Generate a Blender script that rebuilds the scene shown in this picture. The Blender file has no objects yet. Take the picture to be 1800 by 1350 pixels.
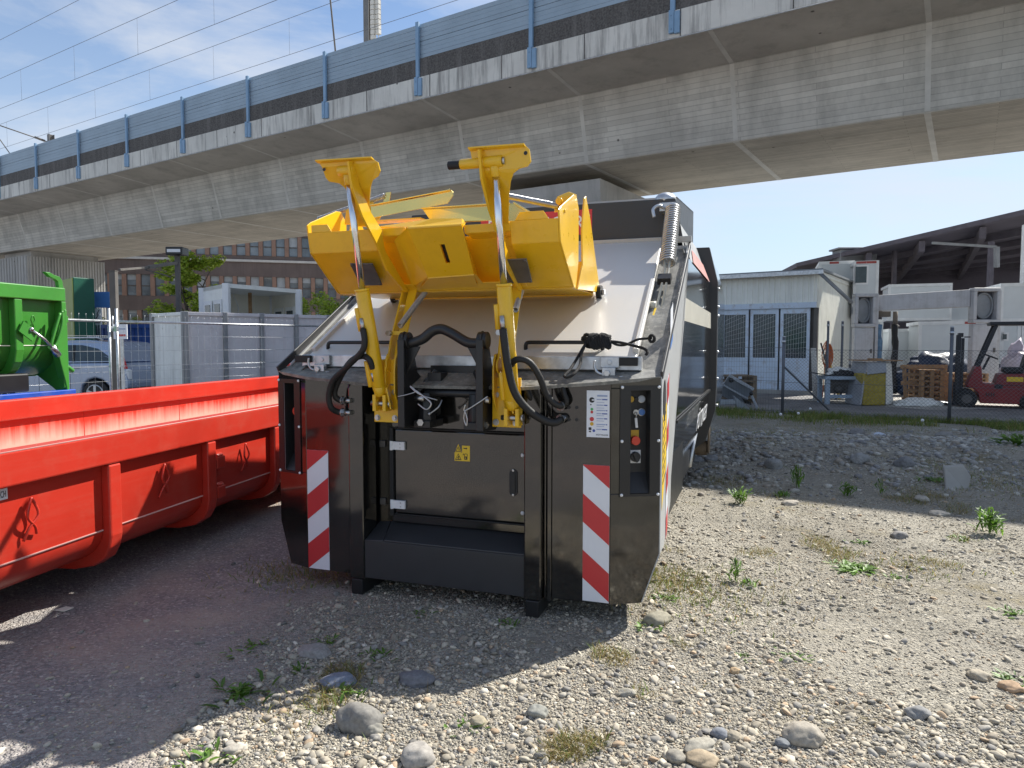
import bpy, bmesh, math, random
import numpy as np
from mathutils import Vector, Matrix, noise as mnoise
random.seed(7); rng = np.random.default_rng(11)
SC = bpy.context.scene
COL = SC.collection
R = math.radians
V = Vector

# ------------------------------------------------------------------ camera
F_PX, PITCH, CAM_H = 1248.0, math.atan(72/1248.0), 1.6
cam_d = bpy.data.cameras.new('camera'); cam = bpy.data.objects.new('camera', cam_d); COL.objects.link(cam)
cam_d.sensor_fit = 'HORIZONTAL'; cam_d.sensor_width = 36; cam_d.lens = 36*F_PX/1800
cam_d.clip_start = .05; cam_d.clip_end = 3000
cam.location = (0, 0, CAM_H); cam.rotation_euler = (math.pi/2-PITCH, 0, 0)
SC.camera = cam
# ------------------------------------------------------------------ sun, sky, exposure
SUN_DIR = V((.78, .60, 1.0)).normalized()          # towards the sun
SUN_EL = math.asin(SUN_DIR.z); SUN_AZ = math.atan2(SUN_DIR.x, SUN_DIR.y)
sd = bpy.data.lights.new('sun', 'SUN'); sd.energy = 3.5; sd.angle = R(.55); sd.color = (1, .955, .875)
so = bpy.data.objects.new('sun', sd); COL.objects.link(so); so.location = (0, 0, 30)
so.rotation_euler = (-SUN_DIR).to_track_quat('-Z', 'Y').to_euler()
W = bpy.data.worlds.new('World'); SC.world = W; W.use_nodes = True
wn, wl = W.node_tree.nodes, W.node_tree.links; wn.clear()
wo = wn.new('ShaderNodeOutputWorld'); bg = wn.new('ShaderNodeBackground'); bg.inputs[1].default_value = .071
sky = wn.new('ShaderNodeTexSky'); sky.sky_type = 'NISHITA'; sky.sun_disc = False
sky.sun_elevation = SUN_EL; sky.sun_rotation = SUN_AZ; sky.altitude = 400
sky.air_density = 1.0; sky.dust_density = .5; sky.ozone_density = 2.0
tc = wn.new('ShaderNodeTexCoord'); mp = wn.new('ShaderNodeMapping'); mp.inputs['Scale'].default_value = (1.6, 1.6, 5.5)
mp.inputs['Rotation'].default_value = (0, 0, R(25)); mp.inputs['Location'].default_value = (3.9, 1.6, .35)
n1 = wn.new('ShaderNodeTexNoise'); n1.inputs['Scale'].default_value = 1.7; n1.inputs['Detail'].default_value = 9; n1.inputs['Roughness'].default_value = .6
n1.inputs['Distortion'].default_value = .5
cr = wn.new('ShaderNodeValToRGB'); cr.color_ramp.elements[0].position = .41; cr.color_ramp.elements[1].position = .76
sep = wn.new('ShaderNodeSeparateXYZ')
hz = wn.new('ShaderNodeMapRange'); hz.inputs[1].default_value = .0; hz.inputs[2].default_value = .42; hz.inputs[3].default_value = .85; hz.inputs[4].default_value = 0
mx = wn.new('ShaderNodeMath'); mx.operation = 'MULTIPLY'; mx.inputs[1].default_value = .85
mix = wn.new('ShaderNodeMix'); mix.data_type = 'RGBA'; mix.inputs[7].default_value = (4.75, 4.95, 5.3, 1)
wl.new(tc.outputs['Generated'], mp.inputs[0]); wl.new(mp.outputs[0], n1.inputs[0]); wl.new(n1.outputs[0], cr.inputs[0])
wl.new(tc.outputs['Generated'], sep.inputs[0]); wl.new(sep.outputs[2], hz.inputs[0])
wl.new(cr.outputs[0], mx.inputs[0])
hmix = wn.new('ShaderNodeMix'); hmix.data_type = 'RGBA'; hmix.inputs[7].default_value = (3.55, 4.15, 5.0, 1)
wl.new(sky.outputs[0], hmix.inputs[6]); wl.new(hz.outputs[0], hmix.inputs[0])
wl.new(hmix.outputs[2], mix.inputs[6]); wl.new(mx.outputs[0], mix.inputs[0])
wl.new(mix.outputs[2], bg.inputs[0]); wl.new(bg.outputs[0], wo.inputs[0])
SC.view_settings.view_transform = 'Standard'; SC.view_settings.look = 'None'
SC.view_settings.exposure = 1.25; SC.view_settings.gamma = 1
SC.render.resolution_x, SC.render.resolution_y = 1024, 768

# ------------------------------------------------------------------ measuring helpers (photo pixel + real depth -> metres)
_c, _s = math.cos(PITCH), math.sin(PITCH)
def ray(px, py):
    u, v = (px-900)/F_PX, (675-py)/F_PX
    return V((u, _c+v*_s, -_s+v*_c))
CAMV = V((0, 0, CAM_H))
def ground(px, py, z=0.):
    d = ray(px, py); return CAMV+d*((z-CAM_H)/d.z)
def at(px, py, Y):
    d = ray(px, py); return CAMV+d*(Y/d.y)

# ------------------------------------------------------------------ mesh builder
def frame_of(d):
    d = V(d).normalized(); a = V((0, 0, 1)) if abs(d.z) < .9 else V((1, 0, 0))
    x = d.cross(a).normalized(); return x, d.cross(x).normalized()
def smooth_path(pts, n=6, closed=False):
    P = [V(p) for p in pts]; out = []
    m = len(P)
    for i in range(m if closed else m-1):
        if closed: p0, p1, p2, p3 = P[i-1], P[i], P[(i+1) % m], P[(i+2) % m]
        else: p0, p1, p2, p3 = P[max(i-1, 0)], P[i], P[i+1], P[min(i+2, m-1)]
        for k in range(n):
            t = k/n
            out.append(.5*((2*p1)+(-p0+p2)*t+(2*p0-5*p1+4*p2-p3)*t*t+(-p0+3*p1-3*p2+p3)*t**3))
    if not closed: out.append(P[-1])
    return out
class MB:
    def __init__(s): s.v = []; s.f = []; s.m = []; s.sm = []
    def add(s, vs, fs, mi=0, sm=False):
        o = len(s.v); s.v += [tuple(v) for v in vs]
        for f in fs: s.f.append(tuple(i+o for i in f)); s.m.append(mi); s.sm.append(sm)
        return s
    def bx(s, x0, x1, y0, y1, z0, z1, mi=0):
        vs = [(x, y, z) for x in (x0, x1) for y in (y0, y1) for z in (z0, z1)]
        return s.add(vs, [(0, 1, 3, 2), (4, 6, 7, 5), (0, 4, 5, 1), (2, 3, 7, 6), (0, 2, 6, 4), (1, 5, 7, 3)], mi)
    def obx(s, c, ax, ay, az, mi=0):          # oriented box: centre and three half-axis vectors
        c, ax, ay, az = V(c), V(ax), V(ay), V(az)
        vs = [c+ax*i+ay*j+az*k for i in (-1, 1) for j in (-1, 1) for k in (-1, 1)]
        return s.add(vs, [(0, 1, 3, 2), (4, 6, 7, 5), (0, 4, 5, 1), (2, 3, 7, 6), (0, 2, 6, 4), (1, 5, 7, 3)], mi)
    def bar(s, a, b, w, h, mi=0, up=(0, 0, 1)):    # rectangular bar from a to b
        a, b = V(a), V(b); d = (b-a); u = V(up); x = d.cross(u).normalized(); z = x.cross(d).normalized()
        return s.obx((a+b)/2, d/2, x*w/2, z*h/2, mi)
    def prism(s, poly, vec, mi=0, sm=False):
        P = [V(p) for p in poly]; n = len(P); vec = V(vec)
        vs = P+[p+vec for p in P]
        fs = [tuple(range(n)), tuple(range(2*n-1, n-1, -1))]+[(i, (i+1) % n, n+(i+1) % n, n+i) for i in range(n)]
        return s.add(vs, fs, mi, sm)
    def sheet(s, strip, vec, mi=0):               # open poly-line extruded along vec (no caps)
        P = [V(p) for p in strip]; n = len(P); vec = V(vec)
        return s.add(P+[p+vec for p in P], [(i, i+1, n+i+1, n+i) for i in range(n-1)], mi)
    def tube(s, path, r, n=10, mi=0, closed=False, sm=True):
        P = [V(p) for p in path]; m = len(P)
        rs = r if isinstance(r, (list, tuple)) else [r]*m
        x = None; vs = []
        for i, p in enumerate(P):
            if closed: d = P[(i+1) % m]-P[i-1]
            else: d = P[min(i+1, m-1)]-P[max(i-1, 0)]
            if d.length < 1e-9: d = V((0, 0, 1))
            d.normalize()
            if x is None: x, y = frame_of(d)
            else:
                x = (x-d*x.dot(d)); x = x.normalized() if x.length > 1e-6 else frame_of(d)[0]
                y = d.cross(x)
            vs += [p+(x*math.cos(2*math.pi*k/n)+y*math.sin(2*math.pi*k/n))*rs[i] for k in range(n)]
        fs = []
        for i in range(m if closed else m-1):
            j = (i+1) % m
            fs += [(i*n+k, i*n+(k+1) % n, j*n+(k+1) % n, j*n+k) for k in range(n)]
        s.add(vs, fs, mi, sm)
        if not closed:
            o = len(s.v)-len(vs)
            s.f += [tuple(o+k for k in range(n)), tuple(o+(m-1)*n+k for k in range(n-1, -1, -1))]; s.m += [mi]*2; s.sm += [False]*2
        return s
    def cyl(s, a, b, r, n=16, mi=0, sm=True): return s.tube([a, b], r, n, mi, sm=sm)
    def spring(s, a, b, Rr, r, turns, mi=0, seg=10, n=6):
        a, b = V(a), V(b); x, y = frame_of(b-a); N = int(turns*seg)
        return s.tube([a+(b-a)*(i/N)+(x*math.cos(2*math.pi*i/seg)+y*math.sin(2*math.pi*i/seg))*Rr for i in range(N+1)], r, n, mi)
    def ball(s, c, rx, ry=None, rz=None, mi=0, nu=12, nv=8):
        ry = rx if ry is None else ry; rz = rx if rz is None else rz; c = V(c); vs = []
        for j in range(1, nv):
            t = math.pi*j/nv
            vs += [c+V((rx*math.sin(t)*math.cos(2*math.pi*i/nu), ry*math.sin(t)*math.sin(2*math.pi*i/nu), rz*math.cos(t))) for i in range(nu)]
        vs += [c+V((0, 0, rz)), c-V((0, 0, rz))]; T, B = len(vs)-2, len(vs)-1; fs = []
        for j in range(nv-2): fs += [(j*nu+i, (j+1)*nu+i, (j+1)*nu+(i+1) % nu, j*nu+(i+1) % nu) for i in range(nu)]
        fs += [(T, i, (i+1) % nu) for i in range(nu)]+[(B, (nv-2)*nu+(i+1) % nu, (nv-2)*nu+i) for i in range(nu)]
        return s.add(vs, fs, mi, True)
    def disc(s, c, nrm, r, t, mi=0, n=20):
        c, nrm = V(c), V(nrm).normalized(); return s.cyl(c, c+nrm*t, r, n, mi)
    def text(s, body, size, o, ux, uy, mi=0, depth=.0015, align='LEFT', sx=1.0):
        cu = bpy.data.curves.new('lettering', 'FONT'); cu.body = body; cu.size = size; cu.extrude = depth/2; cu.align_x = align; cu.resolution_u = 3
        ob = bpy.data.objects.new('lettering', cu); COL.objects.link(ob)
        dg = bpy.context.evaluated_depsgraph_get(); me = ob.evaluated_get(dg).to_mesh()
        ux, uy, o = V(ux).normalized(), V(uy).normalized(), V(o); nn = ux.cross(uy)
        vs = [o+ux*v.co.x*sx+uy*v.co.y+nn*(v.co.z+depth/2) for v in me.vertices]
        s.add(vs, [tuple(p.vertices) for p in me.polygons], mi)
        ob.evaluated_get(dg).to_mesh_clear(); bpy.data.objects.remove(ob); bpy.data.curves.remove(cu)
        return s
    def build(s, name, mats, parent=None, bevel=0, seg=2, loc=None, rotz=0, recalc=True, **tags):
        me = bpy.data.meshes.new(name); me.from_pydata(s.v, [], s.f)
        if not isinstance(mats, (list, tuple)): mats = [mats]
        for m in mats: me.materials.append(m)
        me.polygons.foreach_set('material_index', s.m); me.polygons.foreach_set('use_smooth', s.sm)
        if recalc:
            bm = bmesh.new(); bm.from_mesh(me); bmesh.ops.recalc_face_normals(bm, faces=bm.faces); bm.to_mesh(me); bm.free()
        ob = bpy.data.objects.new(name, me); COL.objects.link(ob)
        if parent is not None: ob.parent = parent
        if loc is not None: ob.location = loc
        ob.rotation_euler.z = rotz
        if bevel:
            b = ob.modifiers.new('edge', 'BEVEL'); b.width = bevel; b.segments = seg; b.limit_method = 'ANGLE'; b.angle_limit = R(35); b.harden_normals = False
        for k, v in tags.items(): ob[k] = v
        return ob
def thing(name, label, cat, loc=(0, 0, 0), rotz=0, group=None):
    o = bpy.data.objects.new(name, None); COL.objects.link(o); o.location = loc; o.rotation_euler = (0, 0, rotz)
    o.empty_display_size = .2; o['label'] = label; o['category'] = cat
    if group: o['group'] = group
    return o
def copy_tree(o, parent=None):
    c = o.copy(); COL.objects.link(c)
    if parent is not None: c.parent = parent
    for ch in list(o.children): copy_tree(ch, c)
    return c

# ------------------------------------------------------------------ materials
def _nodes(name):
    m = bpy.data.materials.new(name); m.use_nodes = True; nt = m.node_tree
    return m, nt, nt.nodes, nt.links, nt.nodes['Principled BSDF']
def noise_node(N, L, vec, scale, detail=5, rough=.6, sc=None):
    t = N.new('ShaderNodeTexNoise'); t.inputs['Scale'].default_value = scale; t.inputs['Detail'].default_value = detail; t.inputs['Roughness'].default_value = rough
    if sc is not None:
        mpn = N.new('ShaderNodeMapping'); mpn.inputs['Scale'].default_value = sc; L.new(vec, mpn.inputs[0]); L.new(mpn.outputs[0], t.inputs[0])
    else: L.new(vec, t.inputs[0])
    return t
def ramp(N, L, src, stops):
    r = N.new('ShaderNodeValToRGB'); e = r.color_ramp.elements
    while len(e) < len(stops): e.new(.5)
    for i, (p, c) in enumerate(stops):
        e[i].position = p; e[i].color = (c, c, c, 1) if not isinstance(c, (tuple, list)) else (*c, 1)
    L.new(src, r.inputs[0]); return r
def mixc(N, L, fac, a, b):
    m = N.new('ShaderNodeMix'); m.data_type = 'RGBA'
    for i, x in ((0, fac), (6, a), (7, b)):
        if hasattr(x, 'is_output'): L.new(x, m.inputs[i])
        elif i == 0: m.inputs[0].default_value = x
        else: m.inputs[i].default_value = (*x, 1)
    return m.outputs[2]
def mat(name, col, rough=.5, metal=0, var=.12, vs=2.5, bump=0, bs=40, coat=0, streak=0, dirt=None, dirt_amt=0, dirt_scale=4, spec=.5, rvar=.08, ssc=(14, 14, .8), alpha=None):
    m, nt, N, L, B = _nodes(name)
    tcn = N.new('ShaderNodeTexCoord'); oc = tcn.outputs['Object']
    n = noise_node(N, L, oc, vs, 6)
    c = mixc(N, L, ramp(N, L, n.outputs[0], [(.3, 0.), (.7, 1.)]).outputs[0], [x*(1-var) for x in col], [min(1, x*(1+var)) for x in col])
    if streak:
        st = noise_node(N, L, oc, 1.0, 4, .65, ssc)
        c = mixc(N, L, ramp(N, L, st.outputs[0], [(.48, 0.), (.75, streak)]).outputs[0], c, [x*.35 for x in col] if dirt is None else dirt)
    if dirt_amt:
        dn = noise_node(N, L, oc, dirt_scale, 9, .72)
        c = mixc(N, L, ramp(N, L, dn.outputs[0], [(.5, 0.), (.68, dirt_amt)]).outputs[0], c, dirt)
    L.new(c, B.inputs['Base Color'])
    rr = N.new('ShaderNodeMapRange'); rr.inputs[3].default_value = max(0, rough-rvar); rr.inputs[4].default_value = min(1, rough+rvar)
    rn = noise_node(N, L, oc, vs*4, 4); L.new(rn.outputs[0], rr.inputs[0]); L.new(rr.outputs[0], B.inputs['Roughness'])
    B.inputs['Metallic'].default_value = metal; B.inputs['Specular IOR Level'].default_value = spec
    if coat: B.inputs['Coat Weight'].default_value = coat; B.inputs['Coat Roughness'].default_value = .06
    if bump:
        bn = noise_node(N, L, oc, bs, 5); b = N.new('ShaderNodeBump'); b.inputs['Strength'].default_value = bump; b.inputs['Distance'].default_value = .01
        L.new(bn.outputs[0], b.inputs['Height']); L.new(b.outputs[0], B.inputs['Normal'])
    return m
M = {}
M['black_paint'] = mat('black_paint', (.0105, .010, .0092), .10, bump=.010, bs=7, coat=.55, spec=.8, dirt=(.06, .055, .045), dirt_amt=.22, dirt_scale=3, rvar=.05, streak=.15, ssc=(26, 26, .7))
M['black_satin'] = mat('black_satin', (.014, .014, .015), .38, bump=.03, bs=30)
M['black_rubber'] = mat('black_rubber', (.012, .012, .012), .6, bump=.2, bs=260)
M['black_plastic'] = mat('black_plastic', (.02, .02, .021), .5, bump=.05, bs=300)
M['anthracite'] = mat('anthracite', (.036, .037, .040), .42, bump=.04, bs=25)
M['dusty_rim'] = mat('dusty_rim', (.15, .15, .142), .5, var=.45, vs=9, streak=.6, dirt=(.36, .35, .31), dirt_amt=.8, dirt_scale=28, bump=.08, bs=90)
M['lid_grey'] = mat('lid_grey', (.66, .645, .61), .42, .25, var=.03, vs=1.5, bump=.008, bs=3, spec=.7, rvar=.03, streak=.1, dirt=(.45, .42, .36), ssc=(9, 1.2, 1.2))
M['body_grey'] = mat('body_grey', (.42, .43, .43), .4, var=.05, bump=.02, bs=6, dirt=(.3, .28, .24), dirt_amt=.3)
M['cream_band'] = mat('cream_band', (.56, .54, .46), .35, var=.08)
M['yellow_paint'] = mat('yellow_paint', (.80, .475, .014), .30, var=.06, vs=3, bump=.012, bs=14, coat=.25, dirt=(.5, .25, .02), dirt_amt=.2, dirt_scale=7)
M['red_paint'] = mat('red_paint', (.53, .034, .018), .36, var=.07, vs=1.6, bump=.02, bs=10, dirt=(.50, .12, .08), dirt_amt=.25, dirt_scale=5, streak=.16, ssc=(1.2, 1.2, 26))
M['green_paint'] = mat('green_paint', (.055, .27, .035), .34, var=.1, vs=2, bump=.02, bs=9, dirt=(.05, .14, .03), dirt_amt=.4)
M['blue_paint'] = mat('blue_paint', (.012, .07, .42), .45, var=.15, dirt=(.2, .2, .22), dirt_amt=.3)
M['chrome'] = mat('chrome', (.78, .78, .78), .16, 1, var=.05)
M['steel'] = mat('steel', (.5, .5, .5), .34, 1, var=.2, vs=20)
M['galv'] = mat('galv', (.52, .54, .56), .42, .9, var=.25, vs=14, bump=.03, bs=60)
M['flap_painted_reflection'] = mat('flap_painted_reflection', (.70, .55, .20), .25, 1, var=.05, vs=4, rvar=.03)  # flap metal, yellow reflection of the sunlit trough put into its colour
M['grey_plate'] = mat('grey_plate', (.16, .15, .14), .45, .6, var=.25, vs=9)
M['white'] = mat('white', (.78, .79, .8), .45, var=.03)
M['sign_white'] = mat('sign_white', (.74, .76, .8), .4, var=.04)
M['sign_red'] = mat('sign_red', (.55, .035, .04), .38, var=.05)
M['yellow_sign'] = mat('yellow_sign', (.82, .55, .03), .45, var=.03)
M['ink_black'] = mat('ink_black', (.02, .02, .02), .5, var=0)
M['ink_blue'] = mat('ink_blue', (.05, .09, .34), .5, var=.1)
M['btn_red'] = mat('btn_red', (.65, .06, .03), .4)
M['btn_yellow'] = mat('btn_yellow', (.62, .36, .02), .4)
M['btn_white'] = mat('btn_white', (.5, .55, .62), .35)
M['btn_blue'] = mat('btn_blue', (.09, .22, .55), .35)
M['btn_green'] = mat('btn_green', (.08, .4, .12), .4)
M['rope'] = mat('rope', (.012, .012, .013), .8, bump=.6, bs=200)
M['wood'] = mat('wood', (.36, .21, .10), .75, var=.35, vs=9, bump=.2, bs=40, ssc=(3, 30, 30))
M['wood_grey'] = mat('wood_grey', (.2, .15, .10), .85, var=.35, vs=9, bump=.2, bs=40)

# ================================================================== THE GROUND
def ground_h(x, y):
    h = .018*mnoise.noise(V((x*.55, y*.55, .3)))+.007*mnoise.noise(V((x*2.1, y*2.1, 4.)))
    # low heap of rubble behind the compactor on the right
    h += .20*math.exp(-((x-5.2)/2.3)**2-((y-10.2)/1.5)**2)*(1+.35*mnoise.noise(V((x*1.3, y*1.3, 9.))))
    h += .09*math.exp(-((x-8.2)/1.6)**2-((y-9.6)/1.6)**2)
    h += .10*math.exp(-((x-3.1)/1.3)**2-((y-11.5)/1.2)**2)
    f = min(1., max(0., (14.-y)/2.5))
    return h*f
def ground_mat():
    m, nt, N, L, B = _nodes('gravel_ground')
    tcn = N.new('ShaderNodeTexCoord'); oc = tcn.outputs['Object']
    big = noise_node(N, L, oc, .55, 6, .6); mid = noise_node(N, L, oc, 2.6, 7, .65)
    # stones at three sizes
    cols = []; heights = []
    for sc_, in ((16,), (42,), (95,)):
        vo = N.new('ShaderNodeTexVoronoi'); vo.inputs['Scale'].default_value = sc_; vo.inputs['Randomness'].default_value = 1; L.new(oc, vo.inputs[0])
        sp = N.new('ShaderNodeSeparateColor'); L.new(vo.outputs['Color'], sp.inputs[0])
        cols.append(ramp(N, L, sp.outputs[0], [(0, (.15, .14, .118)), (.35, (.28, .262, .22)), (.62, (.39, .36, .295)), (.85, (.50, .46, .37)), (1, (.58, .55, .48))]).outputs[0])
        heights.append(vo.outputs['Distance'])
    c = mixc(N, L, ramp(N, L, mid.outputs[0], [(.42, 0.), (.6, 1.)]).outputs[0], cols[2], cols[1])
    c = mixc(N, L, ramp(N, L, big.outputs[0], [(.52, 0.), (.62, .55)]).outputs[0], c, cols[0])
    # fine packed sand between
    sandn = noise_node(N, L, oc, 130, 4, .7)
    sand = mixc(N, L, sandn.outputs[0], (.27, .25, .208), (.48, .445, .372))
    c = mixc(N, L, ramp(N, L, noise_node(N, L, oc, 1.3, 6, .62).outputs[0], [(.46, 0.), (.6, .8)]).outputs[0], c, sand)
    # darker, compacted wheel tracks and damp patches
    trk = noise_node(N, L, oc, .8, 5, .6, (1, .35, 1))
    dk = N.new('ShaderNodeMix'); dk.data_type = 'RGBA'; dk.blend_type = 'MULTIPLY'; L.new(ramp(N, L, trk.outputs[0], [(.38, .0), (.62, .75)]).outputs[0], dk.inputs[0]); L.new(c, dk.inputs[6]); dk.inputs[7].default_value = (.68, .665, .64, 1); c = dk.outputs[2]
    # moss / dry weed tint
    mossn = noise_node(N, L, oc, 1.05, 8, .7, (1, 1, 1))
    c = mixc(N, L, ramp(N, L, mossn.outputs[0], [(.56, 0.), (.68, .5)]).outputs[0], c, (.20, .155, .05))
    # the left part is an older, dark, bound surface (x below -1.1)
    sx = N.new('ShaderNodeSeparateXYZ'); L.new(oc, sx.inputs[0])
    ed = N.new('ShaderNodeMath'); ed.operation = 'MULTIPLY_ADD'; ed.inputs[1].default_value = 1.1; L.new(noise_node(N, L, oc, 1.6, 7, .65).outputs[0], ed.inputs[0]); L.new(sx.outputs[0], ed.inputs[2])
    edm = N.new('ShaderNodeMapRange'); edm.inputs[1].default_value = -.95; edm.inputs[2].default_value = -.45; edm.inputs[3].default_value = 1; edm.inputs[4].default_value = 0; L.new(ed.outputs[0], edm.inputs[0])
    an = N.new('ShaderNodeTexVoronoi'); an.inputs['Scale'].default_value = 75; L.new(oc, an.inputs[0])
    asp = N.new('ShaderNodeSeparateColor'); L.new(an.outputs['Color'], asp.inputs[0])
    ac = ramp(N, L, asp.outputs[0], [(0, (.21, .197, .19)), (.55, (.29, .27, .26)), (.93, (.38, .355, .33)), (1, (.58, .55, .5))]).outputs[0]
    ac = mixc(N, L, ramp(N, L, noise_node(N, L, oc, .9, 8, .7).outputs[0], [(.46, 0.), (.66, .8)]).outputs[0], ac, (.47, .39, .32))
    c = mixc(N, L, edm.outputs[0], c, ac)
    L.new(c, B.inputs['Base Color']); B.inputs['Roughness'].default_value = .92; B.inputs['Specular IOR Level'].default_value = .25
    h1 = N.new('ShaderNodeMath'); h1.operation = 'ADD'; L.new(heights[1], h1.inputs[0]); L.new(heights[2], h1.inputs[1])
    h2 = N.new('ShaderNodeMath'); h2.operation = 'MULTIPLY_ADD'; h2.inputs[1].default_value = .35; L.new(sandn.outputs[0], h2.inputs[0]); L.new(h1.outputs[0], h2.inputs[2])
    b = N.new('ShaderNodeBump'); b.invert = True; b.inputs['Strength'].default_value = .9; b.inputs['Distance'].default_value = .012
    L.new(h2.outputs[0], b.inputs['Height']); L.new(b.outputs[0], B.inputs['Normal'])
    return m
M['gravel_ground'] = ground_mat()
def grid_axis(lo, hi, fine_lo, fine_hi, step):
    a = list(np.arange(fine_lo, fine_hi+1e-6, step)); x = fine_lo; d = step; left = []
    while x > lo: d *= 1.35; x -= d; left.append(max(x, lo))
    x = fine_hi; d = step; right = []
    while x < hi: d *= 1.35; x += d; right.append(min(x, hi))
    return left[::-1]+a+right
gx = grid_axis(-900, 900, -5, 12, .11); gy = grid_axis(-60, 1800, 1.2, 14, .11)
vs = [(x, y, ground_h(x, y)) for y in gy for x in gx]; nx = len(gx)
fs = [(j*nx+i, j*nx+i+1, (j+1)*nx+i+1, (j+1)*nx+i) for j in range(len(gy)-1) for i in range(nx-1)]
g = MB(); g.add(vs, fs, 0, True)
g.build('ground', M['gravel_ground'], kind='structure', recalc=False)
M['asphalt'] = mat('asphalt', (.20, .196, .194), .88, var=.3, vs=1.2, bump=.3, bs=120, dirt=(.2, .19, .17), dirt_amt=.45, dirt_scale=1.3)
M['concrete_slab'] = mat('concrete_slab', (.36, .35, .32), .85, var=.2, vs=1.4, bump=.2, bs=60, dirt=(.2, .19, .17), dirt_amt=.4, dirt_scale=1.2)
# yard surface beyond the fences
p = MB()
FA, FB = ground(1375, 729), ground(1668, 744)              # foot of the wire fence
fd = (FB-FA); fd.z = 0; fd.normalize(); fn = V((-fd.y, fd.x, 0)); fn = fn if fn.y > 0 else -fn
for a, b, z in ((FA-fd*6.5, FA+fd*45, .012),):
    q = [a+fn*.25, b+fn*.25, b+fn*60, a+fn*60]
    p.add([(v.x, v.y, z) for v in q], [(0, 1, 2, 3)])
p.build('yard_pavement', M['asphalt'], kind='structure')
p = MB(); p.add([(-40, 12.0, .010), (2.5, 12.6, .010), (3.2, 60, .010), (-60, 60, .010)], [(0, 1, 2, 3)])
p.build('parking_pavement', M['asphalt'], kind='structure')

# loose gravel: countless pebbles in one mesh
def ico(sub):
    bm = bmesh.new(); bmesh.ops.create_icosphere(bm, subdivisions=sub, radius=1)
    v = np.array([x.co[:] for x in bm.verts]); f = np.array([[q.index for q in x.verts] for x in bm.faces]); bm.free(); return v, f
def in_gravel(x, y):
    e = -1.15+.55*mnoise.noise(V((x*1.3, y*1.3, 2.)))
    return x > e
def pebble_field(n, rmin, rmax, ylo, yhi, spread, sub, sandmask=.12, xlo=None):
    pts = []
    while len(pts) < n:
        u = random.random(); y = 1/(1/ylo+u*(1/yhi-1/ylo))         # denser towards the camera
        hw = y*.78+.3; x = random.uniform(-hw if xlo is None else max(-hw, xlo), hw)
        k = mnoise.noise(V((x*.9, y*.9, 6.5)))+.6*mnoise.noise(V((x*2.4, y*2.4, 1.5)))
        keep = 1. if k > -sandmask else .28
        if not in_gravel(x, y): keep *= .08
        if random.random() < keep: pts.append((x, y))
    P = np.array(pts); r = rmin*(rmax/rmin)**(rng.random(n)**2.4)
    bv, bf = ico(sub); nb = len(bv)
    sc_ = np.stack([r*rng.uniform(.8, 1.5, n), r*rng.uniform(.65, 1.05, n), r*rng.uniform(.38, .72, n)], 1)
    a = rng.uniform(0, 6.283, n); tl = rng.normal(0, .25, (n, 2))
    jit = 1+rng.normal(0, .11, (n, nb, 1))
    vv = bv[None]*jit*sc_[:, None, :]
    ca, sa = np.cos(a)[:, None], np.sin(a)[:, None]
    X = vv[..., 0]*ca-vv[..., 1]*sa; Y = vv[..., 0]*sa+vv[..., 1]*ca; Z = vv[..., 2]+tl[:, :1]*X+tl[:, 1:]*Y
    gz = np.array([ground_h(x, y) for x, y in pts])
    out = np.stack([X+P[:, :1], Y+P[:, 1:], Z+(gz+sc_[:, 2]*.35)[:, None]], 2)
    faces = bf[None]+(np.arange(n)*nb)[:, None, None]
    pal = np.array([(.31, .28, .225), (.36, .32, .25), (.20, .195, .18), (.13, .13, .13), (.42, .38, .30), (.34, .24, .15), (.26, .235, .185), (.48, .45, .38), (.18, .155, .12)])
    pal = pal*.72+pal.mean(0)*.28; ci = rng.choice(len(pal), n, p=[.2, .15, .16, .11, .09, .06, .15, .03, .05]); colr = pal[ci]*rng.uniform(.95, 1.65, (n, 1))
    return out.reshape(-1, 3), faces.reshape(-1, 3), np.repeat(colr, nb, 0)
def np_mesh(name, parts, material, **tags):
    off = 0; Vs, Fs, Cs = [], [], []
    for v, f, c in parts: Vs.append(v); Fs.append(f+off); Cs.append(c); off += len(v)
    v, f, c = np.concatenate(Vs), np.concatenate(Fs), np.concatenate(Cs)
    me = bpy.data.meshes.new(name); me.vertices.add(len(v)); me.vertices.foreach_set('co', v.astype(np.float32).ravel())
    k = f.shape[1]; me.loops.add(f.size); me.loops.foreach_set('vertex_index', f.astype(np.int32).ravel())
    me.polygons.add(len(f)); me.polygons.foreach_set('loop_start', np.arange(0, f.size, k, dtype=np.int32))
    me.polygons.foreach_set('use_smooth', np.ones(len(f), bool))
    at_ = me.color_attributes.new('tint', 'FLOAT_COLOR', 'POINT')
    at_.data.foreach_set('color', np.concatenate([c, np.ones((len(c), 1))], 1).astype(np.float32).ravel())
    me.update(calc_edges=True); me.materials.append(material)
    ob = bpy.data.objects.new(name, me); COL.objects.link(ob)
    for kk, vv in tags.items(): ob[kk] = vv
    return ob
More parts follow.
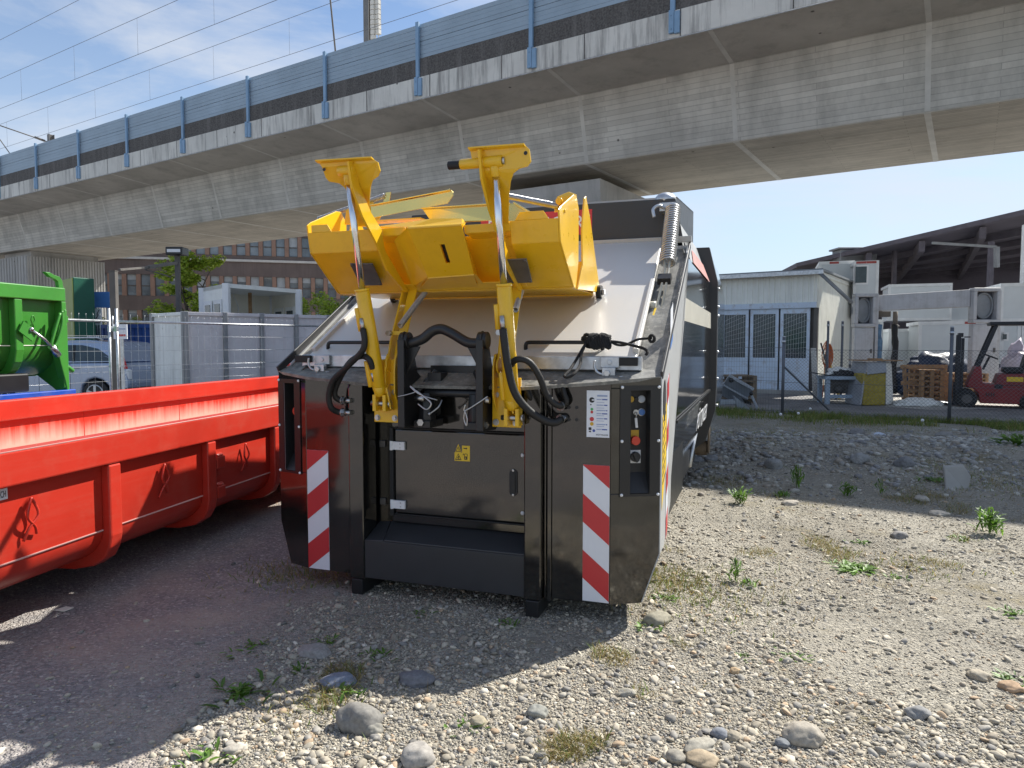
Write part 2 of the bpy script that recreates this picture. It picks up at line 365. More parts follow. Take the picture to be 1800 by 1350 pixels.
def tint_mat(name, rough=.85, bump=.25, bs=90, sss=0, vs=60, var=.25):
    m, nt, N, L, B = _nodes(name); a = N.new('ShaderNodeAttribute'); a.attribute_name = 'tint'
    tcn = N.new('ShaderNodeTexCoord'); n = noise_node(N, L, tcn.outputs['Object'], vs, 6, .65)
    mm = N.new('ShaderNodeMix'); mm.data_type = 'RGBA'; mm.blend_type = 'MULTIPLY'; mm.inputs[0].default_value = 1
    L.new(a.outputs[0], mm.inputs[6]); L.new(ramp(N, L, n.outputs[0], [(.3, 1-var), (.7, 1+var)]).outputs[0], mm.inputs[7]); L.new(mm.outputs[2], B.inputs['Base Color'])
    B.inputs['Roughness'].default_value = rough; B.inputs['Specular IOR Level'].default_value = .3
    if bump:
        b = N.new('ShaderNodeBump'); b.inputs['Strength'].default_value = bump; b.inputs['Distance'].default_value = .004; L.new(n.outputs[0], b.inputs['Height']); L.new(b.outputs[0], B.inputs['Normal'])
    return m
M['pebble'] = tint_mat('pebble_stone')
M['leaf'] = tint_mat('leaf_green', .55, 0, vs=25, var=.2)
pb = [pebble_field(16000, .0065, .022, 2.0, 12.5, 1, 2, xlo=-2.4)]
np_mesh('gravel', pb, M['pebble'], kind='stuff', label='loose rounded grey and beige pebbles strewn over the open ground', category='gravel')
pb = [pebble_field(95000, .0035, .0085, 2.0, 8.5, 1, 1, xlo=-2.4)]
np_mesh('fine_gravel', pb, M['pebble'], kind='stuff', label='fine grit and small chippings between the larger pebbles', category='gravel')

# ================================================================== RAILWAY BRIDGE
def concrete_mat(name, col, board=0, dark=None, stain=.5, axis='x', rough=.9, thr=(.5, .72), ssc=(2.2, 2.2, .35)):
    m, nt, N, L, B = _nodes(name); tcn = N.new('ShaderNodeTexCoord'); oc = tcn.outputs['Object']
    n = noise_node(N, L, oc, .5, 8, .65)
    c = mixc(N, L, ramp(N, L, n.outputs[0], [(.3, 0.), (.7, 1.)]).outputs[0], [x*.8 for x in col], [x*1.15 for x in col])
    st = noise_node(N, L, oc, 1, 7, .7, ssc)
    c = mixc(N, L, ramp(N, L, st.outputs[0], [(thr[0], 0.), (thr[1], stain)]).outputs[0], c, [x*.5 for x in col] if dark is None else dark)
    hgt = noise_node(N, L, oc, 18, 6, .7).outputs[0]
    if board:
        bk = N.new('ShaderNodeTexBrick'); mpn = N.new('ShaderNodeMapping'); L.new(oc, mpn.inputs[0]); L.new(mpn.outputs[0], bk.inputs[0])
        if axis == 'x': mpn.inputs['Rotation'].default_value = (R(90), 0, 0)
        elif axis == 'z': mpn.inputs['Rotation'].default_value = (0, R(90), 0)
        bk.inputs['Scale'].default_value = 1; bk.inputs['Brick Width'].default_value = 3.2; bk.inputs['Row Height'].default_value = board
        bk.inputs['Mortar Size'].default_value = .010; bk.inputs['Mortar Smooth'].default_value = .6
        bk.inputs['Color1'].default_value = (.80, .80, .80, 1); bk.inputs['Color2'].default_value = (1.05, 1.05, 1.05, 1); bk.inputs['Mortar'].default_value = (.58, .58, .58, 1)
        mm = N.new('ShaderNodeMix'); mm.data_type = 'RGBA'; mm.blend_type = 'MULTIPLY'; mm.inputs[0].default_value = .75
        L.new(c, mm.inputs[6]); L.new(bk.outputs[0], mm.inputs[7]); c = mm.outputs[2]
    # small dark air holes and rust marks
    vo = N.new('ShaderNodeTexVoronoi'); vo.inputs['Scale'].default_value = 1.15; L.new(oc, vo.inputs[0])
    c = mixc(N, L, ramp(N, L, vo.outputs['Distance'], [(.028, .8), (.05, 0.)]).outputs[0], c, (.05, .045, .04))
    L.new(c, B.inputs['Base Color']); B.inputs['Roughness'].default_value = rough; B.inputs['Specular IOR Level'].default_value = .25
    b = N.new('ShaderNodeBump'); b.inputs['Strength'].default_value = .35; b.inputs['Distance'].default_value = .02; L.new(hgt, b.inputs['Height']); L.new(b.outputs[0], B.inputs['Normal'])
    return m
M['web_concrete'] = concrete_mat('web_concrete', (.63, .61, .555), board=.115, stain=.6, thr=(.46, .7), ssc=(1.6, 1.6, .5))
M['soffit_concrete'] = concrete_mat('soffit_concrete', (.52, .48, .41), board=.12, axis='flat', stain=.35)
M['deck_concrete'] = concrete_mat('deck_concrete', (.50, .475, .43), stain=.45)
M['light_concrete'] = concrete_mat('light_concrete', (.66, .65, .60), stain=.65, dark=(.16, .155, .15), thr=(.49, .66), ssc=(6, 6, .45))
M['dark_concrete'] = mat('dark_concrete', (.10, .095, .09), .95, var=.5, vs=22, bump=.4, bs=60, streak=.6, dirt=(.2, .19, .18), ssc=(5, 5, .5))
M['joint_concrete'] = mat('joint_concrete', (.60, .585, .54), .9, var=.12)
M['pier_concrete'] = concrete_mat('pier_concrete', (.50, .485, .455), stain=.6)
M['blue_panel'] = mat('blue_panel', (.30, .39, .47), .5, var=.12, vs=1, bump=.0, streak=.25, dirt=(.24, .3, .35), ssc=(.4, .4, 30))
M['blue_post'] = mat('blue_post', (.22, .36, .52), .45, var=.1)
BRZ = math.atan2(-.5402, .8416)
br = thing('railway_bridge', 'long grey concrete railway bridge with blue noise barrier crossing above the yard', 'bridge', (0, 22.5, 1.6-1.6*1.315), BRZ)
br.scale = (1.315, 1.315, 1.315)
LX0, LX1 = -110, 45
sec = [(0, 7.86), (1.6, 7.72), (2.02, 6.13), (6.48, 6.13), (6.9, 7.72), (8.5, 7.86)]
d = MB()
d.prism([(LX0, y, z) for y, z in [(0, 7.86), (1.6, 7.72), (6.9, 7.72), (8.5, 7.86), (8.5, 8.1), (0, 8.1)]], (LX1-LX0, 0, 0))
d.build('deck', M['deck_concrete'], br)
d = MB(); d.prism([(LX0, y, z) for y, z in [(1.6, 7.717), (2.02, 6.15), (6.48, 6.15), (6.9, 7.717)]], (LX1-LX0, 0, 0)); d.build('box_girder', M['web_concrete'], br)
d = MB(); d.bx(LX0, LX1, 2.024, 6.476, 6.125, 6.148); d.build('soffit', M['soffit_concrete'], br)
e = MB(); e.bx(LX0, LX1, -.10, -.002, 7.83, 8.36); e.bx(LX0, LX1, 8.502, 8.6, 7.83, 8.36); e.build('edge_beam', M['light_concrete'], br)
e = MB(); e.bx(LX0, LX1, -.04, .10, 8.363, 8.85); e.bx(LX0, LX1, 8.4, 8.54, 8.363, 8.85); e.build('parapet', M['dark_concrete'], br)
e = MB()
for k in range(2):
    z0 = 8.853+.44*k
    for j in range(4):       # ribbed metal cassette
        e.bx(LX0, LX1, .0-.003*(j % 2), .09, z0+.107*j, z0+.107*(j+1)-.004)
e.build('noise_barrier', M['blue_panel'], br)
for i in range(-30, 12):
    x = i*3.38+.57
    if x < LX0+1 or x > LX1-1 or x < -75: continue
    e = MB(); e.bx(x-.055, x+.055, -.17, -.105, 7.9, 8.36); e.bx(x-.05, x+.05, -.11, -.045, 8.361, 9.75); e.bx(x+.06, x+.17, -.16, -.102, 7.88, 8.32)
    for zz in (7.98, 8.25): e.cyl((x, -.185, zz), (x, -.17, zz), .018, 8)
    e.build('barrier_post', M['blue_post'], br, bevel=.006, seg=1)
# formwork joints on cantilever, web and soffit
for i, x in enumerate(4.69+3.73*np.arange(-21, 10)):
    e = MB(); w = .05
    e.obx(V((x, .8, 7.788)), (w, 0, 0), (0, .79, -.069), (0, 0, .004))
    e.obx(V((x, 1.81, 6.93)), (w, 0, 0), (0, .205, -.775), (0, .004, 0))
    e.obx(V((x, 4.25, 6.123)), (w*1.2, 0, 0), (0, 2.22, 0), (0, 0, .004))
    e.build('formwork_joint', M['joint_concrete'], br)
for x in np.arange(-72, 42, 2.175): e = MB(); e.bx(x-.012, x+.012, -.103, -.09, 7.83, 8.36); e.build('edge_joint', M['dark_concrete'], br)
e = MB(); e.tube([(LX0, -.12, 7.80), (LX1, -.12, 7.80)], .012, 6); e.build('conduit', M['galv'], br)
# piers
def pier(x0, x1, y0, y1, ztop, rib=True, flare=0):
    t = MB(); t.prism([(x0, y0, 0), (x1, y0, 0), (x1, y1, 0), (x0, y1, 0)], (0, 0, ztop-.25))
    if rib:
        for yy in np.arange(y0+.14, y1-.05, .14): t.bx(x1+.002, x1+.045, yy-.032, yy+.032, 0, ztop-.27)
        for xx in np.arange(x0+.3, x1-.05, .3): t.bx(xx-.04, xx+.04, y0-.03, y0-.002, 0, ztop-.27)
    t.bx(x0+.15, x1-.15, y0+.25, y1-.25, ztop-.248, ztop)
    return t

t = pier(-32.6, -29.5, 2.2, 5.9, 6.12); t.build('pier', M['pier_concrete'], br)
t = pier(-1.7, .25, 2.6, 5.6, 5.3); 
t.prism([(-2.6, y, z) for y, z in [(2.5, 5.85), (2.5, 5.55), (2.6, 5.06), (5.6, 5.06), (5.7, 5.55), (5.7, 5.85)]], (3.7, 0, 0))
t.build('pier', M['pier_concrete'], br)
# overhead line above the bridge
def bridge_pt(lx, ly, z): return br.matrix_basis @ V((lx, ly, z))
_n0 = set(bpy.data.objects)
M['wire'] = mat('wire', (.10, .105, .12), .6, .2)
M['mast_steel'] = mat('mast_steel', (.26, .27, .28), .55, .3, var=.2)
M['mast_dark'] = mat('mast_dark', (.12, .11, .10), .7, var=.2)
def wire(name, ly, z, label, sag=.0, n=40, r=.009):
    w = MB(); span = 27.
    pts = []
    for i in range(n*5+1):
        lx = LX0+(LX1-LX0)*i/(n*5); u = ((lx+12.2) % span)/span
        pts.append((lx, ly, z-sag*4*u*(1-u)))
    w.tube(pts, r, 5); return w.build(name, M['wire'], loc=br.location, rotz=BRZ, label=label, category='wire', group='overhead wires above the bridge')
for ly, z, nm in ((2.5, 13.46, 'nearer'), (6.0, 13.53, 'farther')):
    wire('contact_wire', ly, z, 'contact wire of the %s track, lower wire of its pair with droppers' % nm)
    wire('messenger_wire', ly, z+1.46, 'carrying wire of the %s track, upper wire of its pair with droppers' % nm)
    w = MB()
    for lx in np.arange(-76, 20, 5.1): w.tube([(lx, ly, z), (lx, ly, z+1.46)], .005, 4)
    w.build('dropper_wires', M['wire'], loc=br.location, rotz=BRZ, label='thin vertical droppers between the two wires of the %s track' % nm, category='wire', group='overhead wires above the bridge')
wire('feeder_wire', 2.5, 16.79, 'single feeder wire highest above the bridge at the top left')
wire('return_wire', 8.0, 11.6, 'thin return wire just above the blue noise barrier', r=.007)
M['mast_grey'] = mat('mast_grey', (.17, .17, .17), .7, .2, var=.15)
def mast(lx, ly, ztop, label):
    t = thing('catenary_mast', label, 'mast', bridge_pt(lx, ly, 8.1), BRZ, 'catenary masts on the bridge'); h = ztop-8.1
    q = MB(); q.bx(-.15, .15, -.15, -.13, 0, h); q.bx(-.15, .15, .13, .15, 0, h); q.build('flange', M['mast_grey'], t)
    q = MB(); q.bx(-.012, .012, -.13, .13, 0, h); q.build('web', M['mast_dark'], t); return t, h
t, h = mast(-12.3, 8.05, 19, 'tall steel catenary mast with stacked counterweights at the top of the photo')
q = MB()
for k in range(11): q.bx(.22, .40, -.14, .04, 5.9+k*.2, 6.08+k*.2); q.bx(.42, .60, -.05, .13, 6.3+k*.2, 6.48+k*.2)
q.cyl((.31, -.05, 5.6), (.31, -.05, 9), .02, 6); q.cyl((.51, .04, 6), (.51, .04, 9), .02, 6); q.build('counterweight', M['joint_concrete'], t, bevel=.015, seg=1)
t, h = mast(-39.4, 8.05, 14.6, 'small distant catenary mast with bracket above the left end of the barrier')
q = MB(); q.tube([(0, -.15, 6.0), (-1.5, -3.3, 6.9)], .035, 6); q.tube([(-1.2, -3., 6.8), (-.6, -1.6, 4.3), (0, -.15, 3.4)], .03, 6); q.cyl((-.1, -.3, 6.05), (-.3, -.8, 6.2), .07, 8); q.build('bracket', M['mast_dark'], t)
q = MB(); q.tube([(-9.8, 4.0, 10.0), (-9.2, 2.6, 16.5)], .03, 6)
q.build('stay_rod', M['mast_dark'], loc=br.location, rotz=BRZ, label='dark slanting stay rod rising behind the blue barrier', category='rod')
q = MB(); q.tube([(-1.2, 6.6, 9.7), (-2.6, 6.1, 11.1), (.4, 6.3, 11.6)], .03, 6)
q.build('cantilever_bracket', M['mast_dark'], loc=br.location, rotz=BRZ, label='small catenary bracket peeking over the barrier near the top centre', category='bracket')

for o in set(bpy.data.objects)-_n0:
    if o.parent is None: o.scale = br.scale

# ================================================================== WASTE COMPACTOR (main object), local x right, y back, z up
CYAW = R(19.2)
CO = V((-.4303, 4.2931, 0))
EXc = V((math.cos(CYAW), -math.sin(CYAW), 0)); EYc = V((math.sin(CYAW), math.cos(CYAW), 0))
cp = thing('waste_compactor', 'black and light grey waste compactor container with yellow bin lifter, facing the camera', 'waste compactor', CO, -CYAW)
def fp(px, py, y=0.):          # photo pixel at compactor depth y -> compactor coordinates
    d = ray(px, py); P = CO+EYc*y; t = (P-CAMV).dot(EYc)/d.dot(EYc); p = CAMV+d*t-CO
    return V((p.dot(EXc), y, p.z))
XC = .035; XL, XR = -1.235, 1.30
LK, LZ = .60, 1.39                     # lid plane z = LZ + LK*y
def lidz(y): return LZ+LK*y
BK = M['black_paint']
# --- front plates
def wing_pt(side, u, z, o=0.):
    F = V((1.04, 0)) if side > 0 else V((-.968, 0)); E = V((1.30, .13)) if side > 0 else V((-1.235, .075))
    d = E-F; p = F+d*u; n = V((d.y, -d.x)).normalized(); n = n if n.y < 0 else -n
    return V((p.x+n.x*o, p.y+n.y*o, z))
for s in (-1, 1):
    b = MB()
    if s > 0: b.prism([(.70, 0, .115), (1.04, 0, .115), (1.04, 0, 1.385), (.70, 0, 1.345)], (0, .012, 0))
    else: b.prism([(-.968, 0, .115), (-.632, 0, .115), (-.632, 0, 1.345), (-.968, 0, 1.385)], (0, .012, 0))
    q = lambda u, z: wing_pt(s, u, z)
    A = lambda *pts: b.prism([q(*p_) for p_ in pts], (0, .012, 0))
    A((0, .115), (.64, .118), (.999, .40), (.999, .75), (0, .75))
    A((0, .75), (.34, .75), (.34, 1.347), (0, 1.347)); A((.83, .75), (.999, .75), (.999, 1.347), (.83, 1.347))
    A((0, 1.347), (.999, 1.347), (.999, 1.408), (0, 1.385))
    b.build('front_panel', BK, cp, bevel=.003, seg=1)
# hull behind the plates (closed inner shell)
b = MB()
b.bx(-1.20, 1.27, .20, 1.7, .46, 1.30); b.bx(-1.1, 1.15, .20, 4.3, .30, .74)
b.build('inner_shell', M['black_satin'], cp)
# --- posts, base rails, feet
for x0, x1 in ((-.63, -.525), (.54, .645)):
    b = MB(); b.bx(x0, x1, -.035, .13, .1, 1.36); b.build('post', BK, cp, bevel=.008)
    b = MB(); b.bx(x0+.012, x1-.012, -.04, 5.6, .0, .098); b.build('base_rail', M['black_satin'], cp, bevel=.005)
b = MB(); b.bx(.648, .662, .01, .12, .1, 1.34); b.bx(.675, .70, -.012, .012, .1, 1.345); b.bx(.645, .70, .115, .13, .1, 1.34); b.build('post_channel', BK, cp, bevel=.003)
# --- door recess between the posts
b = MB(); b.bx(-.525, .54, .165, .18, .36, 1.36); b.bx(-.41, .535, .135, .16, 1.062, 1.335); b.bx(-.41, .535, .135, .16, .445, .492)
b.prism([(-.525, .16, .36), (-.525, .16, 1.34), (-.46, .165, 1.34), (-.46, .165, .42)], (0, .004, 0))
b.build('recess_wall', BK, cp, bevel=.003, seg=1)
b = MB(); b.prism([(-.44, .164, .438), (.54, .164, .438), (.54, -.03, .366), (-.385, -.03, .366), ], (0, 0, -.012)); b.bx(-.525, .54, -.028, -.012, .11, .354)
b.prism([(-.525, -.028, .352), (-.525, .164, .43), (-.445, .164, .436), (-.388, -.028, .362)], (0, 0, -.012))
b.build('step_ledge', M['anthracite'], cp, bevel=.004)
b = MB(); b.bx(-.385, .505, .118, .136, .507, 1.05)
door = b.build('hatch_door', BK, cp, bevel=.012, seg=3)
b = MB(); b.bx(-.412, -.386, .10, .135, .49, 1.06); b.bx(-.386, .51, .11, .13, 1.0515, 1.0615); b.bx(-.386, .51, .112, .13, .494, .504); b.build('door_seal', M['black_rubber'], cp, bevel=.003)
for z in (.945, .565):
    b = MB(); b.bx(-.405, -.305, .098, .116, z-.026, z+.026); b.cyl((-.398, .102, z-.03), (-.398, .102, z+.03), .012, 10)
    for zz in (-.012, .012): b.disc((-.335, .098, z+zz), (0, -1, 0), .005, .002, 1, 8)
    b.build('hinge', [M['white'], M['steel']], door, bevel=.004)
    b = MB(); b.bx(-.512, -.47, .145, .163, z-.022, z+.022); b.build('hinge', M['grey_plate'], door, bevel=.003)
b = MB(); hx = .425
b.prism([(hx+.027*math.cos(a)+0, .112, .755+(.055 if math.sin(a) > 0 else -.055)+.027*math.sin(a)) for a in np.linspace(0, 2*math.pi, 24, endpoint=False)], (0, .008, 0))
b.prism([(hx+.014*math.cos(a), .106, .755+(.05 if math.sin(a) > 0 else -.05)+.014*math.sin(a)) for a in np.linspace(0, 2*math.pi, 24, endpoint=False)], (0, .005, 0), 1)
for zz in (.83, .68): b.disc((hx-.001, .111, zz), (0, -1, 0), .008, .004, 2, 12)
b.build('handle', [M['black_plastic'], M['ink_black'], M['steel']], door, bevel=.002)
for z in (.925, .572):
    b = MB(); b.ball((.482, .116, z), .012, .006, .012); b.build('rivet', M['white'], door)
# warning pictograms on the door
b = MB(); wx, wz, yy = .036, .868, .1175
b.bx(wx, wx+.05, yy-.001, yy, wz, wz+.052); b.bx(wx+.0505, wx+.103, yy-.001, yy, wz, wz+.097)
b.prism([(wx+.004, yy-.001, wz+.053), (wx+.047, yy-.001, wz+.053), (wx+.0255, yy-.001, wz+.106)], (0, .001, 0))
def tri(cx, cz, h, t, y):
    for r_, m_ in ((1., 1), (.68, 0)):
        b.prism([(cx-h*.62*r_, y-(.0012 if m_ else .0018), cz-h*.5*r_), (cx+h*.62*r_, y-(.0012 if m_ else .0018), cz-h*.5*r_), (cx, y-(.0012 if m_ else .0018), cz+h*.6*r_)], (0, .0005, 0), m_)
tri(wx+.0255, wz+.073, .03, .2, yy-.0005); b.bx(wx+.024, wx+.027, yy-.0035, yy-.0024, wz+.066, wz+.082, 1); b.bx(wx+.024, wx+.027, yy-.0035, yy-.0024, wz+.060, wz+.063, 1)
tri(wx+.025, wz+.025, .036, .2, yy-.0005); b.bar((wx+.018, yy-.003, wz+.02), (wx+.031, yy-.003, wz+.03), .001, .004, 1); b.bar((wx+.026, yy-.003, wz+.013), (wx+.03, yy-.003, wz+.03), .001, .004, 1)
b.bx(wx+.062, wx+.078, yy-.002, yy-.0011, wz+.078, wz+.083, 1); b.prism([(wx+.078, yy-.002, wz+.074), (wx+.087, yy-.002, wz+.0805), (wx+.078, yy-.002, wz+.087)], (0, .0008, 0), 1)
b.bx(wx+.066, wx+.086, yy-.002, yy-.0011, wz+.01, wz+.03, 1); b.tube([(wx+.069, yy-.002, wz+.03), (wx+.066, yy-.002, wz+.042), (wx+.077, yy-.002, wz+.048), (wx+.088, yy-.002, wz+.042), (wx+.084, yy-.002, wz+.03)], .0018, 5, 1); b.bar((wx+.057, yy-.002, wz+.038), (wx+.063, yy-.002, wz+.047), .001, .004, 1); b.bx(wx+.0735, wx+.0775, yy-.0026, yy-.0021, wz+.015, wz+.025, 0)
b.build('warning_sticker', [M['yellow_sign'], M['ink_black']], door)
# --- red and white marker boards
def marker(x0, x1, z0, z1, up_right):
    b = MB(); y = -.003; w = x1-x0; b.bx(x0, x1, y, -.0005, z0, z1, 0)
    per = .325; rise = .125
    k = -3
    while True:          # diagonal red bands clipped to the board
        a = z0+k*per+(.0 if up_right else .133); k += 1
        if a > z1+.5: break
        zl0, zl1 = (a, a+.1625); s = rise if up_right else -rise
        poly = [(x0, zl0), (x1, zl0+s), (x1, zl1+s), (x0, zl1)]
        for lim, sg in ((z0, 1), (z1, -1)):
            out = []
            for i in range(len(poly)):
                p_, q_ = poly[i], poly[(i+1) % len(poly)]; di, dj = sg*(p_[1]-lim), sg*(q_[1]-lim)
                if di >= 0: out.append(p_)
                if di*dj < 0: t = di/(di-dj); out.append((p_[0]+(q_[0]-p_[0])*t, p_[1]+(q_[1]-p_[1])*t))
            poly = out
            if len(poly) < 3: break
        if len(poly) >= 3: b.prism([(x, y-.0015, z) for x, z in poly], (0, .001, 0), 1)
    return b.build('marker_board', [M['sign_white'], M['sign_red']], cp)
marker(-.963, -.803, .12, .905, True)['label'] = 'red and white board with stripes rising to the right'
marker(.885, 1.037, .125, .912, False)['label'] = 'red and white board with stripes falling to the right'
# --- control niches in both wings
def niche(side):
    b = MB(); q = lambda u, z, o: wing_pt(side, u, z, o)
    dpt = -.075
    u0, u1, z0, z1 = .34, .83, .75, 1.347
    i0, i1 = (.38, .79)
    for (a, c) in ((.18, u0+.05), (u1-.05, .985)): b.prism([q(a, .735, .003), q(c, .735, .003), q(c, 1.362, .003), q(a, 1.362, .003)], q(0, 0, .004)-q(0, 0, 0), 0)
    b.prism([q(u0+.05, 1.335, .003), q(u1-.05, 1.335, .003), q(u1-.05, 1.362, .003), q(u0+.05, 1.362, .003)], q(0, 0, .004)-q(0, 0, 0), 0)
    b.prism([q(u0+.05, .735, .003), q(u1-.05, .735, .003), q(u1-.05, .75, .003), q(u0+.05, .75, .003)], q(0, 0, .004)-q(0, 0, 0), 0)
    b.prism([q(i0, .86, dpt), q(i1, .86, dpt), q(i1, 1.33, dpt), q(i0, 1.33, dpt)], q(0, 0, -.01)-q(0, 0, 0), 1)
    b.add([q(i0, .86, dpt), q(i1, .86, dpt), q(u1-.05, .752, 0), q(u0+.05, .752, 0)], [(0, 1, 2, 3)], 1)
    b.add([q(i0, .86, dpt), q(i0, 1.33, dpt), q(u0+.05, 1.335, 0), q(u0+.05, .752, 0)], [(0, 1, 2, 3)], 1)
    b.add([q(i1, .86, dpt), q(i1, 1.33, dpt), q(u1-.05, 1.335, 0), q(u1-.05, .752, 0)], [(0, 1, 2, 3)], 1)
    b.add([q(i0, 1.33, dpt), q(i1, 1.33, dpt), q(u1-.05, 1.335, 0), q(u0+.05, 1.335, 0)], [(0, 1, 2, 3)], 1)
    pn = b.build('control_panel', [M['black_satin'], M['black_plastic']], cp, bevel=0)
    for zz in (.745, 1.05, 1.353):
        for u in (.22, .95):
            r = MB(); p_ = q(u, zz, .007); r.ball(p_, .009); r.build('screw', M['white'], pn)
    nrm = (q(.5, 1, 1)-q(.5, 1, 0)).normalized()
    def knob(u, z, r, mi, h=.012, ring=None):
        k = MB(); p_ = q(u, z, dpt)
        if ring: k.disc(p_, nrm, r*1.25, h*.5, 1)
        k.disc(p_, nrm, r, h, 0); k.build('button', [mi, ring or M['steel']], pn, bevel=.002)
    if side > 0:
        knob(.47, 1.28, .018, M['btn_yellow'], ring=M['black_plastic']); knob(.69, 1.28, .018, M['btn_white'], ring=M['steel']); knob(.69, 1.205, .018, M['btn_blue'], ring=M['steel']); knob(.58, 1.28, .012, M['black_plastic'])
        k = MB(); p_ = q(.57, 1.205, dpt); k.disc(p_, nrm, .016, .01, 0); k.tube([p_+nrm*.01, p_+nrm*.03, p_+nrm*.035+V((-.008, 0, -.03))], .0035, 6, 0); k.bar(p_+nrm*.036+V((-.008, 0, -.03)), p_+nrm*.036+V((-.002, 0, -.085)), .004, .014, 1); k.build('key', [M['steel'], M['white']], pn)
        k = MB(); c = q(.56, 1.075, dpt+.002); k.obx(c, EYc*0+(q(.64, 0, 0)-q(.56, 0, 0)), (0, 0, .028), nrm*.002, 0); k.build('emergency_plate', M['btn_yellow'], pn)
        knob(.55, 1.045, .026, M['btn_red'], .035)
        k = MB(); c = q(.56, .95, dpt+.003); w_ = (q(.68, 0, 0)-q(.56, 0, 0)); k.obx(c, w_, (0, 0, .038), nrm*.003, 0); k.disc(c, nrm, .029, .02, 1); k.obx(c+nrm*.022, w_.normalized()*.008+V((0, 0, .006)), V((0, 0, .026))-w_.normalized()*.012, nrm*.01, 1); k.build('main_switch', [M['white'], M['black_plastic']], pn, bevel=.002)
    else:
        k = MB(); c = q(.66, 1.185, dpt+.002); k.obx(c, (q(.72, 0, 0)-q(.66, 0, 0)), (0, 0, .015), nrm*.002, 0); k.build('emergency_plate', M['btn_yellow'], pn)
        knob(.56, 1.145, .027, M['btn_red'], .04)
niche(1); niche(-1)
# --- instruction plate
b = MB(); x0, x1, z0, z1 = .903, 1.033, 1.07, 1.334; y = -.0015
b.bx(x0, x1, y-.001, 0, z0, z1, 0)
cx = x0+.03
def dot(z, r, mi, x=cx): b.disc((x, y-.001, z), (0, -1, 0), r, .001, mi, 14)
dot(1.28, .0155, 1); b.bx(cx, cx+.015, y-.0026, y-.0021, 1.277, 1.284, 0)
dot(1.228, .008, 3); dot(1.212, .008, 4); dot(1.172, .0125, 4); dot(1.145, .0105, 5); dot(1.107, .008, 2, cx+.012)
b.bx(x0+.012, x0+.028, y-.0022, y-.001, 1.11, 1.125, 1); b.bx(x0+.014, x0+.026, y-.0022, y-.001, 1.098, 1.105, 1); b.disc((x0+.024, y-.001, 1.254), (0, -1, 0), .004, .001, 1, 8)
for k, z in enumerate((1.284, 1.252, 1.222, 1.204, 1.176, 1.143, 1.115)):
    b.bx(x0+.057, x0+.057+.028+.012*(k % 3), y-.0022, y-.001, z-.0025, z+.0025, 6); b.bx(x0+.06+.028+.012*(k % 3), x1-.012, y-.0022, y-.001, z-.003, z+.003, 2)
for z in (1.268, 1.236, 1.193, 1.163, 1.132): b.bx(x0+.057, x1-.03, y-.0022, y-.001, z-.0012, z+.0012, 6)
b.bx(x0+.06, x1-.012, y-.0022, y-.001, 1.3, 1.309, 6)
b.text('PÖTTINGER', .0125, (x0+.056, y-.001, 1.08), (1, 0, 0), (0, 0, 1), 1, .001)
M['ink_pale'] = mat('ink_pale', (.3, .36, .52), .5)
b.build('instruction_plate', [M['sign_white'], M['ink_black'], M['ink_blue'], M['btn_green'], M['sign_red'], M['btn_yellow'], M['ink_pale']], cp)
for x in (.80, .845):
    for z in (1.235, 1.165): b = MB(); b.disc((x, 0, z), (0, -1, 0), .010, .0025, 0, 14); b.build('blank_plug', M['black_plastic'], cp)
# --- dusty rim: front lip and two inclined side flanges
ridge_y = 1.70
b = MB()
xs = [-1.235, -.95, -.5, 0, .55, 1.0, 1.30]; fy = [.075, -.03, -.055, -.06, -.055, -.03, .13]; fz = [1.412, 1.385, 1.352, 1.345, 1.348, 1.385, 1.412]
top = [(x, .24, lidz(.24)-.075) for x in xs]; fr = [(x, y, z) for x, y, z in zip(xs, fy, fz)]
b.add(fr+top, [(i, i+1, 8+i, 7+i) for i in range(6)])
b.add(fr+[(x, y+.004, z-.018) for x, y, z in fr], [(i, i+1, 8+i, 7+i) for i in range(6)])
for xa, xb, y0 in ((1.10, 1.30, .13), (-1.235, -1.06, .075)):
    b.prism([(xa, .2, lidz(.2)-.07), (xb, y0, 1.412), (xb, ridge_y, lidz(ridge_y)-.07), (xa, ridge_y, lidz(ridge_y)-.07)], (0, .0, -.02))
    e_ = xb if xb > 0 else xa
b.build('rim', M['dusty_rim'], cp)
for xe, y0 in ((1.302, .13), (-1.237, .075)): b = MB(); b.bar((xe, y0, 1.418), (xe, ridge_y, lidz(ridge_y)-.06), .014, .05, 0); b.build('rim_edge', M['anthracite'], cp, bevel=.003, seg=1)
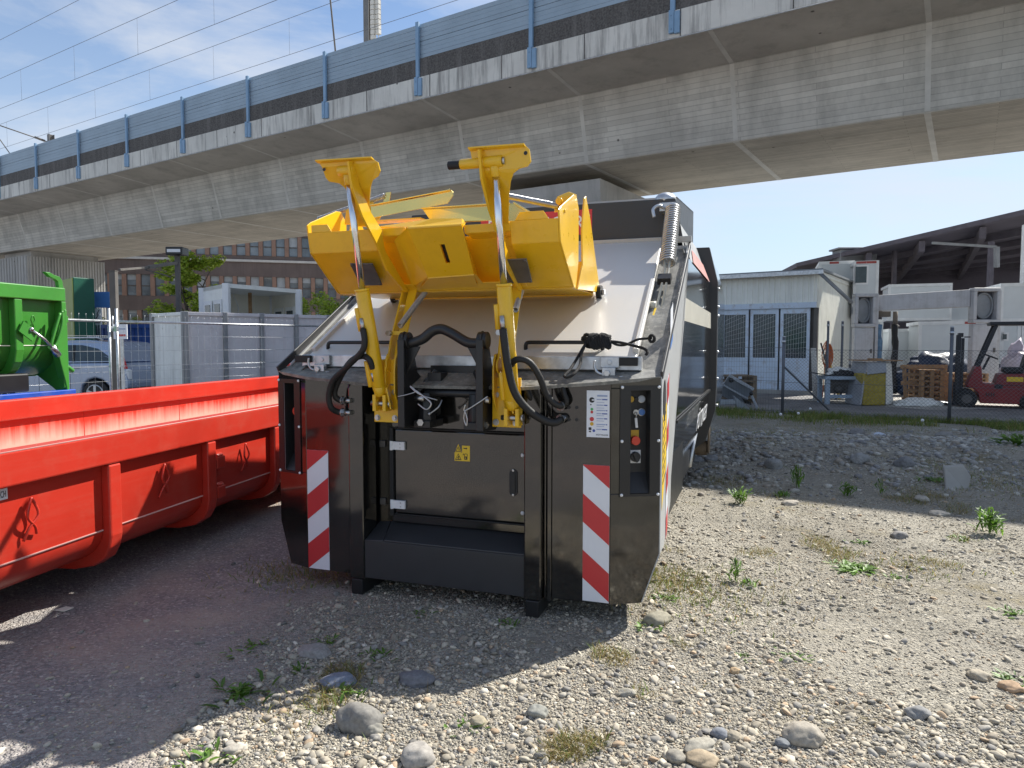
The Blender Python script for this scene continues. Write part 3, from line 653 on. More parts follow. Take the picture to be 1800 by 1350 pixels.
# --- the lid
b = MB(); ly0, ly1 = .215, 1.655
def lidpt(x, y, o=0): return V((x, y-o*LK*.857, lidz(y)+o*.857))
b.prism([lidpt(-1.09, ly0), lidpt(1.145, ly0), lidpt(1.10, ly1), lidpt(-1.045, ly1)], lidpt(0, 0, -.045)-lidpt(0, 0, 0))
lid = b.build('lid', M['lid_grey'], cp, bevel=.010, seg=3)
b = MB(); b.bx(-1.10, 1.185, .150, .185, lidz(.17)-.05, lidz(.17)+.03); fl = b.build('lid_flange', M['galv'], cp, bevel=.005)
for x0, x1 in ((1.05, 1.165), (-1.14, -1.02)):
    b = MB(); b.bx(x0, x1, .128, .148, lidz(.17)-.022, lidz(.17)+.026); b.build('buffer', M['black_rubber'], cp, bevel=.004)
for x in (-.93, 1.0):
    b = MB(); z = lidz(.17)-.022; b.bx(x-.05, x+.06, .125, .147, z-.012, z+.05, 0); b.disc((x+.005, .125, z+.02), (0, -1, 0), .014, .006, 0)
    b.bx(x-.03, x+.045, .085, .12, z-.06, z-.01, 0); b.disc((x, .085, z-.042), (0, -1, 0), .02, .014, 1, 6)
    b.tube(smooth_path([(x-.03, .09, z-.05), (x-.06, .09, z-.035), (x-.075, .09, z-.005), (x-.072, .09, z+.03)]), .008, 8, 0); b.disc((x+.08, .08, z-.065), (0, 0, 1), .018, .01, 1, 6)
    b.build('lid_latch', [M['galv'], M['steel']], cp, bevel=.003)
for x0, x1 in ((-.985, -.44), (.445, .93)):
    b = MB(); y = .29; z = lidz(y)+.04
    b.tube([(x0, y, z-.055)]+smooth_path([(x0, y, z-.02), (x0+.008, y, z-.004), (x0+.03, y, z)])+smooth_path([(x1-.03, y, z), (x1-.008, y, z-.004), (x1, y, z-.02)])+[(x1, y, z-.055)], .0125, 10)
    b.build('lid_handle', M['black_satin'], cp)
for xe in (1.135, -1.075): b = MB(); b.bar((xe, .25, lidz(.25)+.01), (xe*1.0-.02*(1 if xe > 0 else -1), 1.05, lidz(1.05)+.01), .03, .035); b.build('lid_side_rail', M['lid_grey'], cp, bevel=.006)
# --- hopper back wall, unseen cover box raised to shade the red container, cross bar, logo
wy = 1.72
b = MB(); b.prism([(-1.13, wy, 2.41), (1.245, wy, 2.41), (1.185, wy, 2.712), (-1.07, wy, 2.712)], (0, .012, 0)); b.prism([(-1.07, wy+.012, 2.711), (-1.07, 2.6, 2.90), (-1.07, 4.25, 3.05), (-1.07, 4.25, 2.45), (-1.07, wy+.012, 2.43)], (.012, 0, 0)); b.prism([(-1.07, wy+.012, 2.711), (-1.07, 2.6, 2.90), (-1.07, 4.25, 3.05), (-1.07, 4.25, 3.03), (-1.07, 2.6, 2.88), (-1.07, wy+.012, 2.69)], (2.17, 0, 0)); b.prism([(1.10, wy+.35, 2.74), (1.10, 2.6, 2.90), (1.10, 4.25, 3.05), (1.10, 4.25, 2.45), (1.10, wy+.35, 2.43)], (-.012, 0, 0))
b.prism([(1.245, wy+.012, 2.41), (1.185, wy+.012, 2.70), (1.10, 2.5, 2.70), (1.15, 2.5, 2.41)], (-.01, 0, 0)); b.build('hopper_wall', M['anthracite'], cp, bevel=.003, seg=1)
b = MB(); b.bx(-1.24, 1.315, 1.665, 1.705, 2.368, 2.412); b.bx(1.18, 1.30, 1.66, 1.74, 2.25, 2.34)
for x in np.arange(-1.0, 1.2, .33): b.disc((x, 1.665, 2.39), (0, -1, 0), .012, .006, 0, 8)
b.build('cross_bar', M['body_grey'], cp, bevel=.003)
b = MB(); b.bx(-.42, .535, wy-.004, wy-.001, 2.47, 2.668, 0); b.text('PÖTTINGER', .165, (-.36, wy-.004, 2.512), (1, 0, 0), (0, 0, 1), 1, .002, sx=.93)
b.tube([(.487+.028*math.cos(a), wy-.005, 2.615+.028*math.sin(a)) for a in np.linspace(0, 6.28, 20, endpoint=False)], .004, 5, 1, closed=True); b.text('R', .035, (.477, wy-.004, 2.603), (1, 0, 0), (0, 0, 1), 1, .002)
b.build('logo_plate', [M['sign_red'], M['sign_white']], cp)
b = MB(); b.ball((1.10, 1.80, 2.715), .085, .085, .06); b.build('beacon_dome', M['galv'], cp)
# --- body sides (right and mirrored left), end frame, rear body
def secx(pts, side): return pts if side > 0 else [(2*XC-x-.0, z) for x, z in pts]
BODY = [(1.138, 2.644), (1.202, 2.472), (1.279, 2.268), (1.303, 1.93), (1.305, 1.76), (1.301, 1.08), (1.259, .758), (1.14, .47)]
bandm = [3, 2, 0, 1, 0, 0, 0]
yb = [2.6, 2.0, 1.50, 1.43, 1.33, .84, .62, .60]         # where the grey front side plate ends, per section point
for side in (1, -1):
    pts = secx(BODY, side); b = MB()
    for i in range(7):
        (xa, za), (xb, zb) = pts[i], pts[i+1]
        b.add([(xa, yb[i], za), (xa, 4.3, za), (xb, 4.3, zb), (xb, yb[i+1], zb)], [(0, 1, 2, 3)], bandm[i])
    b.build('side_panel', [BK, M['cream_band'], M['body_grey'], M['body_grey']], cp)
    X = (lambda x: x) if side > 0 else (lambda x: 2*XC-x)
    b = MB(); o = .002
    pl = [(.13, 1.408), (.13, .40), (.30, .40), (.61, .60), (.63, .758), (.845, 1.08), (1.33, 1.76), (1.43, 1.93), (1.51, 2.268), (1.69, 2.365), (1.70, 2.36)]
    b.prism([(X(1.304), y, z) for y, z in pl[:-1]], (-.012*side, 0, 0))
    b.prism([(X(1.304), .13, .398), (X(1.304), .60, .585), (X(1.20), .60, .25), (X(1.213), .085, .125)], (-.01*side, 0, 0))
    b.add([(X(1.304), 1.52, 2.27), (X(1.304), 1.69, 2.365), (X(1.21), 2.1, 2.45), (X(1.279), 2.0, 2.268)], [(0, 1, 2, 3)])
    b.build('side_plate', M['body_grey'], cp)
    b = MB(); b.bar((X(1.312), .85, 1.08), (X(1.308), 4.28, 1.08), .012, .02); b.build('weld_strip', M['black_satin'], cp)
b = MB(); b.add([(1.281, 2.2, 2.262), (1.283, 4.2, 2.262), (1.21, 4.2, 2.455), (1.215, 2.75, 2.44)], [(0, 1, 2, 3)]); b.v = [(x+.006, y, z+.004) for x, y, z in b.v]; M['logo_pale'] = mat('logo_pale', (.55, .27, .24), .5); b.build('side_decal', M['logo_pale'], cp)
b = MB(); ux = V((0, 1, 0)); b.text('PÖTTINGER', .22, (1.303, 2.35, .84), ux, V((.085, 0, 1)), 0, .002, sx=1.0); b.v = [(x+(1.297-x)*0+.012, y, z) for x, y, z in b.v]; b.build('side_lettering', M['white'], cp)
FRM = [(1.273, 2.66), (1.37, 2.266), (1.37, 1.112), (1.362, .857), (1.263, .50), (1.0, .28)]
b = MB(); full = FRM+[(2*XC-x, z) for x, z in reversed(FRM)]
b.prism([(x, 4.3, z) for x, z in full], (0, .13, 0)); fr_ = b.build('end_frame', M['anthracite'], cp, bevel=.006)
b = MB()
for z in (2.55, 2.47, 2.4, 2.2, 2.0, 1.9, 1.5, 1.2, .9): b.ball((1.375-(.09 if z > 2.3 else 0)+(2.266-z)*.25*(z > 2.3), 4.36, z), .018)
b.build('frame_bolt', M['galv'], fr_)
b = MB(); b.prism([(x*.97, 4.43, z*.98+.02) for x, z in full], (0, 2.4, 0)); b.build('container_body', BK, cp)
b = MB(); b.prism([(x, 2.5, z) for x, z in [(1.13, 2.66), (-1.06, 2.66), (-1.13, 2.46), (1.2, 2.46)]], (0, 1.8, 0)); b.build('roof', M['body_grey'], cp)
b = MB(); k0 = fp(1226, 744, 3.9); b.tube([k0, k0+V((-.03, -.15, -.22)), k0+V((-.05, -.3, -.42))], .022, 8, 0); b.ball(k0, .05, .05, .05, 1); b.tube([k0, k0+V((.04, .3, .03))], .022, 8, 1); b.build('locking_lever', [M['galv'], M['white']], cp)
b = MB(); k0 = fp(1229, 787, 4.6); b.cyl(k0-V((.1, 0, 0)), k0+V((.09, 0, 0)), .085, 24); b.bx(k0.x-.14, k0.x-.11, 4.5, 4.7, k0.z, k0.z+.4); b.bx(k0.x+.10, k0.x+.12, 4.5, 4.7, k0.z-.05, k0.z+.4); b.build('support_roller', M['wood_grey'], cp, bevel=.004)
# decals on the right side plate
b = MB(); X = 1.3055
b.prism([(X, .17, 1.18), (X, .34, 1.25), (X, .34, .88), (X, .17, .64)], (.001, 0, 0), 0)
for k in range(9): b.prism([(X+.0015, .19, 1.16-k*.045), (X+.0015, .30-.03*(k % 2), 1.205-k*.045), (X+.0015, .30-.03*(k % 2), 1.190-k*.045), (X+.0015, .19, 1.145-k*.045)], (.0006, 0, 0), 2)
b.prism([(X, .36, 1.42), (X, .44, 1.40), (X, .44, .62), (X, .36, .40)], (.001, 0, 0), 1); 
for k in range(4): b.prism([(X+.0015, .36, 1.36-k*.27), (X+.0015, .44, 1.42-k*.27), (X+.0015, .44, 1.29-k*.27), (X+.0015, .36, 1.23-k*.27)], (.0006, 0, 0), 3)
b.prism([(X, .48, 1.80), (X, .60, 1.85), (X, .60, 1.62), (X, .48, 1.56)], (.001, 0, 0), 1); b.prism([(X+.0015, .48, 1.63), (X+.0015, .60, 1.70), (X+.0015, .60, 1.62), (X+.0015, .48, 1.56)], (.0006, 0, 0), 4)
b.v = [(x, y, z) for x, y, z in b.v]; b.build('side_sticker', [M['yellow_sign'], M['sign_white'], M['ink_black'], M['sign_red'], M['btn_blue']], cp)
b = MB(); b.prism([(1.3055, .24+.055*math.cos(a), 1.27+.12*math.sin(a)) for a in np.linspace(0, 6.28, 20, endpoint=False)], (.002, 0, 0)); b.build('side_opening', M['ink_black'], cp)
# --- lid springs with tension rods
for x in (1.17, -1.10):
    a_, c_ = V((x+.0, 1.60, 2.655)), V((x+.055*(1 if x > 0 else -1), .98, 2.18))
    a_, c_ = (fp(1183, 366, 1.60), fp(1173, 463, 1.22)) if x > 0 else (a_, c_)
    if x < 0: a_, c_ = [V((2*XC-v.x, v.y, v.z)) for v in (fp(1183, 366, 1.60), fp(1173, 463, 1.22))]
    b = MB(); b.spring(a_, c_, .052, .0085, 24); sp = b.build('lid_spring', M['steel'], cp)
    s_ = 1 if x > 0 else -1
    b = MB(); b.bx(a_.x-.10 if s_ > 0 else a_.x-.02, a_.x+.02 if s_ > 0 else a_.x+.10, a_.y-.01, wy-.005, a_.z-.02, a_.z+.045, 0); b.bx(a_.x-.015, a_.x+.015, a_.y-.05, wy-.005, a_.z-.12, a_.z+.03, 0)
    b.tube(smooth_path([a_+V((-.06*s_, -.0, .0)), a_+V((-.10*s_, -.03, .02)), a_+V((-.14*s_, -.05, -.01)), a_+V((-.13*s_, -.06, -.07))]), .014, 8, 0); b.build('spring_bracket', M['galv'], sp, bevel=.004)
    d_ = (c_-a_).normalized(); e_ = fp(1158, 545, .85); e_ = e_ if s_ > 0 else V((2*XC-e_.x, e_.y, e_.z))
    b = MB()
    for o in (-.018, .018): b.tube([c_+V((o, 0, .03)), c_+V((o*.7, 0, 0))+d_*.08, e_+V((o, 0, 0))], .009, 8, 0)
    m_ = c_*.65+e_*.35; b.obx(m_, (.045, 0, 0), (0, .03, .02), (0, -.012, .02), 1); b.disc(e_+V((-.06*s_, .02, .03)), (1, 0, 0), .03, .04, 0, 8); b.bar(e_+V((-.02*s_, 0, 0)), e_+V((-.03*s_, -.18, -.12)), .012, .03, 2)
    b.build('tension_rod', [M['cream_band'], M['black_satin'], M['yellow_sign']], sp)

# ================================================================== YELLOW BIN LIFTER (bolted to the compactor)
YP = M['yellow_paint']
LW, RW, TB = -.87, .752, -.08          # left end, right end of the trough, y of its upper band
b = MB(); t = .008
top = [(-.868, TB, 2.315), (-.845, TB, 2.345), (-.72, TB, 2.345), (-.665, TB+.0, 2.318)]
# upper band, tilted face, underside
def slab(xa, xb, prof, mi=0):
    for (y0, z0), (y1, z1) in zip(prof[:-1], prof[1:]):
        d = V((0, y1-y0, z1-z0)); n = V((0, d.z, -d.y)).normalized()*t
        b.prism([(xa, y0, z0), (xb, y0, z0), (xb, y1, z1), (xa, y1, z1)], n if n.y > 0 else -n, mi)
PROF = [(-.085, 2.288), (-.05, 2.165), (.25, 1.940)]
slab(LW, -.40, PROF); slab(.47, RW, PROF)
slab(-.40, -.19, [(-.085, 2.288), (-.073, 2.245)]); slab(.19, .47, [(-.085, 2.280), (-.073, 2.235)])
slab(-.40, .47, [(.20, 1.972), (.25, 1.94)])
for xa, xb in ((-.845, -.70), (.50, .70)): b.prism([(xa, TB-.005, 2.289), (xb, TB-.005, 2.289), (xb-.03, TB-.006, 2.335), (xa+.03 if xa > 0 else xa, TB-.006, 2.335)], (0, .008, 0))
slab(LW, RW, [(.25, 1.94), (.30, 1.925)])
# recess back walls behind the two openings
slab(-.62, .66, [(.06, 2.235), (.33, 1.955)]); b.bx(LW+.004, RW-.004, .262, .838, 1.93, 1.936)
b.prism([(-.40, -.07, 2.25), (-.19, -.07, 2.25), (-.19, .06, 2.23), (-.40, .06, 2.23)], (0, 0, -.006)); b.prism([(.19, -.07, 2.24), (.47, -.07, 2.24), (.47, .06, 2.225), (.19, .06, 2.225)], (0, 0, -.006))
lift = b.build('bin_lifter', YP, cp, bevel=.002, seg=1)
lift['label'] = 'yellow hydraulic bin lifter folded over the grey lid'
# centre channel with slot
A = [fp(716, 400, -.13), fp(811, 394, -.13), fp(833, 482, .08), fp(752, 488, .08)]; Bq = [fp(690, 432, -.03), fp(852, 420, -.0), fp(845, 503, .24), fp(733, 507, .24)]
b = MB(); nrm = (A[1]-A[0]).cross(A[3]-A[0]).normalized(); nrm = nrm if nrm.y > 0 else -nrm
def lerp2(u, v, q=A): return (q[0]*(1-u)+q[1]*u)*(1-v)+(q[3]*(1-u)+q[2]*u)*v
# plate split round the slot
us, vs_ = [0, .49, .585, 1], [0, .36, .74, 1]
for i in range(3):
    for j in range(3):
        if i == 1 and j == 1: continue
        b.prism([lerp2(us[i], vs_[j]), lerp2(us[i+1], vs_[j]), lerp2(us[i+1], vs_[j+1]), lerp2(us[i], vs_[j+1])], nrm*.008)
C = [lerp2(.47, .34), lerp2(.60, .34), lerp2(.60, .76), lerp2(.47, .76)]; b.prism([p_+nrm*.03 for p_ in C], nrm*.003, 1)
b.prism([A[0], A[3], fp(724, 504, .22), fp(693, 422, -.04)], (.006, 0, 0)); b.prism([A[1], A[2], Bq[2], fp(815, 425, -.02)], (-.006, 0, 0))
b.prism([A[0], A[1], A[1]+V((0, .06, .02)), A[0]+V((0, .06, .02))], (0, 0, -.008))
b.prism([A[3], A[2], Bq[2]+V((-.02, 0, 0)), Bq[3]+V((.02, 0, 0))], (0, .0, -.006)); b.prism([A[3], Bq[3], Bq[3]+V((-.03, 0, 0)), A[3]+V((-.012, 0, 0))], (0, .006, 0)); b.prism([A[2], Bq[2], Bq[2]+V((.03, 0, 0)), A[2]+V((.012, 0, 0))], (0, .006, 0))
b.build('centre_channel', [YP, M['ink_black']], lift)
# end plates
for side, X in ((-1, LW), (1, RW)):
    b = MB(); s = side
    P1 = [(-.09, 2.335), (-.053, 2.165), (.25, 1.935), (.30, 1.925), (.36, 2.10), (.36, 2.42), (.30, 2.485), (.24, 2.48), (-.05, 2.36)]
    b.prism([(X, y, z) for y, z in P1], (s*.010, 0, 0))
    P2 = [(.30, 1.925), (.86, 1.945), (.90, 2.0), (.62, 2.40), (.50, 2.52), (.46, 2.50), (.40, 2.30), (.42, 2.08)]
    b.prism([(X+s*.012, y, z) for y, z in P2], (s*.010, 0, 0))
    b.prism([(X-s*.10, .31, 1.935), (X+s*.01, .31, 1.935), (X+s*.01, .86, 1.95), (X-s*.10, .86, 1.95)], (0, 0, .008))
    b.disc((X-s*.002, .02, 2.345), (s, 0, 0), .012, .02, 0, 8)
    b.build('end_plate', YP, lift, bevel=.003, seg=1)
    # upper ear carrying the spring and clamp pivot
    b = MB(); b.prism([(X-s*.02, .30, 2.40), (X-s*.25, .33, 2.40), (X-s*.28, .36, 2.47), (X-s*.17, .38, 2.585), (X-s*.12, .37, 2.58), (X-s*.02, .32, 2.50)] if s < 0 else [(X-s*.0, .30, 2.40), (X-s*.14, .33, 2.40), (X-s*.13, .36, 2.50), (X-s*.06, .38, 2.53), (X-s*.0, .34, 2.50)], (0, .010, 0)); b.disc((X-s*.10, .325, 2.46), (0, -1, 0), .022, .03, 0, 10)
    b.build('spring_ear', YP, lift, bevel=.003, seg=1)
# rear beam with rubber roller
b = MB(); b.bx(-.76, .745, .84, .90, 1.932, 1.98); b.bx(-.76, .745, .835, .842, 1.922, 1.99); b.build('rear_beam', YP, lift, bevel=.004)
for x in (.765, -.80):
    b = MB(); b.cyl((x, .87, 1.945), (x+.035, .87, 1.945), .048, 18, 0); b.disc((x+.035, .87, 1.945), (1, 0, 0), .02, .02, 1, 8); b.build('roller', [M['black_rubber'], M['steel']], lift, bevel=.004)
b = MB(); b.prism([(-.76, .885, 1.99), (.745, .885, 1.99), (.745, .89, 2.16), (-.76, .89, 2.16)], (0, .008, 0)); b.build('back_plate', YP, lift)
# support heads (T plates) and webs
def head(outline, rod_px, name='support_head'):
    b = MB(); Y = lambda pz: max(-.42, min(-.07, -.41+.95*((pz-285)/112.)**1.6*.36 if pz > 285 else -.41))
    P = [fp(px, py, Y(py)) for px, py in outline]
    b.prism(P, (0, .010, 0)); return b
b = head([(559, 284), (655, 279), (664, 285), (668, 300), (664, 309), (654, 316), (650, 330), (648, 360), (656, 398), (622, 398), (618, 345), (606, 330), (596, 322), (578, 319), (572, 312), (566, 294)], 0)
q0 = fp(559, 285, -.41); q1 = fp(657, 279, -.41); b.prism([q0, q1, q1+V((0, -.03, .006)), q0+V((0, -.03, .006))], (0, 0, -.008)); b.disc(fp(570, 298, -.41)+V((0, -.001, 0)), (0, -1, 0), .010, .001, 1)
wL = [(-.455, 2.600), (-.39, 2.622), (-.35, 2.50), (-.22, 2.36), (-.10, 2.28), (-.06, 2.16), (.25, 1.93), (.20, 1.925), (-.03, 2.04), (-.17, 2.20), (-.31, 2.32), (-.42, 2.46)]
b.prism([(-.352, y, z) for y, z in wL], (.014, 0, 0))
b.build('support_head', [YP, M['ink_black']], lift, bevel=.003)
b = head([(826, 263), (924, 256), (930, 262), (933, 284), (927, 292), (912, 296), (902, 304), (897, 318), (894, 345), (893, 396), (868, 396), (850, 340), (846, 300), (840, 290), (830, 285), (828, 272)], 1)
q0 = fp(826, 263, -.41); q1 = fp(924, 256, -.41); b.prism([q0, q1, q1+V((0, -.03, .006)), q0+V((0, -.03, .006))], (0, 0, -.008)); b.disc(fp(924, 269, -.41)+V((0, -.001, 0)), (0, -1, 0), .010, .001, 1)
b.prism([(.425, y, z-.005) for y, z in wL], (.014, 0, 0))
b.build('support_head', [YP, M['ink_black']], lift, bevel=.003)
# cylinders
for top_px, knee, foot, pinx in (((611, 300), (637, 512), (671, 705), 1), ((869, 284), (886, 503), (902, 730), -1)):
    T_, K_, Fo = fp(*top_px, -.40), fp(*knee, -.21), fp(*foot, -.10); ax = (K_-T_).normalized(); K_ = T_+ax*((K_-T_).length); ax2 = (Fo-K_).normalized()
    b = MB(); b.cyl(K_, Fo-ax2*.09, .043, 24); b.tube([Fo-ax2*.09, Fo-ax2*.05, Fo-ax2*.03], [.043, .035, .024], 16); b.cyl(K_+ax2*.0, K_-ax2*.015, .046, 24)
    side = V((-1, 0, 0)); b.cyl(K_+ax2*.10+side*.045+V((0, -.02, 0)), K_+ax2*.24+side*.045+V((0, -.02, 0)), .017, 10); b.cyl(Fo-ax2*.25+side*.045+V((0, -.02, 0)), Fo-ax2*.09+side*.045+V((0, -.02, 0)), .017, 10)
    for o in (-.034, .034): b.obx(Fo+V((o, 0, -.01)), (.011, 0, 0), (0, .035, 0), (0, 0, .05))
    cy = b.build('hydraulic_cylinder', YP, lift, bevel=.002, seg=1)
    b = MB(); b.cyl(T_+(K_-T_)*.05, K_+ax*.05, .0195, 20); b.build('piston_rod', M['chrome'], cy)
    b = MB(); xx = V((1, 0, 0))
    b.cyl(T_-xx*.055, T_+xx*.045, .030, 16, 0); b.cyl(T_+ax*.02, T_+ax*.075, .028, 14, 0); b.cyl(T_+xx*(.045 if pinx < 0 else -.06), T_+xx*(.06 if pinx < 0 else -.045), .02, 12, 1)
    if pinx < 0: b.cyl(T_-xx*.19, T_-xx*.05, .027, 14, 0); b.cyl(T_-xx*.26, T_-xx*.19, .023, 12, 2)
    b.build('rod_eye', [YP, M['steel'], M['black_rubber']], cy, bevel=.002, seg=1)
    b = MB(); b.cyl(Fo+V((-.07, 0, -.015)), Fo+V((.06, 0, -.015)), .016, 12); b.disc(Fo+V((.05, 0, -.015)), (1, 0, 0), .024, .012, 0, 6); b.build('pivot_pin', M['steel'], cy)
# base plates with lugs and arms
for x0, x1, s in ((-.43, -.255, 1), (.352, .528, -1)):
    b = MB(); b.bx(x0, x1, -.055, -.038, 1.112, 1.50 if s > 0 else 1.40); xl = (x0+x1)/2+.02
    for xa in ((xl-.005, xl+.058) if s > 0 else (x0+.02, x0+.082)):
        b.prism([(xa, y, z) for y, z in [(-.055, 1.20), (-.11, 1.30), (-.11, 1.44), (-.10, 1.50), (-.075, 1.535), (-.045, 1.54), (-.02, 1.52), (-.02, 1.30)]], (.012, 0, 0))
    b.prism([(x1-.075, -.056, 1.36), (x1-.06, -.12, 1.33), (x1-.03, -.12, 1.20), (x1-.045, -.056, 1.19)], (.012, 0, 0.0))
    bp = b.build('base_plate', YP, lift, bevel=.004)
    for (x, z) in ((x0+.025, 1.14), (x1-.03, 1.14), (x0+.025, 1.30), (x1-.03, 1.30)): b = MB(); b.disc((x, -.056, z), (0, -1, 0), .019, .004, 0, 16); b.disc((x, -.06, z), (0, -1, 0), .0135, .012, 0, 6); b.build('bolt', M['steel'], bp)
for x in (-.315, .40):
    b = MB(); pth = [(x, -.06, 1.47), (x-.01, .0, 1.60), (x-.03, .12, 1.76), (x-.05, .25, 1.95)]
    for o, w in ((0, .012), (.055, .06)):
        for p_, q_ in zip(pth[:-1], pth[1:]): b.bar(V(p_)+V((o, 0, 0)), V(q_)+V((o, .0, 0))+(V(q_)-V(p_)).normalized()*.01, w, .07 if o == 0 else .012, up=(0, -1, .6))
    b.disc((x-.006, -.06, 1.47), (1, 0, 0), .05, .012, 0, 20)
    ar = b.build('lift_arm', YP, lift, bevel=.004)
    b = MB(); p_ = V((x+.06, -.0, 1.66)); b.bx(p_.x-.05, p_.x+.03, p_.y-.05, p_.y-.035, p_.z-.01, p_.z+.012, 1); b.disc(p_+V((-.06, -.05, 0)), (0, -1, 0), .018, .03, 0, 6); b.build('spring_stop', [M['steel'], YP], ar)
    b = MB(); e_ = fp(752, 507, .33) if x < 0 else fp(918, 506, .33); b.spring(fp(703, 573, -.03) if x < 0 else fp(906, 545, .1), e_, .016, .0035, 42, seg=8, n=5); b.build('return_spring', M['steel'], ar)
# bolted cover plates on the trough face
for pts in ([(617, 459), (657, 459), (674, 497), (636, 498)], [(886, 452), (927, 450), (937, 492), (893, 494)]):
    q_ = [fp(px, py, -.02 if py < 470 else .17) for px, py in pts]; b = MB(); n_ = V((0, .01, .012))
    b.prism([p_-n_*1.0 for p_ in q_], (0, -.006, -.006)); 
    for k, p_ in enumerate(q_): c_ = sum(q_, V())/4; b.disc(p_*.84+c_*.16-n_*1.4, (0, -.65, -.75), .012, .008, 0, 8)
    b.build('cover_plate', M['grey_plate'], lift, bevel=.002, seg=1)
# clamping flaps, springs
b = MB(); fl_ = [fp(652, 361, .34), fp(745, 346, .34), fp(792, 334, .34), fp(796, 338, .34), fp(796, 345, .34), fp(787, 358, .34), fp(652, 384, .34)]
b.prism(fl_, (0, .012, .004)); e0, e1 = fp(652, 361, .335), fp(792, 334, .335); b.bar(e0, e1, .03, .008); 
b.prism([fp(672, 358, .40), fp(684, 357, .40), fp(687, 337, .40), fp(678, 338, .40)], (0, .01, 0)); b.build('clamp_flap', M['flap_painted_reflection'], lift, bevel=.002)
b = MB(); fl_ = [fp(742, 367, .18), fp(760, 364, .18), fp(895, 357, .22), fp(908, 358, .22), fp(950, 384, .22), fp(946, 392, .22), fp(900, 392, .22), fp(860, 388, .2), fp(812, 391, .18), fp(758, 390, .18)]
b.prism(fl_, (0, .012, .004)); b.bar(fp(742, 367, .175), fp(895, 357, .215), .04, .008); b.bar(fp(905, 357, .215), fp(950, 384, .215), .06, .010); b.build('clamp_flap', M['flap_painted_reflection'], lift, bevel=.002)
b = MB(); b.bx(-.62, -.18, .10, .20, 2.37, 2.377); b.prism([fp(665, 398, .06), fp(760, 384, .06), fp(812, 384, .06), fp(812, 394, .0), fp(720, 399, .0)], (0, .05, -.01)); b.build('clamp_bar', YP, lift)
b = MB(); b.spring(fp(558, 386, .30), fp(676, 344, .40), .016, .004, 50, seg=8, n=5); b.build('clamp_spring', M['steel'], lift)
b = MB(); b.spring(fp(893, 345, .42), fp(984, 363, .33), .017, .004, 46, seg=8, n=5); b.build('clamp_spring', M['steel'], lift)

# ------------------------------------------------------------------ black lifting hoop on the front
b = MB()
for x in (-.172, .325):
    s = 1 if x < 0 else -1
    b.bx(x-.022, x+.022, -.19, -.175, 1.10, 1.62); b.prism([(x-.006, y, z) for y, z in [(-.175, 1.10), (-.175, 1.65), (-.14, 1.67), (-.08, 1.65), (-.05, 1.60), (.02, 1.42), (.12, 1.36), (.12, 1.12), (.06, 1.08)]], (.014, 0, 0))
    b.cyl((x-.028, -.12, 1.615), (x+.028, -.12, 1.615), .05, 20)
    b.prism([(x+s*.01, -.13, 1.58), (x+s*.10, -.13, 1.58), (x+s*.01, -.13, 1.42)], (0, .012, 0))
    b.tube([(x+s*.09, -.02, 1.10), (x+s*.09, -.02, 1.18), (x+s*.085, -.02, 1.30)], [.06, .052, .048], 8); b.bx(x+s*.03, x+s*.14, -.09, .1, 1.09, 1.135)
    b.bar((x+s*.03, -.03, 1.31), (x+s*.12, .05, 1.43), .03, .03)
hp = b.build('lifting_hoop', M['black_satin'], cp, bevel=.004)
b = MB(); pth = [(-.172, -.12, 1.605), (-.13, -.12, 1.602), (-.06, -.12, 1.625), (0.0, -.12, 1.668), (.06, -.12, 1.682), (.13, -.12, 1.655), (.22, -.12, 1.606), (.28, -.12, 1.598), (.325, -.12, 1.605)]
b.tube(smooth_path(pth, 6), .030, 16); b.build('hoop_tube', M['black_satin'], hp)
b = MB(); b.cyl((-.09, -.03, 1.30), (.30, -.03, 1.30), .024, 14); b.cyl((-.02, .05, 1.345), (.30, .05, 1.345), .014, 12); b.bx(-.09, .0, .0, .10, 1.33, 1.42); b.bx(-.13, .40, .125, .134, 1.40, 1.46); b.build('cross_tube', M['black_satin'], hp, bevel=.002, seg=1)
for x, y in ((-.085, -.10), (.345, -.20), (-.08, -.11), (.35, -.10)):
    pass
for x in (-.09, .325): b = MB(); b.disc((x, -.085, 1.125), (0, -1, 0), .022, .02, 0, 6); b.build('bolt', M['steel'], hp); b = MB(); b.cyl((x-.03, -.10, 1.27), (x+.03, -.10, 1.27), .018, 10); b.build('locking_pin', M['steel'], hp)
b = MB(); b.tube(smooth_path([(-.19, -.195, 1.285), (-.12, -.20, 1.30), (-.07, -.20, 1.32), (-.105, -.2, 1.35)]), .0035, 6); b.tube(smooth_path([(-.07, -.20, 1.325), (-.01, -.2, 1.285), (.03, -.2, 1.25), (.0, -.2, 1.215), (-.06, -.19, 1.245)]), .005, 6); b.tube(smooth_path([(-.105, -.2, 1.345), (-.04, -.2, 1.30), (.06, -.18, 1.27)]), .0035, 6); b.build('spring_clip', M['steel'], hp); b = MB()
b.tube(smooth_path([(.38, -.2, 1.30), (.32, -.2, 1.26), (.24, -.2, 1.215), (.245, -.2, 1.25)]), .0045, 6); b.tube(smooth_path([(.24, -.2, 1.215), (.255, -.2, 1.17), (.25, -.2, 1.13), (.235, -.2, 1.17), (.24, -.2, 1.21)]), .004, 6); b.tube(smooth_path([(.03, -.05, 1.26), (.02, -.08, 1.22), (-.03, -.09, 1.18)]), .005, 6); b.ball((-.035, -.09, 1.178), .011)
b.build('spring_clip', M['steel'], hp)

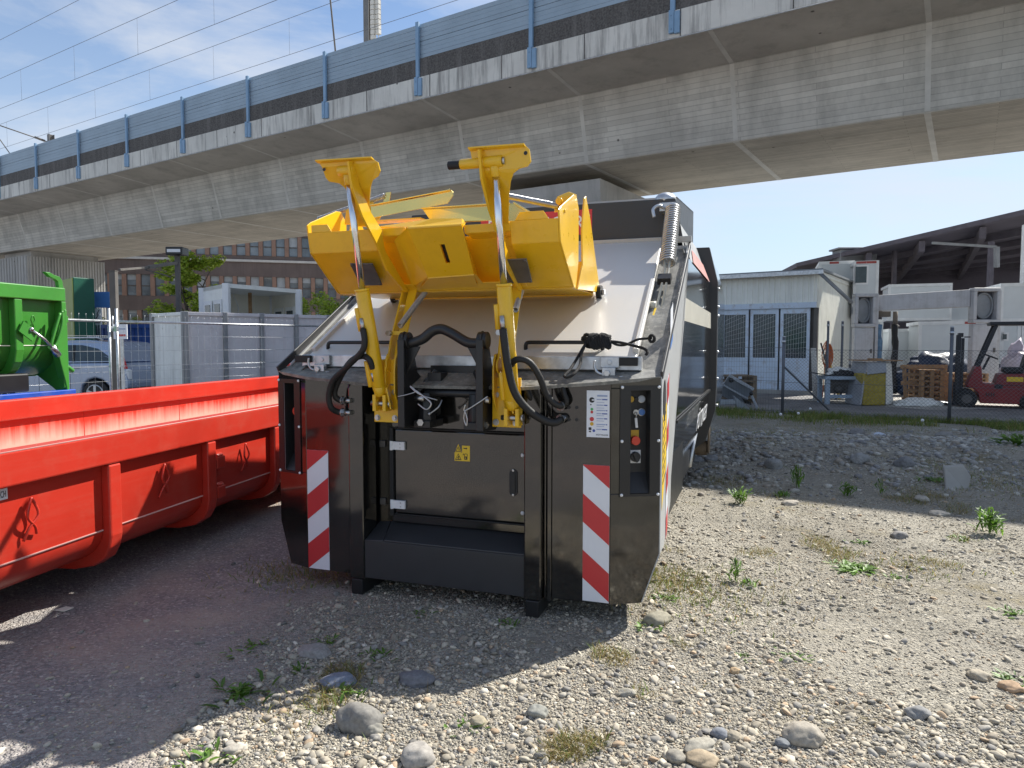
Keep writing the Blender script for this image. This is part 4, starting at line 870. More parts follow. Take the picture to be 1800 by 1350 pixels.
# ------------------------------------------------------------------ hydraulic hoses
def hose(pts, r=.0185):
    b = MB(); P = smooth_path(pts, 8); b.tube(P, r, 12, 0); return b
def union(b, p, d, mi=1): p, d = V(p), V(d); b.cyl(p, p+d*.02, .024, 6, mi, False); b.cyl(p+d*.02, p+d*.06, .015, 10, mi); b.disc(p-d*.002, d, .028, .004, mi)
f1 = fp(636, 560, -.22); f2 = fp(655, 655, -.16)
b = hose([fp(638, 578, -.23), fp(641, 600, -.23), fp(636, 618, -.22), fp(610, 645, -.18), fp(586, 668, -.14), fp(578, 695, -.12), fp(582, 716, -.10), fp(594, 724, -.06), fp(606, 725, -.05)]); b.cyl(f1, fp(637, 578, -.23), .014, 10, 1); union(b, fp(602, 725, -.05), (1, 0, 0)); b.build('hydraulic_hose', [M['black_rubber'], M['steel']], cp)
b = hose([fp(655, 648, -.17), fp(649, 632, -.19), fp(636, 626, -.18), fp(618, 634, -.16), fp(602, 656, -.12), fp(590, 682, -.09), fp(589, 696, -.08), fp(597, 703, -.06), fp(606, 704, -.05)]); b.cyl(f2, fp(658, 670, -.15), .014, 10, 1); union(b, fp(602, 704, -.05), (1, 0, 0)); b.build('hydraulic_hose', [M['black_rubber'], M['steel']], cp)
b = hose([fp(884, 578, -.24), fp(888, 610, -.24), fp(893, 645, -.23), fp(905, 690, -.21), fp(928, 720, -.17), fp(955, 738, -.12), fp(974, 743, -.09), fp(986, 738, -.06)], .022); b.cyl(fp(882, 555, -.24), fp(884, 580, -.24), .014, 10, 1); union(b, fp(985, 737, -.05), (.3, .9, .1)); b.build('hydraulic_hose', [M['black_rubber'], M['steel']], cp)
b = hose([fp(899, 648, -.14), fp(901, 637, -.18), fp(914, 631, -.20), fp(932, 638, -.19), fp(948, 662, -.16), fp(960, 692, -.12), fp(974, 709, -.09), fp(987, 714, -.06)]); union(b, fp(985, 714, -.05), (.3, .9, .1)); b.build('hydraulic_hose', [M['black_rubber'], M['steel']], cp)
b = hose([fp(926, 684, -.03), fp(932, 698, -.03), fp(946, 716, .03), fp(966, 727, .03), fp(985, 732, -.02)], .017); b.build('hydraulic_hose', M['black_rubber'], cp)
b = hose([fp(989, 678, -.02), fp(992, 692, -.04), fp(996, 705, -.04), fp(990, 714, -.03)], .015); b.build('hydraulic_hose', M['black_rubber'], cp)

# ------------------------------------------------------------------ rope tied to the lid handle (a thing of its own)
rt = thing('rope', 'black knotted rope hanging from the right lid handle', 'rope', CO, -CYAW)
yk = .25
b = MB()
for k in range(9):      # bundle of turns
    c_ = fp(1040+random.uniform(-9, 30), 600+random.uniform(-3, 5), yk-.02); a0 = random.uniform(0, 6.28); r0 = random.uniform(.022, .038)
    b.tube([c_+V((random.uniform(.2, .6)*r0*math.sin(2*a+a0), r0*math.sin(a), r0*math.cos(a)*.95))+V((.02*math.cos(a+a0), 0, 0)) for a in np.linspace(0, 6.28, 14, endpoint=False)], .0105, 7, closed=True)
b.ball(fp(1051, 602, yk-.02), .05, .035, .033); b.ball(fp(1058, 600, yk-.03), .04, .03, .035)
for k in range(8): c_ = fp(1040+k*4, 601+2*math.sin(k), yk-.05); b.tube([c_+V((.016*math.sin(a), .012*math.cos(a), .034*math.cos(a+.6))) for a in np.linspace(0, 6.28, 12, endpoint=False)], .009, 6, closed=True)
b.build('knot', M['rope'], rt)
b = MB()
b.tube(smooth_path([fp(1071, 599, yk-.03), fp(1084, 606, yk-.04), fp(1100, 606, yk-.04), fp(1120, 597, .22), fp(1136, 595, .22), fp(1146, 594, .22)]), .0075, 7)
b.tube(smooth_path([fp(1071, 600, yk-.03), fp(1090, 602, yk-.05), fp(1115, 608, .19), fp(1132, 613, .17), fp(1138, 619, .15), fp(1135, 624, .14)]), .0085, 7)
b.tube(smooth_path([fp(1031, 602, yk-.03), fp(1024, 613, .15), fp(1012, 634, .10), fp(1000, 652, .0), fp(992, 661, -.05), fp(999, 663, -.06), fp(1010, 656, -.04), fp(1020, 640, .06), fp(1022, 622, .13), fp(1027, 610, .2)]), .0085, 7)
c_ = fp(1146, 595, .22)
for k in range(6): b.tube([c_+V((.014*math.cos(a)*(1+.2*k/6), .016*math.sin(a+k), .02*math.sin(a))) for a in np.linspace(0, 6.28, 10, endpoint=False)], .008, 6, closed=True)
b.build('strand', M['rope'], rt)

# ================================================================== RED OPEN CONTAINER (local x along its length, y to its left)
def dusty_red():
    m, nt, N, L, B = _nodes('dusty_red'); tcn = N.new('ShaderNodeTexCoord'); oc = tcn.outputs['Object']
    sx = N.new('ShaderNodeSeparateXYZ'); L.new(oc, sx.inputs[0])
    st = noise_node(N, L, oc, 1, 6, .7, (22, 22, 1.2)); lo = noise_node(N, L, oc, .9, 3, .5, (1, 1, .1))
    e = N.new('ShaderNodeMath'); e.operation = 'MULTIPLY_ADD'; e.inputs[1].default_value = -.20; L.new(st.outputs[0], e.inputs[0]); L.new(sx.outputs[2], e.inputs[2])
    e2 = N.new('ShaderNodeMath'); e2.operation = 'MULTIPLY_ADD'; e2.inputs[1].default_value = -.22; L.new(lo.outputs[0], e2.inputs[0]); L.new(e.outputs[0], e2.inputs[2])
    r = N.new('ShaderNodeMapRange'); r.inputs[1].default_value = .57; r.inputs[2].default_value = .72; r.inputs[3].default_value = .82; r.inputs[4].default_value = 0; L.new(e2.outputs[0], r.inputs[0])
    L.new(mixc(N, L, r.outputs[0], (.62, .03, .012), (.56, .45, .36)), B.inputs['Base Color']); B.inputs['Roughness'].default_value = .5
    return m
M['dusty_red'] = dusty_red()
M['weld_pale'] = mat('weld_pale', (.75, .42, .36), .5)
P0 = V((-2.25, 3.12, 0)); RD = V((.182, .983, 0)).normalized(); RZ = math.atan2(RD.y, RD.x)
rc = thing('open_container', 'bright red open-top steel container standing left of the black compactor', 'container', (P0.x*1.18, P0.y*1.18, -.288), RZ); rc.scale = (1.18, 1.18, 1.18)
XA, XB = -.42, 6.9
lift_ = lambda q: q
RP = M['red_paint']; PY = .055
prof = [(PY, .965), (PY, .60), (PY+.012, .545), (PY+.05, .49), (PY+.12, .445), (PY+.25, .41), (PY+.45, .40)]
prof = lift_(prof); b = MB()
def shell(b, prof, xa, xb, mi=0, sm=True):
    n = len(prof); vs = [(xa, y, z) for y, z in prof]+[(xb, y, z) for y, z in prof]
    b.add(vs, [(i, i+1, n+i+1, n+i) for i in range(n-1)], mi, sm)
shell(b, prof, XA, XB)
b.bx(XA, XB, PY+.44, 1.75, .39, .40); b.build('tub', RP, rc, recalc=False)
b = MB(); b.bx(XA, XB, 0, .10, .955, 1.117); b.build('top_rail', RP, rc, bevel=.012, seg=3)
b = MB(); b.bx(XA, XB, 2.17, 2.27, .985, 1.145); b.build('top_rail', RP, rc, bevel=.012, seg=3)
b = MB(); shell(b, [(2.27-y, z+.02) for y, z in prof], XA, XB); b.build('far_wall', M['dusty_red'], rc, recalc=False)
for x in np.arange(-1.1, 6.9, 1.35): b = MB(); b.bx(x-.004, x+.004, 2.2135, 2.2155, .62, .98); b.build('wall_seam', RP, rc)
b = MB(); b.bx(XB-.06, XB, .1, 2.2, .41, 1.19); b.bx(XB-.06, XB, .0, .14, .41, 1.16); b.bx(XB-.08, XB+.05, 2.0, 2.28, 1.1, 1.30); b.build('end_wall', RP, rc, bevel=.008)
b = MB(); b.bx(XA, XA+.06, .1, 2.2, .41, 1.12); b.build('end_wall', RP, rc, bevel=.008)
ribprof = [(.003, .953), (.003, .57), (.015, .505), (.05, .445), (.12, .40), (.24, .375), (.50, .37)]
inn = [(.50, .402), (.31, .412), (.18, .448), (.11, .492), (.07, .546), (.056, .6), (.056, .953)]
ribprof, inn = lift_(ribprof), lift_(inn); ribs = [-.2, .671, 1.545, 2.40, 3.27, 4.14, 5.0, 5.87]
for x in ribs: b = MB(); b.prism([(x-.045, y, z) for y, z in ribprof+inn], (.09, 0, 0)); b.build('rib', RP, rc, bevel=.010, seg=2)
b = MB(); b.tube([(XA, PY-.001, .60), (XB, PY-.001, .60)], .005, 5); b.build('weld_seam', M['weld_pale'], rc)
b = MB(); b.tube([(XA, .004, 1.114), (XB, .004, 1.114)], .004, 5); b.build('worn_edge', M['weld_pale'], rc)
for x in (.16, 1.1, 1.98, 2.85):
    b = MB(); b.tube(smooth_path([(x-.035, PY-.012, .68), (x-.015, PY-.028, .74), (x+.03, PY-.035, .795), (x+.004, PY-.03, .868), (x-.006, PY-.03, .868), (x-.03, PY-.035, .795), (x+.015, PY-.028, .74), (x+.038, PY-.012, .70)], 5), .0065, 8); b.build('net_hook', RP, rc)
for z in (.80, .60): b = MB(); b.bx(1.60, 1.69, .003, .054, z-.04, z+.04); b.cyl((1.61, .03, z+.045), (1.68, .03, z+.045), .02, 10); b.build('hinge_block', RP, rc, bevel=.008)
b = MB(); b.bx(-.30, .058, PY-.006, PY-.001, .895, .945, 0); b.text('TECH', .042, (.05, PY-.0065, .906), (1, 0, 0), (0, 0, 1), 1, .001, align='RIGHT', sx=.5); b.build('name_plate', [M['white'], M['ink_black']], rc)
for y in (.75, 1.71): b = MB(); b.bx(XA, XB, y-.06, y+.06, .246, .39); b.build('base_rail', M['black_satin'], rc, bevel=.006)

# ================================================================== GREEN CONTAINER on blue container, far left
G0 = at(115, 505, 9.0); G0.z = 0; GD = V((.19, .98, 0)).normalized(); GZ = math.atan2(GD.y, GD.x)
gc = thing('skip_container', 'green ribbed hook-lift container stacked on top of a blue one', 'container', V((G0.x, G0.y, 1.02)), GZ)
GP = M['green_paint']; XA, XB = -6.0, 0
b = MB(); prof = [(.10, 1.12), (.10, .52), (.13, .40), (.19, .30), (.32, .2), (.5, .17)]
shell(b, prof, XA, XB); shell(b, [(2.4-y, z) for y, z in prof], XA, XB); b.bx(XA, XB, .48, 1.92, .16, .175); b.build('tub', GP, gc, recalc=False)
for y0, y1 in ((0, .12), (2.28, 2.4)): b = MB(); b.bx(XA, XB, y0, y1, 1.10, 1.27); b.build('top_rail', GP, gc, bevel=.012)
b = MB(); b.prism([(-.07, .0, z) if False else (-.07, y, z) for y, z in [(.0, 1.10), (.0, .02), (.08, -.05), (.18, .02), (.4, .17), (2.0, .17), (2.4, .4), (2.4, 1.10)]], (.07, 0, 0)); b.prism([(-.03, -.01, 1.0), (-.16, -.01, .72), (-.17, -.01, .5), (-.06, -.01, .10), (-.03, -.01, -.05), (.0, -.01, -.05), (.0, -.01, 1.0)], (0, .10, 0)); b.build('end_frame', GP, gc, bevel=.008)
for x in np.arange(-5.6, -.3, .82): b = MB(); b.prism([(x-.055, y, z) for y, z in [(.01, 1.10), (.01, .5), (.04, .36), (.10, .26), (.22, .16), (.5, .12), (.5, .17), (.3, .2), (.19, .3), (.10, .5), (.10, 1.10)]], (.11, 0, 0)); b.build('rib', GP, gc, bevel=.012)
b = MB(); b.tube([(XA, .099, .55), (-.1, .099, .55)], .006, 5); b.build('weld_seam', M['joint_concrete'], gc)
b = MB(); b.prism([(x, .03, z) for x, z in [(-.02, 1.265), (.005, 1.265), (-.01, 1.36), (-.05, 1.41), (-.13, 1.425), (-.20, 1.45), (-.27, 1.45), (-.20, 1.395), (-.12, 1.37), (-.08, 1.345), (-.07, 1.27)]], (0, .05, 0)); b.build('net_arm', GP, gc, bevel=.006)
b = MB(); b.tube([(-.56, -.03, .74), (-.40, -.06, .62), (-.28, -.05, .52)], .016, 8, 0); b.cyl((-.30, -.05, .54), (-.18, -.03, .43), .04, 10, 0); b.obx((-.60, -.02, .72), (.09, 0, -.06), (0, .01, 0), (.035, 0, .06), 1); b.ball((-.56, -.03, .74), .03, mi=0); b.build('tarp_winch', [M['steel'], GP], gc)
b = MB(); b.tube(smooth_path([(-.14, -.04, .95), (-.25, -.05, .70), (-.30, -.05, .55), (-.22, -.04, .56), (-.12, -.04, .80), (-.10, -.03, .98)]), .018, 8); b.build('lock_lever', GP, gc)
b = MB(); b.bx(.0, .05, .02, .09, .84, .92); b.cyl((.03, .05, .28), (.12, .05, .22), .03, 10); b.build('lug', GP, gc, bevel=.004)
b = MB(); x = -.45; b.tube(smooth_path([(x-.03, .08, .76), (x-.01, .06, .80), (x+.025, .05, .85), (x+.01, .05, .90), (x-.01, .05, .90), (x-.025, .05, .85), (x+.01, .06, .80), (x+.03, .08, .77)]), .009, 6); b.build('net_hook', GP, gc)
for y in (.7, 1.7): b = MB(); b.bx(XA, -.2, y-.06, y+.06, .0, .165); b.build('base_rail', M['black_satin'], gc)
for x in (-.75, -2.4): b = MB(); b.bx(x-.22, x+.22, .05, .4, -.0, .22); b.build('base_bracket', M['black_satin'], gc, bevel=.02)
bc = thing('skip_container', 'blue container carrying the green one, only its top edge showing', 'container', V((G0.x, G0.y, 0)), GZ)
BP = M['blue_paint']; b = MB()
b.prism([(-6.3, y, z) for y, z in [(.0, .92), (.04, .2), (.3, .02), (2.1, .02), (2.36, .2), (2.4, .92)]], (6.35, 0, 0)); b.build('tub', BP, bc)
b = MB(); b.bx(-6.32, .07, -.04, .06, .86, 1.012); b.build('top_rail', BP, bc, bevel=.01); b = MB(); b.bx(-6.32, .07, 2.34, 2.44, .86, 1.012); b.build('top_rail', BP, bc, bevel=.01)
for x in np.arange(-6, 0, .9): b = MB(); b.bx(x, x+.09, -.03, .02, .18, .858); b.build('rib', BP, bc, bevel=.008)

# ================================================================== SITE FENCE (mesh panels) on the left
def site_panel(p, q, label, h=2.0):
    p, q = V(p), V(q); d = q-p; Ln = d.length; rz = math.atan2(d.y, d.x)
    t = thing('site_fence_panel', label, 'fence', p, rz, 'mesh fence panels')
    for x in (.02, Ln-.02): b = MB(); b.cyl((x, 0, .02), (x, 0, h+.14), .021, 10); b.build('post', M['galv'], t)
    for z in (h-.06, .12): b = MB(); b.cyl((.02, 0, z), (Ln-.02, 0, z), .019, 8); b.build('rail', M['galv'], t)
    b = MB()
    for x in np.arange(.12, Ln-.05, .115): b.tube([(x, 0, .1), (x, 0, 1.15), (x, -.02, 1.19), (x, 0, 1.23), (x, 0, h+.0), (x+.0, -.0, h+.05)], .0019, 4)
    for z in list(np.arange(.3, h-.05, .235))+[1.15, 1.23]: b.tube([(.03, 0, z), (Ln-.03, 0, z)], .0022, 4)
    b.build('mesh', M['galv'], t)
    for x in (.0, Ln): b = MB(); b.bx(x-.3, x+.3, -.12, .12, .0, .12); b.build('foot_block', M['joint_concrete'], t, bevel=.02)
    return t
a0, a1, a2 = at(100, 640, 10.3), at(196, 640, 11.1), at(205, 640, 11.2); a3 = at(590, 640, 14.8)
for v in (a0, a1, a2, a3): v.z = 0
site_panel(a0-(a1-a0).normalized()*1.6, a1, 'left mesh fence panel in front of the parked car')
md = a2+(a3-a2)*.97
site_panel(a2, md, 'right mesh fence panel in front of the grey steel wall')
sg = thing('fence_clamp', 'steel clamp joining the two mesh fence panels', 'clamp', (a1+a2)/2); b = MB(); b.bx(-.07, .07, -.03, .03, 1.78, 1.86); b.cyl((0, -.05, 1.82), (0, .05, 1.82), .02, 6); b.cyl((0, 0, 1.86), (0, 0, 2.02), .012, 6); b.build('bracket', M['galv'], sg)
# small notice on the post and a grey gate post
p_ = at(215, 470, 13.0); p_.z = 0
gp = thing('gate_post', 'square grey steel post behind the joint of the mesh fence', 'post', at(200, 500, 14.0)*1); gp.location.z = 0
b = MB(); zt = at(200, 477, 14).z; b.bx(-.06, .06, -.06, .06, 0, zt); b.build('shaft', M['mast_dark'], gp, bevel=.01); b = MB(); b.bx(-.065, .065, -.065, .065, zt, zt+.015); b.build('cap', M['mast_dark'], gp)
nb = thing('notice_board', 'small white notice with red stripe on the gate post', 'sign', at(213, 620, 13.7)); nb.location.z = 0; b = MB(); z0, z1 = at(213, 596, 13.7).z, at(213, 570, 13.7).z; b.bx(-.13, .13, -.01, .01, z0, z1, 0); b.bx(-.05, .10, -.014, -.0105, z0+.05, z0+.09, 1); b.bx(-.1, .1, -.014, -.0105, z1-.1, z1-.08, 2); b.build('plate', [M['sign_white'], M['sign_red'], M['ink_pale']], nb); b = MB(); b.bx(-.02, .02, .01, .05, 0, z1); b.build('stake', M['galv'], nb)

# ================================================================== LEFT BACKGROUND
def base(px, py, Y): v = at(px, py, Y); return V((v.x, v.y, 0))
def hz(px, py, Y): return at(px, py, Y).z
# grey steel wall (stacked trench boxes) behind the fence
M['grey_wall'] = mat('grey_wall', (.62, .60, .61), .6, var=.12, vs=1.5, streak=.5, dirt=(.50, .45, .46), dirt_amt=.4, dirt_scale=2.5, bump=.05, ssc=(9, 9, .6))
M['grey_wall_light'] = mat('grey_wall_light', (.70, .73, .72), .6, var=.1, streak=.4, ssc=(9, 9, .6))
c0, c1, c2 = base(270, 600, 15.6), base(327, 600, 14.6), base(577, 600, 16.6)
wz = hz(300, 549, 14.9)
gw = thing('steel_wall', 'grey ribbed steel wall of panels behind the mesh fence', 'wall', c1)
def panel_run(p, q, n, m1, par, rib=.05):
    p, q = p-c1, q-c1; d = (q-p); nrm = V((d.y, -d.x, 0)).normalized(); nrm = nrm if nrm.y < 0 else -nrm
    for k in range(n):
        a, c = p+d*(k/n), p+d*((k+1)/n); b = MB(); e = d.normalized()*.03
        b.prism([a+e, c-e, c-e+V((0, 0, wz)), a+e+V((0, 0, wz))], -nrm*.06)
        b.bar(a+e+nrm*.02+V((0, 0, wz-.04)), c-e+nrm*.02+V((0, 0, wz-.04)), .04, .06)
        for f in (.3, .7): 
            pt = a*(1-f)+c*f+V((0, 0, wz*.86)); b.disc(pt, nrm, .03, .01, 0, 10)
        b.build('panel', m1, par)
    for k in range(n+1):
        a = p+d*(k/n); b = MB(); b.obx(a+V((0, 0, wz/2)), d.normalized()*.045, nrm*.06, (0, 0, wz/2+.01)); b.build('rib', M['mast_steel'], par, bevel=.008)
panel_run(c1, c2, 4, M['grey_wall'], gw); panel_run(c0, c1-(c1-c0)*.03, 1, M['grey_wall_light'], gw)
# white open-sided cabin container on blocks
Yc = 21.
k0, k1, k2 = base(356, 520, 22.6), base(398, 520, 20.8), base(525, 520, 23.2)
ct = thing('cabin_container', 'white cabin container with its long side open, standing above the grey wall', 'container', k1)
z0, z1 = .85, hz(398, 498, 20.8); M['cabin_white'] = mat('cabin_white', (.88, .88, .83), .5, var=.05, dirt=(.4, .38, .33), dirt_amt=.2); M['cabin_cream'] = mat('cabin_cream', (.88, .84, .72), .55, var=.05); M['glass_dark'] = mat('glass_dark', (.05, .07, .08), .12, var=.3, spec=.4)
A, Bv = k2-k1, k0-k1
def quad(b, o, u, v, mi=0, th=.05): n = V(u).cross(V(v)).normalized()*th; b.prism([o, o+u, o+u+v, o+v], n, mi)
Z = V((0, 0, z1-z0)); O_ = V((0, 0, z0))
b = MB(); quad(b, O_+V((0, 0, -.02)), A, Bv, 0, .1); b.build('floor', M['cabin_white'], ct)
b = MB(); quad(b, O_+Z, A, Bv, 0, -.12); b.build('roof', M['cabin_white'], ct)
b = MB(); quad(b, O_+Bv, A, Z, 0, -.04); b.build('back_wall', M['cabin_cream'], ct)
b = MB(); quad(b, O_+A+V((0, 0, .0)), Bv, Z, 0, -.04); b.build('end_wall', M['cabin_cream'], ct)
b = MB(); quad(b, O_, Bv, Z, 0, .04); ew = b.build('end_wall', M['cabin_white'], ct)
for f0, f1 in ((.12, .44), (.52, .84)):
    b = MB(); n_ = V((Bv.y, -Bv.x, 0)).normalized(); n_ = n_ if n_.x < 0 else -n_; e = n_*.07
    quad(b, O_+Bv*f0+Z*.30+e, Bv*(f1-f0), Z*.52, 0, .03); wf = b.build('window', M['white'], ct); b = MB(); quad(b, O_+Bv*(f0+.05)+Z*.35+e+n_*.012, Bv*(f1-f0-.1), Z*.42, 0, .03); b.build('pane', M['glass_dark'], wf)
for f0, f1 in ((.08, .42), (.5, .84)):
    b = MB(); e = -A.normalized()*.06; quad(b, O_+A+Bv*f0+Z*.28+e, Bv*(f1-f0), Z*.5, 0, -.03); wf = b.build('window', M['cabin_white'], ct); b = MB(); quad(b, O_+A+Bv*(f0+.06)+Z*.33+e-A.normalized()*.01, Bv*(f1-f0-.12), Z*.40, 0, -.03); b.build('pane', M['glass_dark'], wf)
for q in (V(), A, Bv, A+Bv): b = MB(); b.obx(q+O_+Z*.5, (.09, 0, 0), (0, .09, 0), Z*.5); b.build('corner_post', M['white'], ct, bevel=.01)
b = MB(); q = A*.5+Bv*.55+O_; b.obx(q+Z*.5, (.05, 0, 0), (0, .03, 0), Z*.48); b.build('inner_post', M['wood'], ct)
b = MB(); b.tube(smooth_path([A*.38+Bv*.9+O_+Z*.95, A*.42+Bv*.8+O_+Z*.75, A*.36+Bv*.8+O_+Z*.6]), .015, 6); b.build('cable', M['white'], ct)
for f in (.05, .95):
    for g_ in (.08, .92): b = MB(); c_ = A*f+Bv*g_; b.bx(c_.x-.3, c_.x+.3, c_.y-.3, c_.y+.3, 0, z0-.03); b.build('support_block', M['joint_concrete'], ct, bevel=.02)
# striped green box, blue signboard, poster
q0, q1, q2 = base(108, 540, 21.3), base(130, 540, 20.3), base(167, 540, 20.8)
gb = thing('green_box', 'tall box with light green side and dark green front behind the green container', 'box', q1); zt = hz(130, 487, 20.3)
M['olive'] = mat('olive', (.22, .27, .06), .5); M['dark_green'] = mat('dark_green', (.008, .10, .06), .45, var=.1)
b = MB(); a_, c_ = q2-q1, q0-q1; b.prism([V(), a_, a_+c_, c_], (0, 0, zt)); b.build('body', M['dark_green'], gb, bevel=.02)
b = MB(); nn = V((c_.y, -c_.x, 0)).normalized(); nn = nn if nn.x < 0 else -nn; b.prism([nn*.004+V((0, 0, .05)), c_+nn*.004+V((0, 0, .05)), c_+nn*.004+V((0, 0, zt-.02)), nn*.004+V((0, 0, zt-.02))], nn*.02); b.build('side_panel', M['olive'], gb)
p0, p1 = at(163, 541, 21.6), at(196, 513, 21.6); sb = thing('blue_sign', 'plain light blue signboard beside the tall green box', 'sign', V((p0.x, 21.6, 0)))
b = MB(); w = p1.x-p0.x; b.bx(0, w, -.02, .02, p0.z, p1.z); M['sky_blue'] = mat('sky_blue', (.10, .26, .62), .5); b.build('board', M['sky_blue'], sb); b = MB(); b.bx(.05, .1, .021, .07, 0, p1.z); b.bx(w-.1, w-.05, .021, .07, 0, p1.z); b.build('legs', M['galv'], sb)
p0, p1 = at(166, 571, 21.2), at(178, 542, 21.2); ps = thing('poster_board', 'small white poster with dark squiggle under the blue signboard', 'sign', V((p0.x, 21.2, 0))); b = MB(); w = p1.x-p0.x; b.bx(0, w, -.02, .02, p0.z, p1.z, 0); b.tube(smooth_path([(w*.75, -.025, p1.z-.05), (w*.5, -.025, p1.z-.16), (w*.6, -.025, p1.z-.2), (w*.25, -.025, p1.z-.33)]), .012, 5, 1); b.bx(.03, w-.03, -.024, -.021, p0.z+.05, p0.z+.08, 1); b.build('board', [M['white'], M['mast_dark']], ps); b = MB(); b.bx(w/2-.03, w/2+.03, .021, .06, 0, p1.z); b.build('stake', M['galv'], ps)
# blue shipping container
p0, p1 = base(160, 640, 22.5), base(345, 640, 21.5); bb = thing('shipping_container', 'dark blue corrugated container parked behind the silver car', 'container', p0, math.atan2((p1-p0).y, (p1-p0).x))
Ln = (p1-p0).length; zt = hz(220, 570, 22); b = MB(); n = int(Ln/.14)
for k in range(n): b.prism([(k*.14, .0, .15), (k*.14+.05, .0, .15), (k*.14+.07, -.035, .15), (k*.14+.12, -.035, .15), (k*.14+.14, 0, .15), (k*.14+.14, 2.3, .15), (k*.14, 2.3, .15)], (0, 0, zt-.27))
M['container_blue'] = mat('container_blue', (.015, .07, .28), .5, var=.15, dirt=(.15, .13, .13), dirt_amt=.3); b.build('corrugated_body', M['container_blue'], bb, recalc=False); b = MB(); b.bx(-.03, Ln+.03, -.06, 2.36, zt-.118, zt); b.build('top_frame', M['container_blue'], bb); b = MB(); b.bx(-.03, Ln+.03, -.06, 2.36, 0.03, .148); b.build('bottom_frame', M['mast_dark'], bb)

# ------------------------------------------------------------------ silver car (rear three quarters, mostly behind the green container)
cw = base(168, 690, 17.3)
M['car_paint'] = mat('car_paint', (.33, .40, .52), .25, .35, var=.04, coat=.6); M['tail_red'] = mat('tail_red', (.5, .02, .02), .2, coat=.5)
car = thing('parked_car', 'silver blue SUV parked behind the mesh fence, rear to the right', 'car', cw, R(-9))
# local x to the rear (right), y away, wheel centre of the rear axle at origin
lower = [(-3.5, .35), (-3.55, .75), (-3.4, .98), (-2.4, 1.08), (.72, 1.12), (.86, .95), (.90, .62), (.88, .38), (.42, .30), (.36, .55), (.2, .70), (0, .75), (-.2, .70), (-.36, .55), (-.42, .28), (-2.25, .28), (-2.3, .5), (-2.5, .68), (-2.7, .70), (-2.9, .60), (-3.05, .30)]
b = MB(); b.prism([(x, .0, z) for x, z in lower], (0, 1.8, 0)); body = b.build('body', M['car_paint'], car, bevel=.05, seg=3)
gh = [(-2.35, 1.08), (-1.7, 1.52), (-1.2, 1.65), (-.4, 1.68), (.28, 1.62), (.52, 1.50), (.70, 1.14)]
b = MB(); m = len(gh); b.add([(x, .05, z) if z < 1.2 else (x, .18, z) for x, z in gh]+[(x, 1.75, z) if z < 1.2 else (x, 1.62, z) for x, z in gh], [tuple(range(m)), tuple(range(2*m-1, m-1, -1))]+[(i, (i+1) % m, m+(i+1) % m, m+i) for i in range(m)]); b.build('cabin', M['car_paint'], car, bevel=.03, seg=3)
def gh_y(z): return .05+.13*min(1, max(0, (z-1.08)/.5))
b = MB(); win = [(-2.05, 1.15), (-1.55, 1.48), (-1.1, 1.55), (-.45, 1.55), (.0, 1.46), (.42, 1.22), (.38, 1.16)]; b.prism([(x, gh_y(z)-.012, z) for x, z in win], (0, .01, 0)); b.build('side_window', M['glass_dark'], car)
b = MB(); b.bar((-.62, gh_y(1.15)-.02, 1.15), (-.66, gh_y(1.55)-.02, 1.55), .05, .02); b.build('window_pillar', M['black_satin'], car)
b = MB(); b.prism([(x, y, z) for x, y, z in [(.40, .10, 1.55), (.56, .12, 1.50), (.74, .04, 1.18), (.84, .0, .98), (.72, -.005, .95), (.66, .03, 1.14)]], (.02, .06, 0)); b.build('tail_lamp', M['tail_red'], car, bevel=.01)
b = MB(); b.prism([(.84, .0, .97), (.9, .03, .95), (.9, .03, .72), (.80, -.004, .76)], (.02, .08, 0)); b.build('reverse_lamp', M['white'], car, bevel=.01)
b = MB(); b.bx(.45, .93, -.01, 1.81, .33, .52); b.build('bumper', M['black_plastic'], car, bevel=.03)
b = MB(); b.tube([(-.75, -.02, .99), (-.42, -.02, .99)], .018, 6); b.build('door_handle', M['car_paint'], car)
for x in (-.68, -1.55): b = MB(); b.bx(x-.004, x+.004, -.004, .0, .4, 1.1); b.build('door_gap', M['ink_black'], car)
b = MB(); b.tube([(-1.5, .25, 1.68), (-1.4, .25, 1.735), (-.1, .25, 1.735), (.05, .25, 1.68)], .018, 6); b.build('roof_rail', M['galv'], car)
b = MB(); b.bx(-.55, .0, .45, .7, 1.72, 1.735); [b.bx(-.55+.06*i, -.53+.06*i, .45, .7, 1.735, 1.79) for i in range(10)]; b.build('roof_tray', M['galv'], car)
for wx_ in (0, -2.65):
    b = MB(); b.cyl((wx_, .0, .35), (wx_, .22, .35), .35, 28); wt = b.build('wheel', M['black_rubber'], car, bevel=.03)
    b = MB(); b.cyl((wx_, -.012, .35), (wx_, .02, .35), .235, 24, 1)
    for k in range(5):
        a = 6.283*k/5+.3; d_ = V((math.cos(a), 0, math.sin(a))); b.bar(V((wx_, -.02, .35))+d_*.04, V((wx_, -.02, .35))+d_*.23, .07, .02, 0, up=(0, 1, 0))
    b.tube([V((wx_+.225*math.cos(a), -.018, .35+.225*math.sin(a))) for a in np.linspace(0, 6.283, 28, endpoint=False)], .018, 6, 0, closed=True); b.build('rim', [M['galv'], M['ink_black']], wt)

